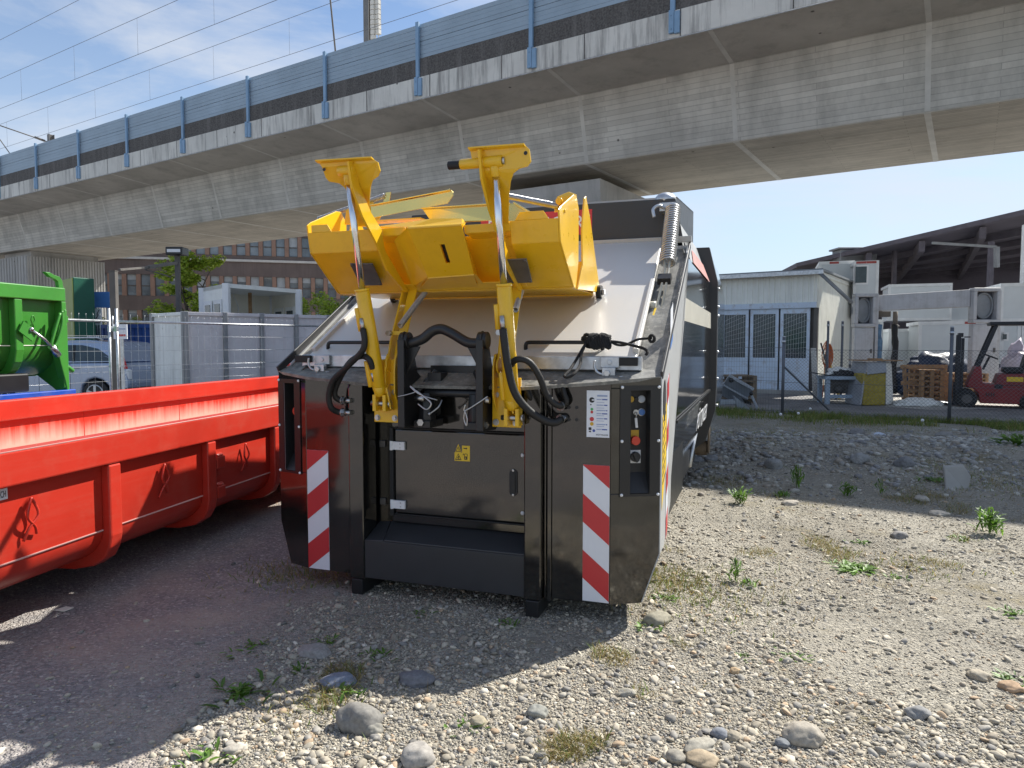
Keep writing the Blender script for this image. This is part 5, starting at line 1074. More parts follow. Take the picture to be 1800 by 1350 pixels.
# ------------------------------------------------------------------ brown office building
BY = 68.; f0, f1 = at(120, 600, 66.), at(660, 600, 73.)
bd = thing('office_building', 'long brown office building with rows of windows seen under the bridge', 'building', V((f0.x, f0.y, 0)), math.atan2((f1-f0).y, (f1-f0).x))
M['brown_clad'] = mat('brown_clad', (.14, .105, .09), .7, var=.2, vs=.6, streak=.35, dirt=(.06, .045, .04), ssc=(5, 5, .2)); M['rust_pillar'] = mat('rust_pillar', (.28, .165, .115), .6, var=.12); M['office_glass'] = mat('office_glass', (.16, .19, .21), .08, var=.6, vs=.35, spec=.9, rvar=.02); M['blind'] = mat('blind', (.42, .45, .46), .6); M['ledge_white'] = mat('ledge_white', (.55, .52, .47), .7)
Ln = (f1-f0).length; fl = [(.0, 1.0), (3.35, 5.05), (6.75, 8.35), (10.1, 11.7), (13.4, 15)]
zb = hz(560, 565, 70); fl = [(hz(560, 567, 71), hz(560, 548, 71)), (hz(560, 524, 71), hz(560, 488, 71)), (hz(560, 452, 71), hz(560, 426, 71)+.5)]
b = MB(); zprev = 0
for (lo, hi) in fl+[(14.2, 15.9)]:
    b.bx(0, Ln, -.1, .35, zprev, lo); zprev = hi
b.bx(0, Ln, -.1, .35, zprev, 17.5); b.bx(0, Ln, .36, 9, 0, 17.4); b.build('facade', M['brown_clad'], bd)
for z in (hz(560, 461, 71), 13.6): b = MB(); b.bx(0, Ln, -.28, -.102, z-.1, z+.12); b.build('ledge', M['ledge_white'], bd)
step = 1.22; nW = int(Ln/step)
for (lo, hi) in fl:
    for i in range(nW+1): b = MB(); b.bx(i*step-.19, i*step+.19, -.16, .2, lo, hi); b.build('window_pillar', M['rust_pillar'], bd)
    for i in range(nW):
        b = MB(); x0_, x1_ = i*step+.19, (i+1)*step-.19; b.bx(x0_, x1_, .16, .2, lo, hi, 0); h_ = hi-lo; r_ = random.random()
        b.bx(x0_, x1_, .10, .155, lo, lo+.07, 2); b.bx(x0_, x0_+.05, .10, .155, lo+.07, hi, 2); b.bx(x1_-.05, x1_, .10, .155, lo+.07, hi, 2); b.bx(x0_+.05, x1_-.05, .10, .155, lo+h_*.45, lo+h_*.5, 2)
        if r_ > .35: b.bx(x0_+.05, x1_-.05, .14, .156, hi-h_*(.25 if r_ < .75 else .5), hi, 1)
        b.build('window', [M['office_glass'], M['blind'], M['mast_dark']], bd)
# ------------------------------------------------------------------ lamp mast and gantry
p_ = base(313, 500, 24.); lm = thing('flood_light', 'dark mast with a box floodlight on top, in front of the tree', 'street lamp', p_)
zt = hz(313, 448, 24); b = MB(); b.bx(-.07, .07, -.07, .07, 0, zt); b.build('mast', M['mast_dark'], lm, bevel=.01)
b = MB(); b.bx(-.28, .28, -.25, .25, zt-.02, zt+.24); hd = b.build('lamp_head', M['black_satin'], lm, bevel=.02); b = MB(); b.bx(-.22, .22, -.26, -.251, zt+.06, zt+.16); b.build('lamp_glass', M['white'], hd)
g0, g1 = at(210, 474, 17.), at(311, 462, 24.); b = MB(); b.bar(g0, at(260, 470, 20.), .05, .05); b.bar(at(260, 470, 20.), g1, .09, .09); b.tube(smooth_path([at(255, 474, 20), at(285, 482, 22), at(300, 487, 23)]), .02, 5)
ga = thing('cross_arm', 'thin horizontal arm between the gate post and the floodlight mast', 'pole', (0, 0, 0)); b.build('bar', M['mast_dark'], ga)

# ------------------------------------------------------------------ trees and bushes
def leaf_cloud(centres, n, size, tints, spread=1., flat=.4):
    """many leaf-sized quads clustered round the given centres"""
    C_ = np.array([c for c, r in centres]); Rr = np.array([r for c, r in centres]); idx = rng.integers(0, len(C_), n)
    d = rng.normal(0, 1, (n, 3)); d /= np.linalg.norm(d, axis=1)[:, None]; rad = Rr[idx]*rng.random(n)**(1/2.2)*spread
    P = C_[idx]+d*rad[:, None]*np.array([1, 1, .8])
    a = rng.normal(0, 1, (n, 3)); a /= np.linalg.norm(a, axis=1)[:, None]; a[:, 2] *= flat; c = np.cross(a, rng.normal(0, 1, (n, 3))); c /= np.linalg.norm(c, axis=1)[:, None]
    s = (size*rng.uniform(.6, 1.3, n))[:, None]; a, c = a*s, c*s*.55
    v = np.stack([P-a, P+c, P+a, P-c], 1).reshape(-1, 3); f = np.arange(4*n).reshape(-1, 4)
    t = np.array(tints)[rng.integers(0, len(tints), n)]*rng.uniform(.75, 1.2, (n, 1)); return v, f, np.repeat(t, 4, 0)
def leaf_material():
    m, nt, N, L, B = _nodes('foliage'); a = N.new('ShaderNodeAttribute'); a.attribute_name = 'tint'; L.new(a.outputs[0], B.inputs['Base Color']); B.inputs['Roughness'].default_value = .5
    tr = N.new('ShaderNodeBsdfTranslucent'); L.new(a.outputs[0], tr.inputs[0]); ms = N.new('ShaderNodeMixShader'); ms.inputs[0].default_value = .4; L.new(B.outputs[0], ms.inputs[1]); L.new(tr.outputs[0], ms.inputs[2])
    L.new(ms.outputs[0], N['Material Output'].inputs[0]); return m
M['foliage'] = leaf_material(); M['bark'] = mat('bark', (.10, .08, .06), .9, var=.3, vs=8, bump=.4)
GREENS = [(.34, .46, .04), (.42, .52, .06), (.26, .38, .04), (.48, .56, .10)]
tb = base(345, 600, 33.); tr_ = thing('spring_tree', 'loose young tree with bright yellow-green leaves before the brown building', 'tree', tb)
tw = MB(); cs = []; zt = hz(345, 452, 33); rnd = random.Random(4)
for k in range(4):
    x0 = rnd.uniform(-.25, .25); pth = [V((x0, rnd.uniform(-.2, .2), 0)), V((x0*1.6, 0, zt*.35)), V((x0*3+rnd.uniform(-.3, .3), rnd.uniform(-.4, .4), zt*.7)), V((x0*4.2+rnd.uniform(-.4, .4), rnd.uniform(-.5, .5), zt*.97))]
    P = smooth_path(pth, 6); tw.tube(P, [.07*(1-i/len(P)*.85) for i in range(len(P))], 7)
    for j in range(15):
        t_ = rnd.uniform(.28, .98); q = P[int(t_*(len(P)-1))]; a = rnd.uniform(0, 6.28); ln = rnd.uniform(.7, 1.9)*(1.15-t_*.6); e = q+V((math.cos(a)*ln, math.sin(a)*ln*.6, rnd.uniform(.1, .55)))
        tw.tube([q, (q+e)/2+V((0, 0, .1)), e], [.022, .015, .006], 5); cs += [(tuple(e), .33), (tuple((q*.4+e*.6)), .28)]
tw.build('trunk', M['bark'], tr_)
o = np_mesh('crown', [leaf_cloud(cs, 12000, .095, GREENS)], M['foliage']); o.parent = tr_
def bush(px, py0, Y, w, h, label, n=3200, tints=GREENS, size=.07):
    p = base(px, 600, Y); t = thing('bush', label, 'bush', p, group='bushes behind the grey wall'); z = h; r2 = random.Random(int(px)); cs = []; tw = MB()
    for k in range(26):
        e = V((r2.uniform(-w, w), r2.uniform(-w*.6, w*.6), z*r2.uniform(.25, .97))); e.x *= 1-.55*max(0, e.z/z-.5)*2*.6; tw.tube([V((e.x*.2, e.y*.2, 0)), V((e.x*.6, e.y*.6, e.z*.55)), e], [.03, .018, .006], 5); cs.append((tuple(e), .33))
    tw.build('stems', M['bark'], t); o = np_mesh('foliage', [leaf_cloud(cs, n, size, tints)], M['foliage']); o.parent = t
bush(562, 0, 24., 1.0, hz(562, 518, 24), 'leafy light green bush right of the white cabin container')
bush(606, 0, 27., .9, hz(606, 512, 27), 'green bush touching the left edge of the compactor lid', tints=[(.13, .22, .03), (.17, .28, .04), (.1, .17, .025)])
bush(215, 0, 40., 2.2, hz(215, 560, 40), 'low shrub at the foot of the brown building', tints=[(.16, .2, .04), (.2, .24, .05)])

# ================================================================== RIGHT BACKGROUND
# shed: local x along its front (left to right), y to the back
S0 = ground(1432, 694); SZ = R(-35); S0 = V((S0.x, S0.y, 0)); Ysh = S0.y
sh = thing('workshop_shed', 'low workshop shed with pale corrugated cladding and weathered blue doors', 'shed', S0, 0)
# direction of the front (towards the left) and of the right side
dF = V((-.86, .50, 0)); dF = V((-.816, .579, 0)); dS = V((dF.y, -dF.x, 0)); dS = dS if dS.y > 0 else -dS
Ze = hz(1432, 478, Ysh); Zd = hz(1432, 541, Ysh); Lf, Ls = 5.0, 5.2
M['clad_cream'] = mat('clad_cream', (.84, .84, .77), .6, var=.06, streak=.25, dirt=(.35, .33, .27)); M['door_blue'] = mat('door_blue', (.60, .70, .82), .6, var=.1, dirt=(.30, .22, .17), dirt_amt=.55, dirt_scale=5); M['trim_grey'] = mat('trim_grey', (.20, .22, .24), .6)
def corr(par, o, d, n, L_, z0, z1, pitch=.17, dep=.03, name='cladding', m='clad_cream', ztop=None):
    b = MB(); pts = []; k = 0; x = 0
    while x < L_-1e-6:
        w = min(pitch, L_-x); pts += [(x, 0), (x+w*.45, 0), (x+w*.5, 1), (x+w*.95, 1)]; x += w
    pts.append((L_, 0)); lo = [o+d*x+n*(dep*q) for x, q in pts]; f = lambda x: z1+(0 if ztop is None else (ztop-z1)*x/L_)
    vs = [v+V((0, 0, z0)) for v in lo]+[v+V((0, 0, f(x))) for v, (x, q) in zip(lo, pts)]; m_ = len(pts)
    b.add(vs, [(i, i+1, m_+i+1, m_+i) for i in range(m_-1)]); return b.build(name, M[m], par, recalc=False)
nF, nS = -dS, -dF
b = MB(); Zb = Ze-.75; b.prism([V((0, 0, .05))+dF*.06+dS*.06, dF*Lf+dS*.06+V((0, 0, .05)), dF*Lf+dS*Ls+V((0, 0, .05)), dS*Ls+dF*.06+V((0, 0, .05))], (0, 0, Ze-.45)); b.build('core', M['mast_dark'], sh)
corr(sh, V(), dF, nF, Lf, Zd+.18, Ze-.02); corr(sh, dF*.0, dS, nS, Ls, .25, Ze-.05, ztop=Ze-.06)
b = MB(); ov = .25; e0, e1 = -dF*.2+nF*ov, dF*(Lf+.2)+nF*ov; b.prism([e0+V((0, 0, Ze+.02)), e1+V((0, 0, Ze+.02)), e1+dS*(Ls+.4)+V((0, 0, Ze+.0)), e0+dS*(Ls+.4)+V((0, 0, Ze+.0))], (0, 0, .06)); b.build('roof', M['trim_grey'], sh)
b = MB(); b.bar(nF*.3-dF*.22+V((0, 0, Ze-.03)), dF*(Lf+.2)+nF*.3+V((0, 0, Ze-.03)), .12, .12); gut = b.build('gutter', M['galv'], sh)
b = MB(); b.cyl(nF*.3-dF*.12+V((0, 0, Ze-.05)), nF*.3-dF*1.05+V((0, 0, Ze-1.0)), .055, 10); b.build('downpipe', M['mast_steel'], gut)
b = MB(); b.bar(-dF*.03+V((0, 0, Ze-.0))+nS*.04, dS*(Ls+.05)+V((0, 0, Ze-.02))+nS*.04, .05, .2); b.build('verge_trim', M['clad_cream'], sh)
b = MB(); b.bar(nF*.06+V((0, 0, Zd+.09)), dF*Lf+nF*.06+V((0, 0, Zd+.09)), .14, .17); b.build('lintel', M['door_blue'], sh)
b = MB(); b.obx(V((0, 0, Zd/2))+nF*.03, dF*.06, nF*.06, (0, 0, Zd/2)); b.build('corner_post', M['mast_dark'], sh)
nD = 5; dw = (Lf-.3)/nD
for k in range(nD):
    o = dF*(.15+k*dw); b = MB(); q = lambda u, z, e=0: o+dF*(u*dw)+V((0, 0, z))+nF*e; zs0, zs1 = Zd*.42, Zd*.94
    for (u0, u1, a0_, a1_) in ((.03, .13, .12, Zd), (.87, .97, .12, Zd), (.13, .87, .12, zs0), (.13, .87, zs1, Zd)): b.prism([q(u0, a0_), q(u1, a0_), q(u1, a1_), q(u0, a1_)], nF*.05)
    dr = b.build('door', M['door_blue'], sh); b = MB(); b.prism([q(.13, zs0), q(.87, zs0), q(.87, zs1), q(.13, zs1)], nF*.012); b.build('pane', M['glass_dark'], dr)
    if k < 4: b = MB(); [b.bar(q(.13+.74*i/9, zs0, .02), q(.13+.74*i/9, zs1, .02), .006, .006, up=nF) for i in range(10)]; [b.bar(q(.13, zs0+(zs1-zs0)*i/7*.85, .02), q(.87, zs0+(zs1-zs0)*i/9*.85, .02), .006, .006) for i in range(10)]; b.build('window_grille', M['galv'], dr)
b = MB(); b.prism([nF*.5-dF*.2, dF*Lf+nF*.5, dF*Lf-nF*0, -dF*.2], (0, 0, .12)); b.build('plinth', M['concrete_slab'], sh)

# ------------------------------------------------------------------ wire mesh fence with posts and strut
M['fence_post'] = mat('fence_post', (.13, .14, .16), .6, .3, var=.15); M['fence_wire'] = mat('fence_wire', (.20, .21, .22), .5, .5)
def chain_link(p, q, h, label, square=False):
    p, q = V(p), V(q); d = q-p; L_ = d.length; rz = math.atan2(d.y, d.x); t = thing('wire_fence', label, 'fence', p, rz, 'wire fence in front of the yard'); b = MB(); c_ = .075
    if square:
        for x in np.arange(0, L_, .06): b.tube([(x, 0, .05), (x, 0, h)], .0022, 3)
        for z in np.arange(.1, h, .12): b.tube([(0, 0, z), (L_, 0, z)], .0022, 3)
    else:
        n = int((L_+h)/c_)
        for i in range(n):
            for sg in (1, -1):
                x0 = i*c_-h if sg > 0 else i*c_; z0_, z1_ = .05, h; xa, xb = x0, x0+sg*h
                if sg > 0:
                    ta, tb_ = max(0, -xa)/h, min(1, (L_-xa)/h)
                else: ta, tb_ = max(0, (xa-L_))/h, min(1, xa/h)
                if tb_-ta > .02: b.tube([(xa+sg*h*ta, 0, .05+(h-.05)*ta), (xa+sg*h*tb_, 0, .05+(h-.05)*tb_)], .0024, 3)
    b.build('mesh', M['fence_wire'], t); b = MB()
    for z in (h, h*.5, .08): b.tube([(0, 0, z), (L_, 0, z)], .004, 4)
    b.build('tension_wire', M['fence_post'], t); return t
def fpost(p, h, label):
    t = thing('fence_post', label, 'post', (p.x, p.y, 0), group='posts of the wire fence'); b = MB(); b.cyl((0, 0, 0), (0, 0, h), .033, 12); b.build('tube', M['fence_post'], t); b = MB(); b.ball((0, 0, h), .038, .038, .02); b.cyl((0, 0, h-.14), (0, 0, h-.08), .042, 10); b.build('cap', M['galv'], t); return t
PA, PB = V((FA.x, FA.y, 0)), V((FB.x, FB.y, 0)); step_ = (PB-PA).length
hA = hz(1375, 592, PA.y); hB = hz(1668, 575, PB.y)
fpost(PA, hA, 'grey fence post carrying the diagonal strut, in front of the blue doors'); fpost(PB, hB, 'dark fence post just left of the red forklift')
fpost(PB+fd*step_, hB, 'fence post beyond the right edge'); fpost(PA-fd*2.0, hA, 'fence post beside the end of the compactor')
st = thing('fence_strut', 'dark diagonal strut leaning against the left fence post', 'strut', PA); b = MB(); e = ground(1458, 722); b.cyl((0, -.03, hA*.62), V((e.x, e.y, 0))-PA, .022, 8); b.build('tube', M['fence_post'], st)
chain_link(PA, PB, 1.45, 'diamond mesh between the strut post and the forklift post'); chain_link(PB, PB+fd*step_, 1.45, 'diamond mesh in front of the red forklift'); chain_link(PA-fd*6, PA, 1.5, 'square wire mesh in front of the blue shed doors', True)
# second short fence with dark posts at the shed's corner
for px, Y in ((1453, 20.), (1478, 20.4)): 
    p_ = base(px, 690, Y); fpost(p_, hz(px, 565, Y), 'dark post at the shed corner, %s of the two' % ('left' if px < 1460 else 'right'))
# ------------------------------------------------------------------ white portal frame with fan boxes
M['portal_white'] = mat('portal_white', (.50, .50, .51), .5, var=.1, streak=.3, dirt=(.25, .23, .22), dirt_amt=.35); M['fan_grey'] = mat('fan_grey', (.10, .10, .12), .6)
YP_ = 21.0; pt_ = thing('wash_portal', 'greyish white portal frame with two pillars, round fans and a cross beam', 'portal', base(1520, 700, YP_))
ox = base(1520, 700, YP_)
def pillar(px0, px1, ptop, Y, fan=True, dy=.22):
    a, c_ = base(px0, 700, Y)-ox, base(px1, 700, Y)-ox; zt = hz((px0+px1)/2, ptop, Y); b = MB(); b.bx(a.x, c_.x, a.y, a.y+dy, 0.02, zt-1.02); pl = b.build('pillar', M['portal_white'], pt_, bevel=.03)
    w = c_.x-a.x; b = MB(); z0_ = zt-1.0; b.bx(a.x-.03, c_.x+.03, a.y-.04, a.y+dy, z0_, z0_+.10); b.bx(a.x-.03, c_.x+.03, a.y-.04, a.y+dy, zt-.1, zt); b.bx(a.x-.03, a.x+.07, a.y-.04, a.y+dy, z0_+.1, zt-.1); b.bx(c_.x-.07, c_.x+.03, a.y-.04, a.y+dy, z0_+.1, zt-.1); b.build('fan_housing', M['portal_white'], pt_, bevel=.02)
    cx_ = (a.x+c_.x)/2; b = MB(); b.bx(a.x+.072, c_.x-.072, a.y+.185, a.y+.2, z0_+.102, zt-.102, 0); b.tube([(cx_+w*.36*math.cos(t), a.y+.12, z0_+.5+.36*math.sin(t)) for t in np.linspace(0, 6.283, 24, endpoint=False)], .03, 6, 1, closed=True)
    b.disc((cx_, a.y+.16, z0_+.5), (0, -1, 0), .34, .02, 1, 24)
    for k in range(0): t = 1.257*k+.3; b.obx(V((cx_+.18*w*math.cos(t), a.y+.2, z0_+.5+.18*math.sin(t))), V((math.cos(t), 0, math.sin(t)))*.15, V((-math.sin(t), .5, math.cos(t)))*.06, (0, .004, 0), 1)
    b.build('fan', [M['fan_grey'], M['mast_steel']], pt_); b = MB(); b.bx(c_.x-.11, c_.x-.06, a.y-.03, a.y-.002, zt*.42, zt*.46); b.build('latch', M['mast_dark'], pl); return a, c_, zt
a1_, c1_, z1_ = pillar(1500, 1533, 516, YP_+.4); a2_, c2_, z2_ = pillar(1706, 1749, 506, YP_-.6)
b = MB(); b.prism([V((c1_.x+.12, c1_.y+.1, hz(1600, 545, YP_))), V((a2_.x-.04, a2_.y+.1, hz(1620, 541, YP_))), V((a2_.x-.04, a2_.y+.1, hz(1620, 511, YP_))), V((c1_.x+.12, c1_.y+.1, hz(1600, 517, YP_)))], (0, .4, 0)); b.build('cross_beam', M['portal_white'], pt_, bevel=.02)
b = MB(); b.bx(c1_.x+.04, c1_.x+.12, c1_.y, c1_.y+.5, 0, z1_); b.build('side_rail', M['portal_white'], pt_); b = MB(); b.bx(c2_.x+.12, c2_.x+.28, c2_.y+.3, c2_.y+.7, 0, z2_-.05); b.build('side_rail', M['portal_white'], pt_)
b = MB(); x = c1_.x+.35; b.bx(x-.02, x+.35, c1_.y+.4, c1_.y+.8, hz(1545, 555, YP_), hz(1545, 545, YP_)); b.cyl((x+.6, c1_.y+.6, hz(1575, 572, YP_)), (x+.6, c1_.y+.6, hz(1575, 545, YP_)), .07, 10); b.ball((x+.6, c1_.y+.6, hz(1575, 572, YP_)), .13, .13, .04); b.build('motor', M['mast_dark'], pt_)
for px, m_, w in ((1541, 'blue_brush', .10), (1570, 'black_rubber', .09)):
    if m_ == 'blue_brush': M[m_] = mat(m_, (.12, .22, .34), .8, var=.3, vs=9, bump=.5)
    p_ = base(px, 700, YP_+.7)-ox; b = MB(); zt = hz(px, 572, YP_); P = [(p_.x+.02*math.sin(i), p_.y, zt*i/12+.05) for i in range(13)]; b.tube(P, [w*(1+.12*math.sin(i*2.3)) for i in range(13)], 10); b.build('brush', M[m_], pt_)
# ------------------------------------------------------------------ white cabin containers and big hall
M['cabin_panel'] = mat('cabin_panel', (.62, .66, .68), .5, var=.04); M['cabin_trim'] = mat('cabin_trim', (.72, .74, .75), .45); M['tag_red'] = mat('tag_red', (.35, .06, .05), .5)
def cabin(px0, px1, py0, py1, Y, depth, label, rz=0, win=None, tags_=()):
    a, c_ = at(px0, py0, Y), at(px1, py1, Y); w, zl, zh = c_.x-a.x, max(0, min(a.z, c_.z)), max(a.z, c_.z); t = thing('cabin_unit', label, 'container', V((a.x, Y, zl)), rz, 'white cabin units in the yard'); h = zh-zl
    depth = 2.4; t.rotation_euler.z = -R(20); w *= 1.0; b = MB(); b.bx(.08, w-.08, .03, depth, .12, h-.12); wl_ = b.build('wall', M['cabin_panel'], t); b = MB(); b.bx(0, w, 0, depth+.03, 0, .118); b.build('bottom_frame', M['cabin_trim'], t); b = MB(); b.bx(0, w, 0, depth+.03, h-.118, h); tf = b.build('top_frame', M['cabin_trim'], t)
    for x in (0, w-.1): b = MB(); b.bx(x, x+.1, 0, .1, .12, h-.12); b.build('corner_post', M['cabin_trim'], t)
    if win: u0, u1, v0, v1 = win; b = MB(); b.bx(u0*w-.06, u1*w+.06, .0, .028, v0*h-.06, v1*h+.06); wf = b.build('window', M['white'], t); b = MB(); b.bx(u0*w, u1*w, -.012, -.002, v0*h, v1*h); b.build('pane', M['glass_dark'], wf)
    for u in tags_: b = MB(); b.bx(u*w, u*w+.32, -.008, -.001, h-.10, h-.02); b.build('plate', M['tag_red'], tf)
    return t
cabin(1437, 1497, 562, 460, 27.0, 6, 'white cabin unit stacked high left of the small window unit', tags_=(.3,)); cabin(1498, 1541, 560, 459, 25.5, 6, 'tall white cabin unit with a small dark window, above the portal', win=(.08, .52, .62, .90), tags_=(.1, .5))
cabin(1437, 1541, 640, 562.5, 27.5, 6, 'lower white cabin unit hidden behind the left portal pillar')
cabin(1613, 1712, 640, 565, 24.5, 6, 'white cabin unit with red plate, between the portal pillars', tags_=(.72,)); cabin(1560, 1660, 564, 500, 33.0, 6, 'white cabin unit far behind under the cross beam', win=(.25, .32, .45, .6)); cabin(1560, 1614, 645, 578, 27, 6, 'low white cabin unit behind the black brush', tags_=(.85,)); cabin(1661, 1712, 566, 512, 33.5, 6, 'grey-white cabin unit far behind under the cross beam')
cabin(1757, 1860, 566, 498, 25.0, 6, 'white upper cabin unit at the right edge'); cabin(1757, 1790, 640, 567, 25.2, 5, 'narrow white cabin unit below the upper one at the right edge', win=(.1, .3, .6, .72), tags_=(.3,)); cabin(1791, 1900, 700, 567, 25.0, 5, 'white cabin unit at the far right behind the forklift')
# hall roof
M['hall_dark'] = mat('hall_dark', (.15, .137, .165), .9, var=.25, vs=.3, streak=.4, dirt=(.2, .18, .21), ssc=(.2, 3, 3)); M['hall_beam'] = mat('hall_beam', (.13, .118, .14), .8, var=.2)
hb = thing('open_hall', 'large dark open hall with a sloping roof at the right edge', 'building', base(1600, 600, 36))
ho = base(1600, 600, 36); L0, L1 = at(1400, 470, 40)-ho, at(1990, 335, 27.)-ho; B0, B1 = V((L0.x+4, L0.y+22, L0.z)), V((L1.x+16, L1.y+22, L1.z))
b = MB(); b.prism([L0, L1, B1, B0], (0, 0, .25)); b.build('roof', M['hall_dark'], hb)
b = MB(); b.bar(L0+V((0, -.06, .12)), L1+V((0, -.06, .12)), .1, .2)
b.build('eaves_edge', M['hall_beam'], hb)
b = MB(); b.prism([B0+V((0, -1, -9)), B1+V((0, -1, -14)), B1+V((0, -1, .0)), B0+V((0, -1, .0))], (0, .3, 0)); b.build('back_wall', M['hall_dark'], hb)
for f in (.12, .3, .48, .66, .84):
    p_, q_ = L0*(1-f)+L1*f, B0*(1-f)+B1*f; b = MB(); b.bar(p_+V((0, .2, -.35)), q_+V((0, -1.2, -.35)), .25, .5)
    for k in range(0): u, v = k/7, (k+1)/7; r1, r2 = p_*(1-u)+q_*u, p_*(1-v)+q_*v; b.bar(r1+V((0, 0, -1.6)), r2+V((0, 0, -.4)), .12, .12)
    b.build('truss', M['hall_beam'], hb)
for v in (.15, .32, .5, .68, .85): b = MB(); r0, r1 = L0*(1-v)+B0*v, L1*(1-v)+B1*v; b.bar(r0+V((0, 0, -.25)), r1+V((0, 0, -.25)), .2, .3); b.build('purlin', M['hall_beam'], hb)
for px, Y in ((1568, 37), (1736, 30.5), (1795, 27.5)):
    p_ = base(px, 600, Y)-ho; zt = hz(px, {1568: 440, 1736: 425, 1795: 395}[px], Y); b = MB(); b.bx(p_.x-.09, p_.x+.09, p_.y-.09, p_.y+.09, 0, zt); b.build('column', M['hall_beam'] if px < 1790 else M['cabin_trim'], hb)
b = MB(); p1_, p2_, p3_ = at(1638, 427, 30.3)-ho, at(1752, 434, 29.5)-ho, at(1752, 470, 29.5)-ho; b.bar(p1_, p2_, .1, .1); b.bar(p2_, p3_, .16, .16, up=(0, 1, 0)); b.build('pipe', M['mast_steel'], hb)
p_ = at(1493, 452, 38); b = MB(); b.bx(-.7, .9, -.5, .5, -.6, .35); b.bx(-.85, 1.05, -.6, .6, .352, .45); b.prism([(.92, -.4, -.5), (1.2, -.4, -.5), (1.3, -.4, .2), (.92, -.4, .2)], (0, .8, 0)); b.v = [(x+p_.x-ho.x, y+p_.y-ho.y, z+p_.z) for x, y, z in b.v]; b.build('roof_vent', M['mast_steel'], hb, bevel=.03)

# ------------------------------------------------------------------ red forklift, side on, mast to the left
fl0 = ground(1700, 717); FK = thing('forklift', 'old red forklift with black mast and overhead guard at the right edge', 'forklift', V((fl0.x, fl0.y, 0)), R(-30)); sc_f = fl0.y/F_PX
fx = lambda px: (px-1700)*sc_f*.86
fz = lambda py: (717-py)*sc_f
M['fork_red'] = mat('fork_red', (.24, .022, .022), .5, var=.2, dirt=(.10, .05, .05), dirt_amt=.4, dirt_scale=4); M['fork_black'] = mat('fork_black', (.018, .018, .022), .5)
b = MB(); out = [(1722, 708), (1718, 690), (1707, 681), (1697, 680), (1711, 645), (1722, 643), (1725, 673), (1746, 675), (1752, 657), (1812, 655), (1840, 660), (1846, 700), (1796, 702), (1788, 708)]
b.prism([(fx(x), .0, fz(y)) for x, y in out], (0, 1.05, 0)); b.build('body', M['fork_red'], FK, bevel=.025, seg=3)
b = MB(); [b.bx(fx(1731)+.05*i, fx(1731)+.05*i+.025, -.006, -.001, fz(695), fz(689)) for i in range(4)]; b.build('grille', M['fork_black'], FK); b = MB(); b.bx(fx(1765), fx(1792), -.006, -.001, fz(669), fz(661)); b.build('label', M['yellow_sign'], FK); b = MB(); b.bx(fx(1746), fx(1812), -.008, -.001, fz(676), fz(675)); b.ball((fx(1752), 0, fz(678)), .09, .02, .06); b.build('hood_line', M['fork_black'], FK)
for px, r_ in ((1699, 16), (1803, 14)):
    b = MB(); b.cyl((fx(px), -.02, r_*sc_f), (fx(px), .24, r_*sc_f), r_*sc_f, 26); w_ = b.build('wheel', M['black_rubber'], FK, bevel=.03); b = MB(); b.cyl((fx(px), -.035, r_*sc_f), (fx(px), -.0, r_*sc_f), r_*sc_f*.5, 16); b.build('rim', M['mast_dark'], w_); b = MB(); b.cyl((fx(px), .8, r_*sc_f), (fx(px), 1.06, r_*sc_f), r_*sc_f, 20); b.build('wheel', M['black_rubber'], FK, bevel=.03)
for y in (.1, .8): b = MB(); b.bx(fx(1679), fx(1686), y, y+.12, .06, fz(588)); b.bx(fx(1687), fx(1692), y+.01, y+.11, .06, fz(594)); b.build('mast', M['fork_black'], FK, bevel=.01)
b = MB(); [b.bx(fx(1681), fx(1690), .225, .795, z, z+.1) for z in (.3, 1.0, fz(592))]; b.bx(fx(1692), fx(1703), .4, .46, fz(593), fz(591)); b.build('mast_crossbar', M['fork_black'], FK); b = MB(); b.cyl((fx(1684), .5, .1), (fx(1684), .5, fz(595)), .05, 10); b.build('lift_cylinder', M['mast_steel'], FK)
for y in (.25, .7): b = MB(); b.bx(fx(1676), fx(1679), y, y+.1, .05, .6); b.bx(fx(1640), fx(1676), y, y+.1, .05, .09); b.build('fork', M['fork_black'], FK)
for y in (.06, .92): b = MB(); b.bar((fx(1716), y+.04, fz(645)), (fx(1745), y+.04, fz(572)), .06, .08); b.build('guard_pillar', M['fork_black'], FK); b = MB(); b.bar((fx(1838), y+.04, fz(655)), (fx(1832), y+.04, fz(572)), .06, .08); b.build('guard_pillar', M['fork_black'], FK)
b = MB(); b.bx(fx(1734), fx(1845), .02, 1.04, fz(572), fz(566)); b.build('overhead_guard', M['fork_black'], FK, bevel=.015)
b = MB(); sc1 = V((fx(1738), .5, fz(626))); b.tube([sc1+V((.17*math.cos(t), .18*math.sin(t), -.07*math.cos(t))) for t in np.linspace(0, 6.283, 22, endpoint=False)], .018, 6, closed=True); b.bar(sc1, (fx(1727), .5, fz(650)), .05, .05); [b.bar(sc1, sc1+V((.16*math.cos(t), .17*math.sin(t), -.06*math.cos(t))), .03, .015) for t in (0.4, 2.5, 4.6)]; b.build('steering_wheel', M['fork_black'], FK)
b = MB(); b.bx(fx(1760), fx(1795), .2, .85, fz(655), fz(645)); b.prism([(fx(1790), .2, fz(648)), (fx(1800), .2, fz(648)), (fx(1806), .2, fz(622)), (fx(1797), .2, fz(622))], (0, .65, 0)); b.build('seat', M['black_rubber'], FK, bevel=.04, seg=3)

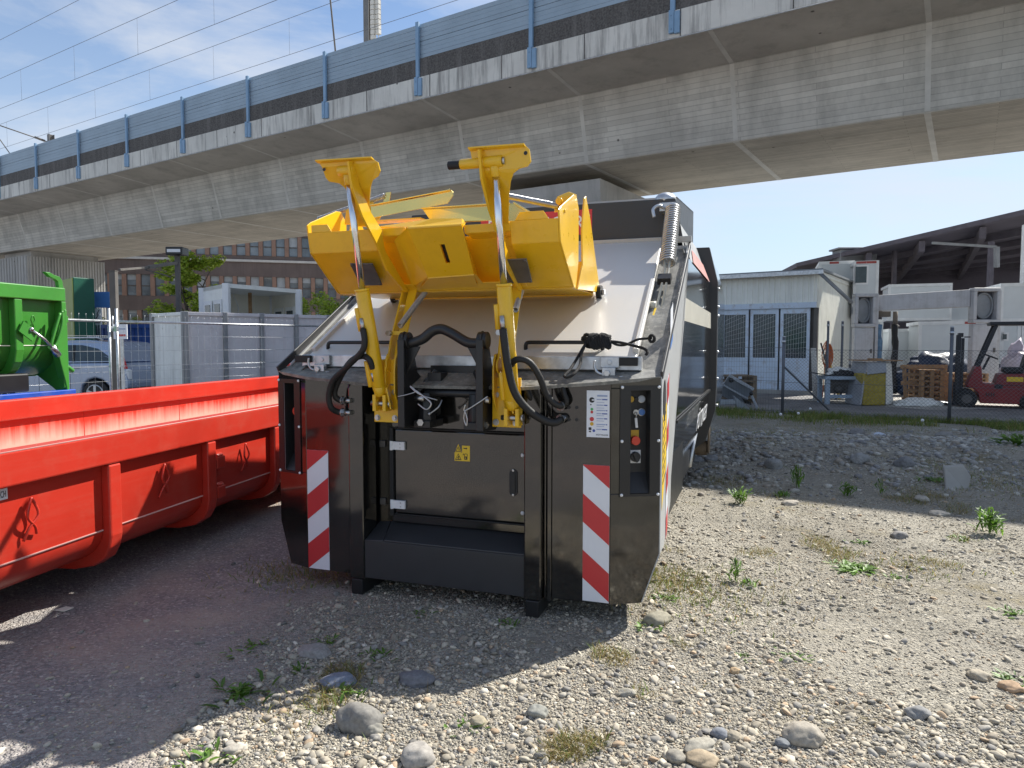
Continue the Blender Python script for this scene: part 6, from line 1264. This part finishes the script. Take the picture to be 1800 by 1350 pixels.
# ------------------------------------------------------------------ things lying in the yard
def pallet(name, label, loc, rz, L_=1.2, W_=.8, tilt=0, parts=True, group=None, m='wood'):
    t = thing(name, label, 'pallet', loc, rz, group); t.rotation_euler = (tilt, 0, rz); b = MB()
    for i in range(5): y = i*(W_-.1)/4; b.bx(0, L_, y, y+.1, .122, .144)
    b.build('top_boards', M[m], t); b = MB()
    for i in range(3): y = i*(W_-.1)/2; b.bx(0, L_, y, y+.1, .0, .02)
    b.build('bottom_boards', M[m], t); b = MB()
    for x in (0, L_/2-.05, L_-.1):
        b.bx(x, x+.1, 0, W_, .10, .12)
        for y in (0, W_/2-.05, W_-.1): b.bx(x, x+.1, y, y+.1, .022, .098)
    b.build('blocks', M[m], t); return t
g_ = 'wooden pallets in the yard'
p_ = base(1585, 700, 19.4); pallet('pallet', 'slatted wooden pallet standing upright right of the yellow insulation bale', p_+V((0, 0, .02)), 0, 1.22, .98, R(82), group=g_)
p_ = base(1659, 700, 19.0)
names = ['lowest', 'second', 'third', 'fourth', 'fifth', 'topmost']
for k in range(6): pallet('pallet', 'light wooden pallet, %s of the stack behind the dark fence post' % names[k], p_+V((0, 0, .012+.147*k)), R(82), .8, .6, 0, group=g_)
p_ = base(1692, 700, 19.6)
for k in range(5): pallet('pallet', 'brown wooden pallet, %s of the stack behind the forklift mast' % ['lowest', 'second', 'third', 'fourth', 'topmost'][k], p_+V((0, .3, .012+.147*k)), R(4), .95, .8, 0, group=g_)
p_ = ground(1263, 700); Yp = 18.6; p_ = base(1258, 700, Yp)
for k in range(5): pallet('pallet', 'grey weathered pallet, %s of the stack before the blue doors' % ['lowest', 'second', 'third', 'fourth', 'topmost'][k], p_+V((0, 0, .012+.147*k)), R(3), 1.1, .8, 0, group=g_, m='wood_grey')
# insulation bale with yellow wool and plastic hood
M['wool'] = mat('wool', (.38, .29, .05), .95, var=.3, vs=12, bump=.6, bs=30, streak=.4, dirt=(.26, .19, .03), ssc=(12, 12, 1)); M['plastic_grey'] = mat('plastic_grey', (.33, .34, .36), .3, var=.15, vs=5, bump=.3, bs=7); M['plastic_white'] = mat('plastic_white', (.74, .73, .68), .45, var=.1, vs=5, bump=.35, bs=6)
q_ = base(1515, 712, 17.9); iw = thing('insulation_bale', 'yellow insulation bale half wrapped in grey and white plastic', 'bale', q_); s_ = 17.9/F_PX
b = MB(); b.prism([(.02, .02, .02), (.60*1.0, .0, .02), (.60, .7, .02), (.02, .7, .02)], (0, 0, .82)); b.build('wool', M['wool'], iw, bevel=.04)
b = MB(); b.prism([V((-.05, -.0, .02)), V((-.06, .75, .02)), V((.06, .72, 1.12)), V((.10, .04, 1.12))], (.045, 0, 0)); b.prism([V((.10, -.02, .80)), V((.60, -.025, .86)), V((.58, .02, 1.13)), V((.14, .02, 1.12))], (0, .03, 0)); b.build('grey_wrap', M['plastic_grey'], iw, bevel=.02)
b = MB(); b.prism([V((.605, -.03, .02)), V((1.0, .35, .02)), V((.93, .38, 1.1)), V((.585, .0, 1.14))], (.02, .35, 0)); b.build('white_wrap', M['plastic_white'], iw, bevel=.05, seg=3); b = MB(); b.bx(-.02, .98, -.05, .75, 1.145, 1.17); b.bx(.3, .55, .1, .4, 1.172, 1.21); b.build('lid_board', M['wood'], iw)
def crumpled(name, label, c, rx, ry, rz_, m, cat, sd_=1):
    bm = bmesh.new(); bmesh.ops.create_icosphere(bm, subdivisions=4, radius=1)
    for v in bm.verts:
        n_ = mnoise.noise(v.co*2.3+V((sd_, 0, 0)))*.35+mnoise.noise(v.co*6+V((0, sd_, 0)))*.16; v.co = V((v.co.x*rx, v.co.y*ry, max(-.25, v.co.z)*rz_))*(1+n_)
    lo = min(v.co.z for v in bm.verts)
    for v in bm.verts: v.co.z -= lo
    me = bpy.data.meshes.new(name); bm.to_mesh(me); bm.free(); me.materials.append(m); me.polygons.foreach_set('use_smooth', [True]*len(me.polygons)); o = bpy.data.objects.new(name, me); COL.objects.link(o); o.location = c; o['label'] = label; o['category'] = cat; return o
crumpled('plastic_sheet', 'crumpled white plastic sheet lying right of the insulation bale', base(1616, 713, 17.9), .55, .3, .16, M['plastic_white'], 'plastic sheet', 3); crumpled('plastic_sheet', 'thin grey plastic film trailing towards the dark fence post', base(1650, 710, 18.3), .4, .25, .07, M['plastic_grey'], 'plastic sheet', 8); crumpled('plastic_bundle', 'white plastic heap at the foot of the insulation bale', base(1590, 710, 18.1), .3, .25, .10, M['plastic_white'], 'plastic', 5)
crumpled('wrapped_goods', 'pale violet plastic wrapped bundle behind the forklift seat', base(1792, 690, 22.0)+V((0, 0, .02)), .55, .5, 1.1, mat('film_violet', (.42, .38, .46), .35, var=.15, vs=5, bump=.3, bs=8), 'bundle', 2)
b = MB(); b.bx(0, 2.5, 0, .8, 0, .55); M['tarp_navy'] = mat('tarp_navy', (.012, .025, .06), .5, var=.3, bump=.4, bs=4); crumpled('tarpaulin', 'dark blue tarpaulin over goods behind the pallets', base(1645, 690, 21.6), 1.25, .5, .95, M['tarp_navy'], 'tarpaulin', 4)
# grey steel stand with a white bag on it
q_ = base(1451, 712, 18.4); td = thing('steel_stand', 'light blue-grey steel stand left of the insulation bale', 'stand', q_, R(-6)); s_ = 18.4/F_PX; W_ = 57*s_; H_ = 44*s_; M['stand_blue'] = mat('stand_blue', (.34, .42, .50), .5, var=.1)
for x in (0, W_-.11):
    for y in (0, .6): b = MB(); b.bx(x, x+.11, y, y+.1, 0, H_); b.build('leg', M['stand_blue'], td, bevel=.01)
b = MB(); b.bx(-.02, W_+.02, -.02, .72, H_+.002, H_+.09); b.build('top', M['stand_blue'], td, bevel=.01); b = MB(); b.bx(.112, W_-.112, .02, .08, .17, .26); b.build('rail', M['stand_blue'], td); b = MB(); b.bx(.13, W_-.13, .3, .5, .27, H_-.02); b.ball((W_*.5, .25, .4), .12, .1, .1); b.build('engine_block', M['mast_dark'], td)
o = crumpled('sack', 'white sack lying on top of the steel stand', q_+V((W_*.62, .3, H_+.09)), .36, .25, .17, M['plastic_white'], 'sack', 6); o2 = crumpled('black_bag', 'black bag squeezed under the white sack on the stand', q_+V((W_*.6, .12, H_+.09)), .3, .14, .12, M['black_rubber'], 'bag', 9)
b = MB(); b.prism([(-.30, .1, H_+.16), (.10, .0, H_+.095), (.18, .5, H_+.095), (-.22, .55, H_+.16)], (0, 0, .03)); dp = b.build('dark_tray', M['black_plastic'], None, loc=q_, label='flat black tray sticking out over the left end of the stand', category='tray')
# orange cable coil, scrap metal, plank, rods
q_ = base(1452, 640, 20.3); cc = thing('cable_coil', 'orange cable coil hanging at the shed corner', 'cable', q_); M['orange'] = mat('orange', (.60, .14, .03), .55, var=.1); b = MB(); s_ = 20.3/F_PX; zt = hz(1452, 602, 20.3)
for k in range(9): w_ = .10+.012*(k % 4); b.tube(smooth_path([(w_*math.sin(t)+.012*k-.04, -.05+.012*(k % 3), zt-.32-.01*k+.34*math.cos(t)+.02*math.sin(3*t+k)) for t in np.linspace(0, 6.283, 10, endpoint=False)], 3, True), .009, 5, closed=True)
b.tube(smooth_path([(.05, -.04, zt-.6), (.10, -.04, zt-.95), (.12, -.03, .1)]), .012, 5); b.tube(smooth_path([(-.06, -.04, zt-.6), (-.07, -.04, zt-1.0), (-.09, -.03, .05)]), .012, 5); b.build('loops', M['orange'], cc); b = MB(); b.bx(-.02, .02, -.02, .02, 0, zt+.05); b.build('hook_stake', M['mast_dark'], cc)
q_ = base(1310, 722, 16.9); sm_ = thing('machine_scrap', 'tilted grey metal machine part lying on the ground before the pallets', 'scrap metal', q_); M['scrap'] = mat('scrap', (.42, .46, .51), .4, .5, var=.2, dirt=(.1, .1, .1), dirt_amt=.3)
b = MB(); u_, v_ = V((.62, .1, -.34)), V((-.16, .3, -.42)); o_ = V((-.42, .0, .80)); b.prism([o_, o_+u_, o_+u_+v_, o_+v_], u_.cross(v_).normalized()*.05); b.bar(o_+V((0, -.05, .03)), o_+u_+V((0, -.05, .03)), .05, .08); b.bar(o_+v_*.5+V((0, -.06, 0)), o_+u_+v_*.5+V((0, -.06, 0)), .04, .05); b.build('plate', M['scrap'], sm_, bevel=.01)
b = MB(); b.prism([(-.30, -.05, .35), (.0, -.1, .12), (.10, -.1, .02), (-.2, -.05, .02)], (0, .1, 0)); b.bar((-.75, .1, .18), (-.2, .0, .2), .08, .12); b.bar((.12, .0, .4), (.28, -.05, .03), .05, .06); b.build('bracket', M['scrap'], sm_, bevel=.01); b = MB(); b.prism([(-.12, -.12, .3), (.08, -.14, .2), (.1, -.14, .13), (-.05, -.12, .18)], (0, .03, 0)); b.ball((-.38, -.1, .72), .06); b.ball((.12, -.05, .40), .05); b.build('black_fitting', M['black_satin'], sm_)
q_ = base(1430, 712, 19.5); wp = thing('plank_bundle', 'speckled pale plank leaning at the shed corner beside the orange cable', 'plank', q_); b = MB(); b.prism([V((0, 0, 0)), V((.16, 0, 0)), V((.14, .25, hz(1438, 612, 19.5))), V((.0, .25, hz(1438, 612, 19.5)))], (0, .04, 0)); b.build('plank', mat('speckle', (.5, .48, .44), .8, var=.5, vs=40), wp)
q_ = base(1470, 705, 19.9); rd = thing('leaning_rod', 'dark rod leaning against the shed side', 'rod', q_); b = MB(); b.cyl((0, 0, 0), (-.30, .4, 1.6), .025, 8); b.build('rod', M['mast_dark'], rd)
q_ = base(1466, 705, 20.0); rd = thing('leaning_rod', 'yellowish batten leaning against the shed side', 'batten', q_); b = MB(); b.bar((0.16, 0, 0), (-.06, .4, 1.3), .04, .06); b.build('batten', M['yellow_sign'], rd)
# sheet of sunlit concrete in the yard
p = MB(); q = [ground(1400, 704), ground(1640, 722), ground(1900, 716), ground(1900, 700), ground(1560, 694)]; p.add([(v.x, v.y, .017) for v in q], [tuple(range(5))]); p.build('yard_slab', M['concrete_slab'], kind='structure')

# ================================================================== WEEDS, GRASS, SINGLE STONES
def blade_field(pts, hmin, hmax, tints, w=.006, lean=.5):
    n = len(pts); P = np.array(pts); a = rng.uniform(0, 6.283, n); h = rng.uniform(hmin, hmax, n); ln = rng.normal(0, lean, (n, 2))*h[:, None]
    d = np.stack([np.cos(a), np.sin(a), np.zeros(n)], 1)*(w*rng.uniform(.6, 1.3, n))[:, None]; top = P+np.concatenate([ln, h[:, None]], 1); mid = P*.5+top*.5+np.stack([-ln[:, 0]*.15, -ln[:, 1]*.15, h*.08], 1)
    v = np.stack([P-d, P+d, mid+d*.7, top, mid-d*.7], 1).reshape(-1, 3); i = np.arange(n)[:, None]*5; f = np.concatenate([i+np.array([0, 1, 2]), i+np.array([0, 2, 4]), i+np.array([4, 2, 3])], 0)
    t = np.array(tints)[rng.integers(0, len(tints), n)]*rng.uniform(.7, 1.25, (n, 1)); return v, f, np.repeat(t, 5, 0)
GR = [(.17, .24, .05), (.22, .27, .06), (.30, .27, .09), (.13, .19, .04)]; DRY = [(.34, .27, .10), (.28, .21, .08), (.40, .32, .14), (.22, .20, .07)]
def gp(x, y): return (x, y, ground_h(x, y)-.004)
pts = []
for _ in range(26000):          # strip of grass along the wire fence
    u, w_ = random.uniform(-5.5, 9), abs(random.gauss(0, .75)); q = PA+fd*u-fn*(w_-.25)
    if mnoise.noise(V((q.x*1.1, q.y*1.1, 3.))) > -.28+w_*.22: pts.append(gp(q.x, q.y))
np_mesh('fence_grass', [blade_field(pts, .03, .17, GR, .006)], M['foliage'], kind='stuff', label='rough grass growing along the foot of the wire fence', category='grass')
pts = []; tries = 0
while len(pts) < 26000 and tries < 400000:         # thin dry growth on the gravel
    tries += 1; y = 1/(1/2.6+random.random()*(1/13.-1/2.6)); x = random.uniform(-1.6, y*.78)
    n_ = mnoise.noise(V((x*1.05, y*1.05, 0.)))*.7+mnoise.noise(V((x*3.1, y*3.1, 5.)))*.4
    if n_ > .22+.3*random.random() and x > -.9: pts.append(gp(x, y))
np_mesh('dry_growth', [blade_field(pts, .012, .055, DRY+GR[:1], .0022, .9)], M['foliage'], kind='stuff', label='sparse dry grass and moss between the pebbles', category='grass')
pts = []
for cx_, cy_, r_, n in ((*ground(1215, 1045)[:2], .45, 900), (*ground(1165, 1020)[:2], .25, 700), (*ground(510, 1010)[:2], .35, 700), (*ground(1600, 1000)[:2], .3, 250), (*ground(1330, 770)[:2], .9, 1200), (*ground(1750, 850)[:2], .8, 1400), (*ground(1480, 745)[:2], 1.5, 2500), (*ground(560, 1240)[:2], .25, 250)):
    for _ in range(n): x, y = random.gauss(cx_, r_*.6), random.gauss(cy_, r_*.6); pts.append(gp(x, y))
np_mesh('moss_patches', [blade_field(pts, .01, .06, DRY+GR, .003, .8)], M['foliage'], kind='stuff', label='brownish green moss patches on the gravel', category='moss')
WT = [(.12, .24, .03), (.16, .30, .04), (.09, .18, .025)]
def weed(px, py, h, nl, spread, label, tall=False, tints=WT):
    g_ = ground(px, py); g_ = V((g_.x, g_.y, ground_h(g_.x, g_.y)-.006)); v, f, c = [], [], []; r2 = random.Random(px*7+py)
    for k in range(int(nl*1.5)):
        a = r2.uniform(0, 6.283); ln = spread*r2.uniform(.5, 1.1); hh = h*r2.uniform(.4, 1.); wd = ln*r2.uniform(.09, .17); z0 = h*r2.uniform(0, .75) if tall else 0; off = V((r2.gauss(0, spread*.6), r2.gauss(0, spread*.6), 0)) if not tall else V((r2.gauss(0, spread*.45), r2.gauss(0, spread*.45), 0))
        d = V((math.cos(a), math.sin(a), 0)); s = V((-d.y, d.x, 0)); o = len(v); tnt = V(tints[r2.randrange(len(tints))])*r2.uniform(.7, 1.3)
        prof_ = ((0, .15), (.35, 1), (.7, .85), (1, .04)); base_ = off+V((0, 0, z0))
        for t, w_ in prof_:
            p_ = base_+d*(ln*t)+V((0, 0, (hh-z0*.6)*(t-.55*t*t)*1.1)); v += [tuple(p_-s*wd*w_), tuple(p_+V((0, 0, -wd*.35*w_))), tuple(p_+s*wd*w_)]; c += [tuple(tnt)]*3
        for j in range(3): i = o+3*j; f += [(i, i+1, i+4, i+3), (i+1, i+2, i+5, i+4)]
    t = thing('weed', label, 'weed', g_, group='weeds on the gravel'); ob = np_mesh('leaves', [(np.array(v), np.array(f), np.array(c))], M['foliage']); ob.parent = t
    b = MB()
    for k in range(3 if tall else 1): b.tube(smooth_path([(0, 0, 0), (.01*k, .006, h*.5), (.02*(k-1), .01, h*(.95 if tall else .35))], 3), .0028, 5)
    b.build('stem', M['leaf_stem'], t)
M['leaf_stem'] = mat('leaf_stem', (.14, .2, .05), .6)
W_ = [(370, 1335, .09, 16, .075, 'small bright weed at the bottom edge left of the grey boulder'), (418, 1225, .09, 26, .10, 'leafy dark weed clump inside the shadow at the edge of the old paving'), (615, 1222, .085, 14, .055, 'little weed beside the half buried stone in the shadow'), (443, 1135, .05, 16, .07, 'flat rosette weed on the dark paving in the shadow'), (655, 1155, .07, 14, .06, 'weed sprouting right of the flat pale stone in the shadow'), (575, 1128, .06, 12, .05, 'small weed behind the flat pale stone'), (525, 1180, .06, 12, .05, 'lone small weed left of the stones under the compactor shadow'), (895, 1098, .08, 12, .05, 'weed growing in front of the right foot of the compactor'), (818, 1283, .05, 14, .05, 'tiny weed in the sunny gravel at the shadow edge'), (745, 1078, .05, 10, .05, 'weed deep under the compactor front'),
      (1170, 1052, .06, 14, .06, 'weed by the lower right corner of the compactor'), (1292, 1022, .16, 22, .055, 'upright weed with tall stalk right of the compactor'), (1318, 1030, .10, 16, .05, 'second upright weed right beside the tall stalked one'), (1300, 885, .17, 60, .075, 'broad bushy weed in the sun near the side of the compactor'), (1400, 858, .28, 40, .07, 'tallest weed at the edge of the bridge shadow'), (1375, 872, .12, 30, .06, 'low weed left of the tallest weed at the shadow edge'), (1490, 872, .15, 44, .07, 'round weed in the middle of the shadow edge'), (1548, 868, .18, 12, .07, 'thin weed right of the round one at the shadow edge'), (1500, 1000, .06, 80, .10, 'flat spreading weed in the open gravel on the right'), (1512, 955, .06, 16, .07, 'small weed behind the flat spreading one'), (1740, 940, .24, 70, .085, 'large tufted weed near the right edge'), (1780, 1080, .06, 16, .07, 'low weed close to the right edge'), (1690, 950, .07, 14, .07, 'small weed left of the large tufted weed'), (1575, 1018, .06, 12, .05, 'tiny weed right of the flat spreading weed'), (1390, 1155, .04, 16, .06, 'small flat weed in the foreground gravel'), (1310, 1155, .04, 10, .04, 'tiny weed left of the small flat foreground weed'), (1775, 1195, .05, 14, .07, 'weed at the right edge of the foreground'), (1135, 1105, .06, 12, .06, 'weed next to the pale flat stone at the shadow corner'), (1650, 850, .12, 20, .12, 'weed in front of the tilted slab in the shade'), (1780, 800, .2, 30, .2, 'thick weed clump at the right edge in the bridge shade')]
for q in W_: weed(*q, tall=q[2] >= .15)
# dandelion clocks
for px, py, lb in ((1402, 731, 'leftmost dandelion clock before the wire fence'), (1423, 722, 'dandelion clock standing highest before the diagonal strut'), (1371, 733, 'dandelion clock at the foot of the strut post'), (1620, 745, 'dandelion clock left of the dark fence post')):
    q = ground(px, py+14); t = thing('dandelion', lb, 'flower', V((q.x, q.y, ground_h(q.x, q.y))), group='dandelion clocks'); b = MB(); b.tube([(0, 0, 0), (.01, 0, .19)], .004, 5); b.build('stalk', M['leaf_stem'], t); b = MB(); b.ball((.01, 0, .21), .028); b.build('clock', M['white'], t)
# single stones one can point to
def stone(px, py, rx, ry, rz_, tint, label, seed, sub=4, tilt=0., rot=None, ang=.18):
    g_ = ground(px, py); bm = bmesh.new(); bmesh.ops.create_icosphere(bm, subdivisions=sub, radius=1); r2 = random.Random(seed); o_ = V((seed*3.1, seed*1.7, 0))
    for v in bm.verts:
        n_ = mnoise.noise(v.co*1.1+o_)*ang*1.6+mnoise.noise(v.co*2.6+o_)*ang*.5+mnoise.noise(v.co*8+o_)*.02; v.co = V((v.co.x*rx, v.co.y*ry, v.co.z*rz_))*(1+n_)
    me = bpy.data.meshes.new('stone'); bm.to_mesh(me); bm.free(); me.polygons.foreach_set('use_smooth', [True]*len(me.polygons))
    at_ = me.color_attributes.new('tint', 'FLOAT_COLOR', 'POINT'); at_.data.foreach_set('color', [k for _ in me.vertices for k in (*tint, 1)]); me.materials.append(M['pebble'])
    o = bpy.data.objects.new('stone', me); COL.objects.link(o); o.location = (g_.x, g_.y, ground_h(g_.x, g_.y)+rz_*.35); o.rotation_euler = (tilt, tilt*.4, r2.uniform(-.5, .5) if rot is None else rot); o['label'] = label; o['category'] = 'stone'; o['group'] = 'larger stones on the gravel'
S_ = [(632, 1278, .098, .075, .066, (.22, .21, .19), 'largest grey boulder, half in the sun at the shadow edge', 1), (657, 1292, .036, .03, .028, (.24, .23, .2), 'small stone tucked against the largest boulder', 2), (1412, 1306, .082, .062, .050, (.33, .30, .25), 'big smooth beige boulder in the foreground right', 3), (1375, 1314, .030, .025, .02, (.18, .19, .2), 'dark blue-grey stone touching the big beige boulder', 4), (1615, 1256, .052, .042, .03, (.24, .24, .235), 'flat grey oval stone in the right foreground', 5), (1230, 1318, .072, .05, .022, (.33, .31, .26), 'flat pale stone left of the big beige boulder', 6), (1233, 1345, .06, .045, .03, (.36, .29, .2), 'ochre stone at the bottom edge', 7), (1190, 1340, .04, .036, .026, (.27, .25, .21), 'brownish stone left of the ochre one at the bottom edge', 8), (1265, 1298, .036, .03, .028, (.22, .23, .25), 'blue-grey stone above the flat pale stone', 9), (1290, 1302, .03, .028, .022, (.34, .30, .23), 'sandy stone right of the blue-grey one', 10), (945, 1260, .045, .04, .032, (.27, .27, .24), 'grey angular stone in the left part of the sunny gravel', 11), (1103, 1222, .045, .028, .018, (.33, .31, .26), 'flat sandy shard in the middle foreground', 12), (1720, 1192, .05, .042, .026, (.36, .32, .25), 'pale stone near the right edge', 13), (1778, 1212, .05, .04, .026, (.40, .28, .18), 'orange-brown stone at the right edge', 14), (1155, 1093, .085, .06, .04, (.27, .25, .19), 'flat wide stone in front of the compactor corner', 15), (732, 1200, .09, .065, .035, (.18, .18, .19), 'wide flat stone in the compactor shadow', 16), (595, 1205, .085, .06, .035, (.20, .22, .27), 'bluish flat stone in the shadow behind the small weed', 17), (552, 1148, .085, .07, .03, (.30, .28, .26), 'flat pale stone in the shadow', 18), (735, 1340, .065, .06, .045, (.33, .31, .28), 'pale rough stone at the bottom edge', 19), (410, 1322, .04, .03, .02, (.38, .35, .30), 'light stone on the sunny patch beside the bottom weed', 20), (840, 1275, .04, .032, .022, (.40, .35, .25), 'cream stone in the sun right of the largest boulder', 21), (1580, 945, .07, .055, .04, (.22, .21, .2), 'dark grey stone alone in the middle of the right gravel', 22), (1620, 880, .08, .07, .04, (.40, .37, .32), 'light stone just beyond the shadow edge on the right', 23), (1510, 822, .12, .1, .08, (.28, .28, .27), 'round stone on the rubble heap in the shade', 24), (1360, 828, .1, .1, .09, (.27, .27, .26), 'round grey stone at the left foot of the rubble heap', 25), (1590, 828, .13, .1, .08, (.20, .2, .2), 'dark rounded stone on the right of the rubble heap', 26), (1388, 886, .09, .05, .035, (.42, .38, .32), 'pale stone beside the low weed at the shadow edge', 27), (1545, 776, .1, .07, .05, (.55, .6, .68), 'whitish lump on the crest of the rubble heap', 28), (1222, 815, .12, .08, .05, (.2, .2, .2), 'dark stone beside the end of the compactor', 29), (1250, 815, .09, .07, .05, (.24, .24, .24), 'smaller stone beside the end of the compactor', 30), (1505, 770, .14, .1, .09, (.24, .23, .22), 'broad stone high on the rubble heap', 31), (1650, 905, .09, .06, .03, (.36, .34, .30), 'flat light stone near the right shadow edge', 32), (1292, 1182, .026, .022, .018, (.45, .33, .2), 'small orange pebble in the middle gravel', 33), (1660, 770, .15, .1, .07, (.26, .25, .23), 'stone at the right end of the rubble heap', 34)]
for q in S_: stone(*q)
q = ground(1690, 862); b = MB(); b.prism([(-.16, 0, .0), (.10, .04, -.02), (.17, .10, .14), (.12, .16, .26), (-.10, .16, .24)], (0, .04, .012)); b.build('stone_slab', M['concrete_slab'], loc=(q.x, q.y, ground_h(q.x, q.y)-.02), bevel=.012, label='tilted concrete slab leaning in the rubble at the right edge of the shade', category='slab')
# coarse rubble on the heap
pts_n = 6500; P = []
while len(P) < pts_n:
    x, y = random.uniform(1.8, 10.5), random.gauss(10.2, 1.7)
    if 7.3 < y < 13.2 and mnoise.noise(V((x*.8, y*.8, 8.)))+(.35 if ground_h(x, y) > .04 else 0) > -.12: P.append((x, y))
bv, bf = ico(1); nb = len(bv); P = np.array(P); r = .014*(4.2**(rng.random(pts_n)**2.6)); scl = np.stack([r*rng.uniform(.8, 1.5, pts_n), r*rng.uniform(.7, 1.1, pts_n), r*rng.uniform(.4, .8, pts_n)], 1); a = rng.uniform(0, 6.28, pts_n)
vv = bv[None]*(1+rng.normal(0, .14, (pts_n, nb, 1)))*scl[:, None, :]; ca, sa = np.cos(a)[:, None], np.sin(a)[:, None]; gz = np.array([ground_h(x, y) for x, y in P])
out_ = np.stack([vv[..., 0]*ca-vv[..., 1]*sa+P[:, :1], vv[..., 0]*sa+vv[..., 1]*ca+P[:, 1:], vv[..., 2]+(gz+scl[:, 2]*.3)[:, None]], 2); pal = np.array([(.38, .37, .34), (.28, .275, .27), (.46, .44, .39), (.33, .29, .24)])
np_mesh('rubble', [(out_.reshape(-1, 3), (bf[None]+(np.arange(pts_n)*nb)[:, None, None]).reshape(-1, 3), np.repeat(pal[rng.integers(0, 4, pts_n)]*rng.uniform(.8, 1.15, (pts_n, 1)), nb, 0))], M['pebble'], kind='stuff', label='coarse rubble and cobbles on the low heap behind the compactor', category='rubble')
q = ground(110, 1075); b = MB(); b.prism([(-.05, 0, 0), (.02, -.02, 0), (.05, .03, .004), (-.01, .05, .004)], (0, 0, .003)); b.build('scrap_of_paper', M['cabin_cream'], loc=(q.x, q.y, ground_h(q.x, q.y)+.004), label='small pale scrap lying on the dark paving by the red container', category='paper scrap')
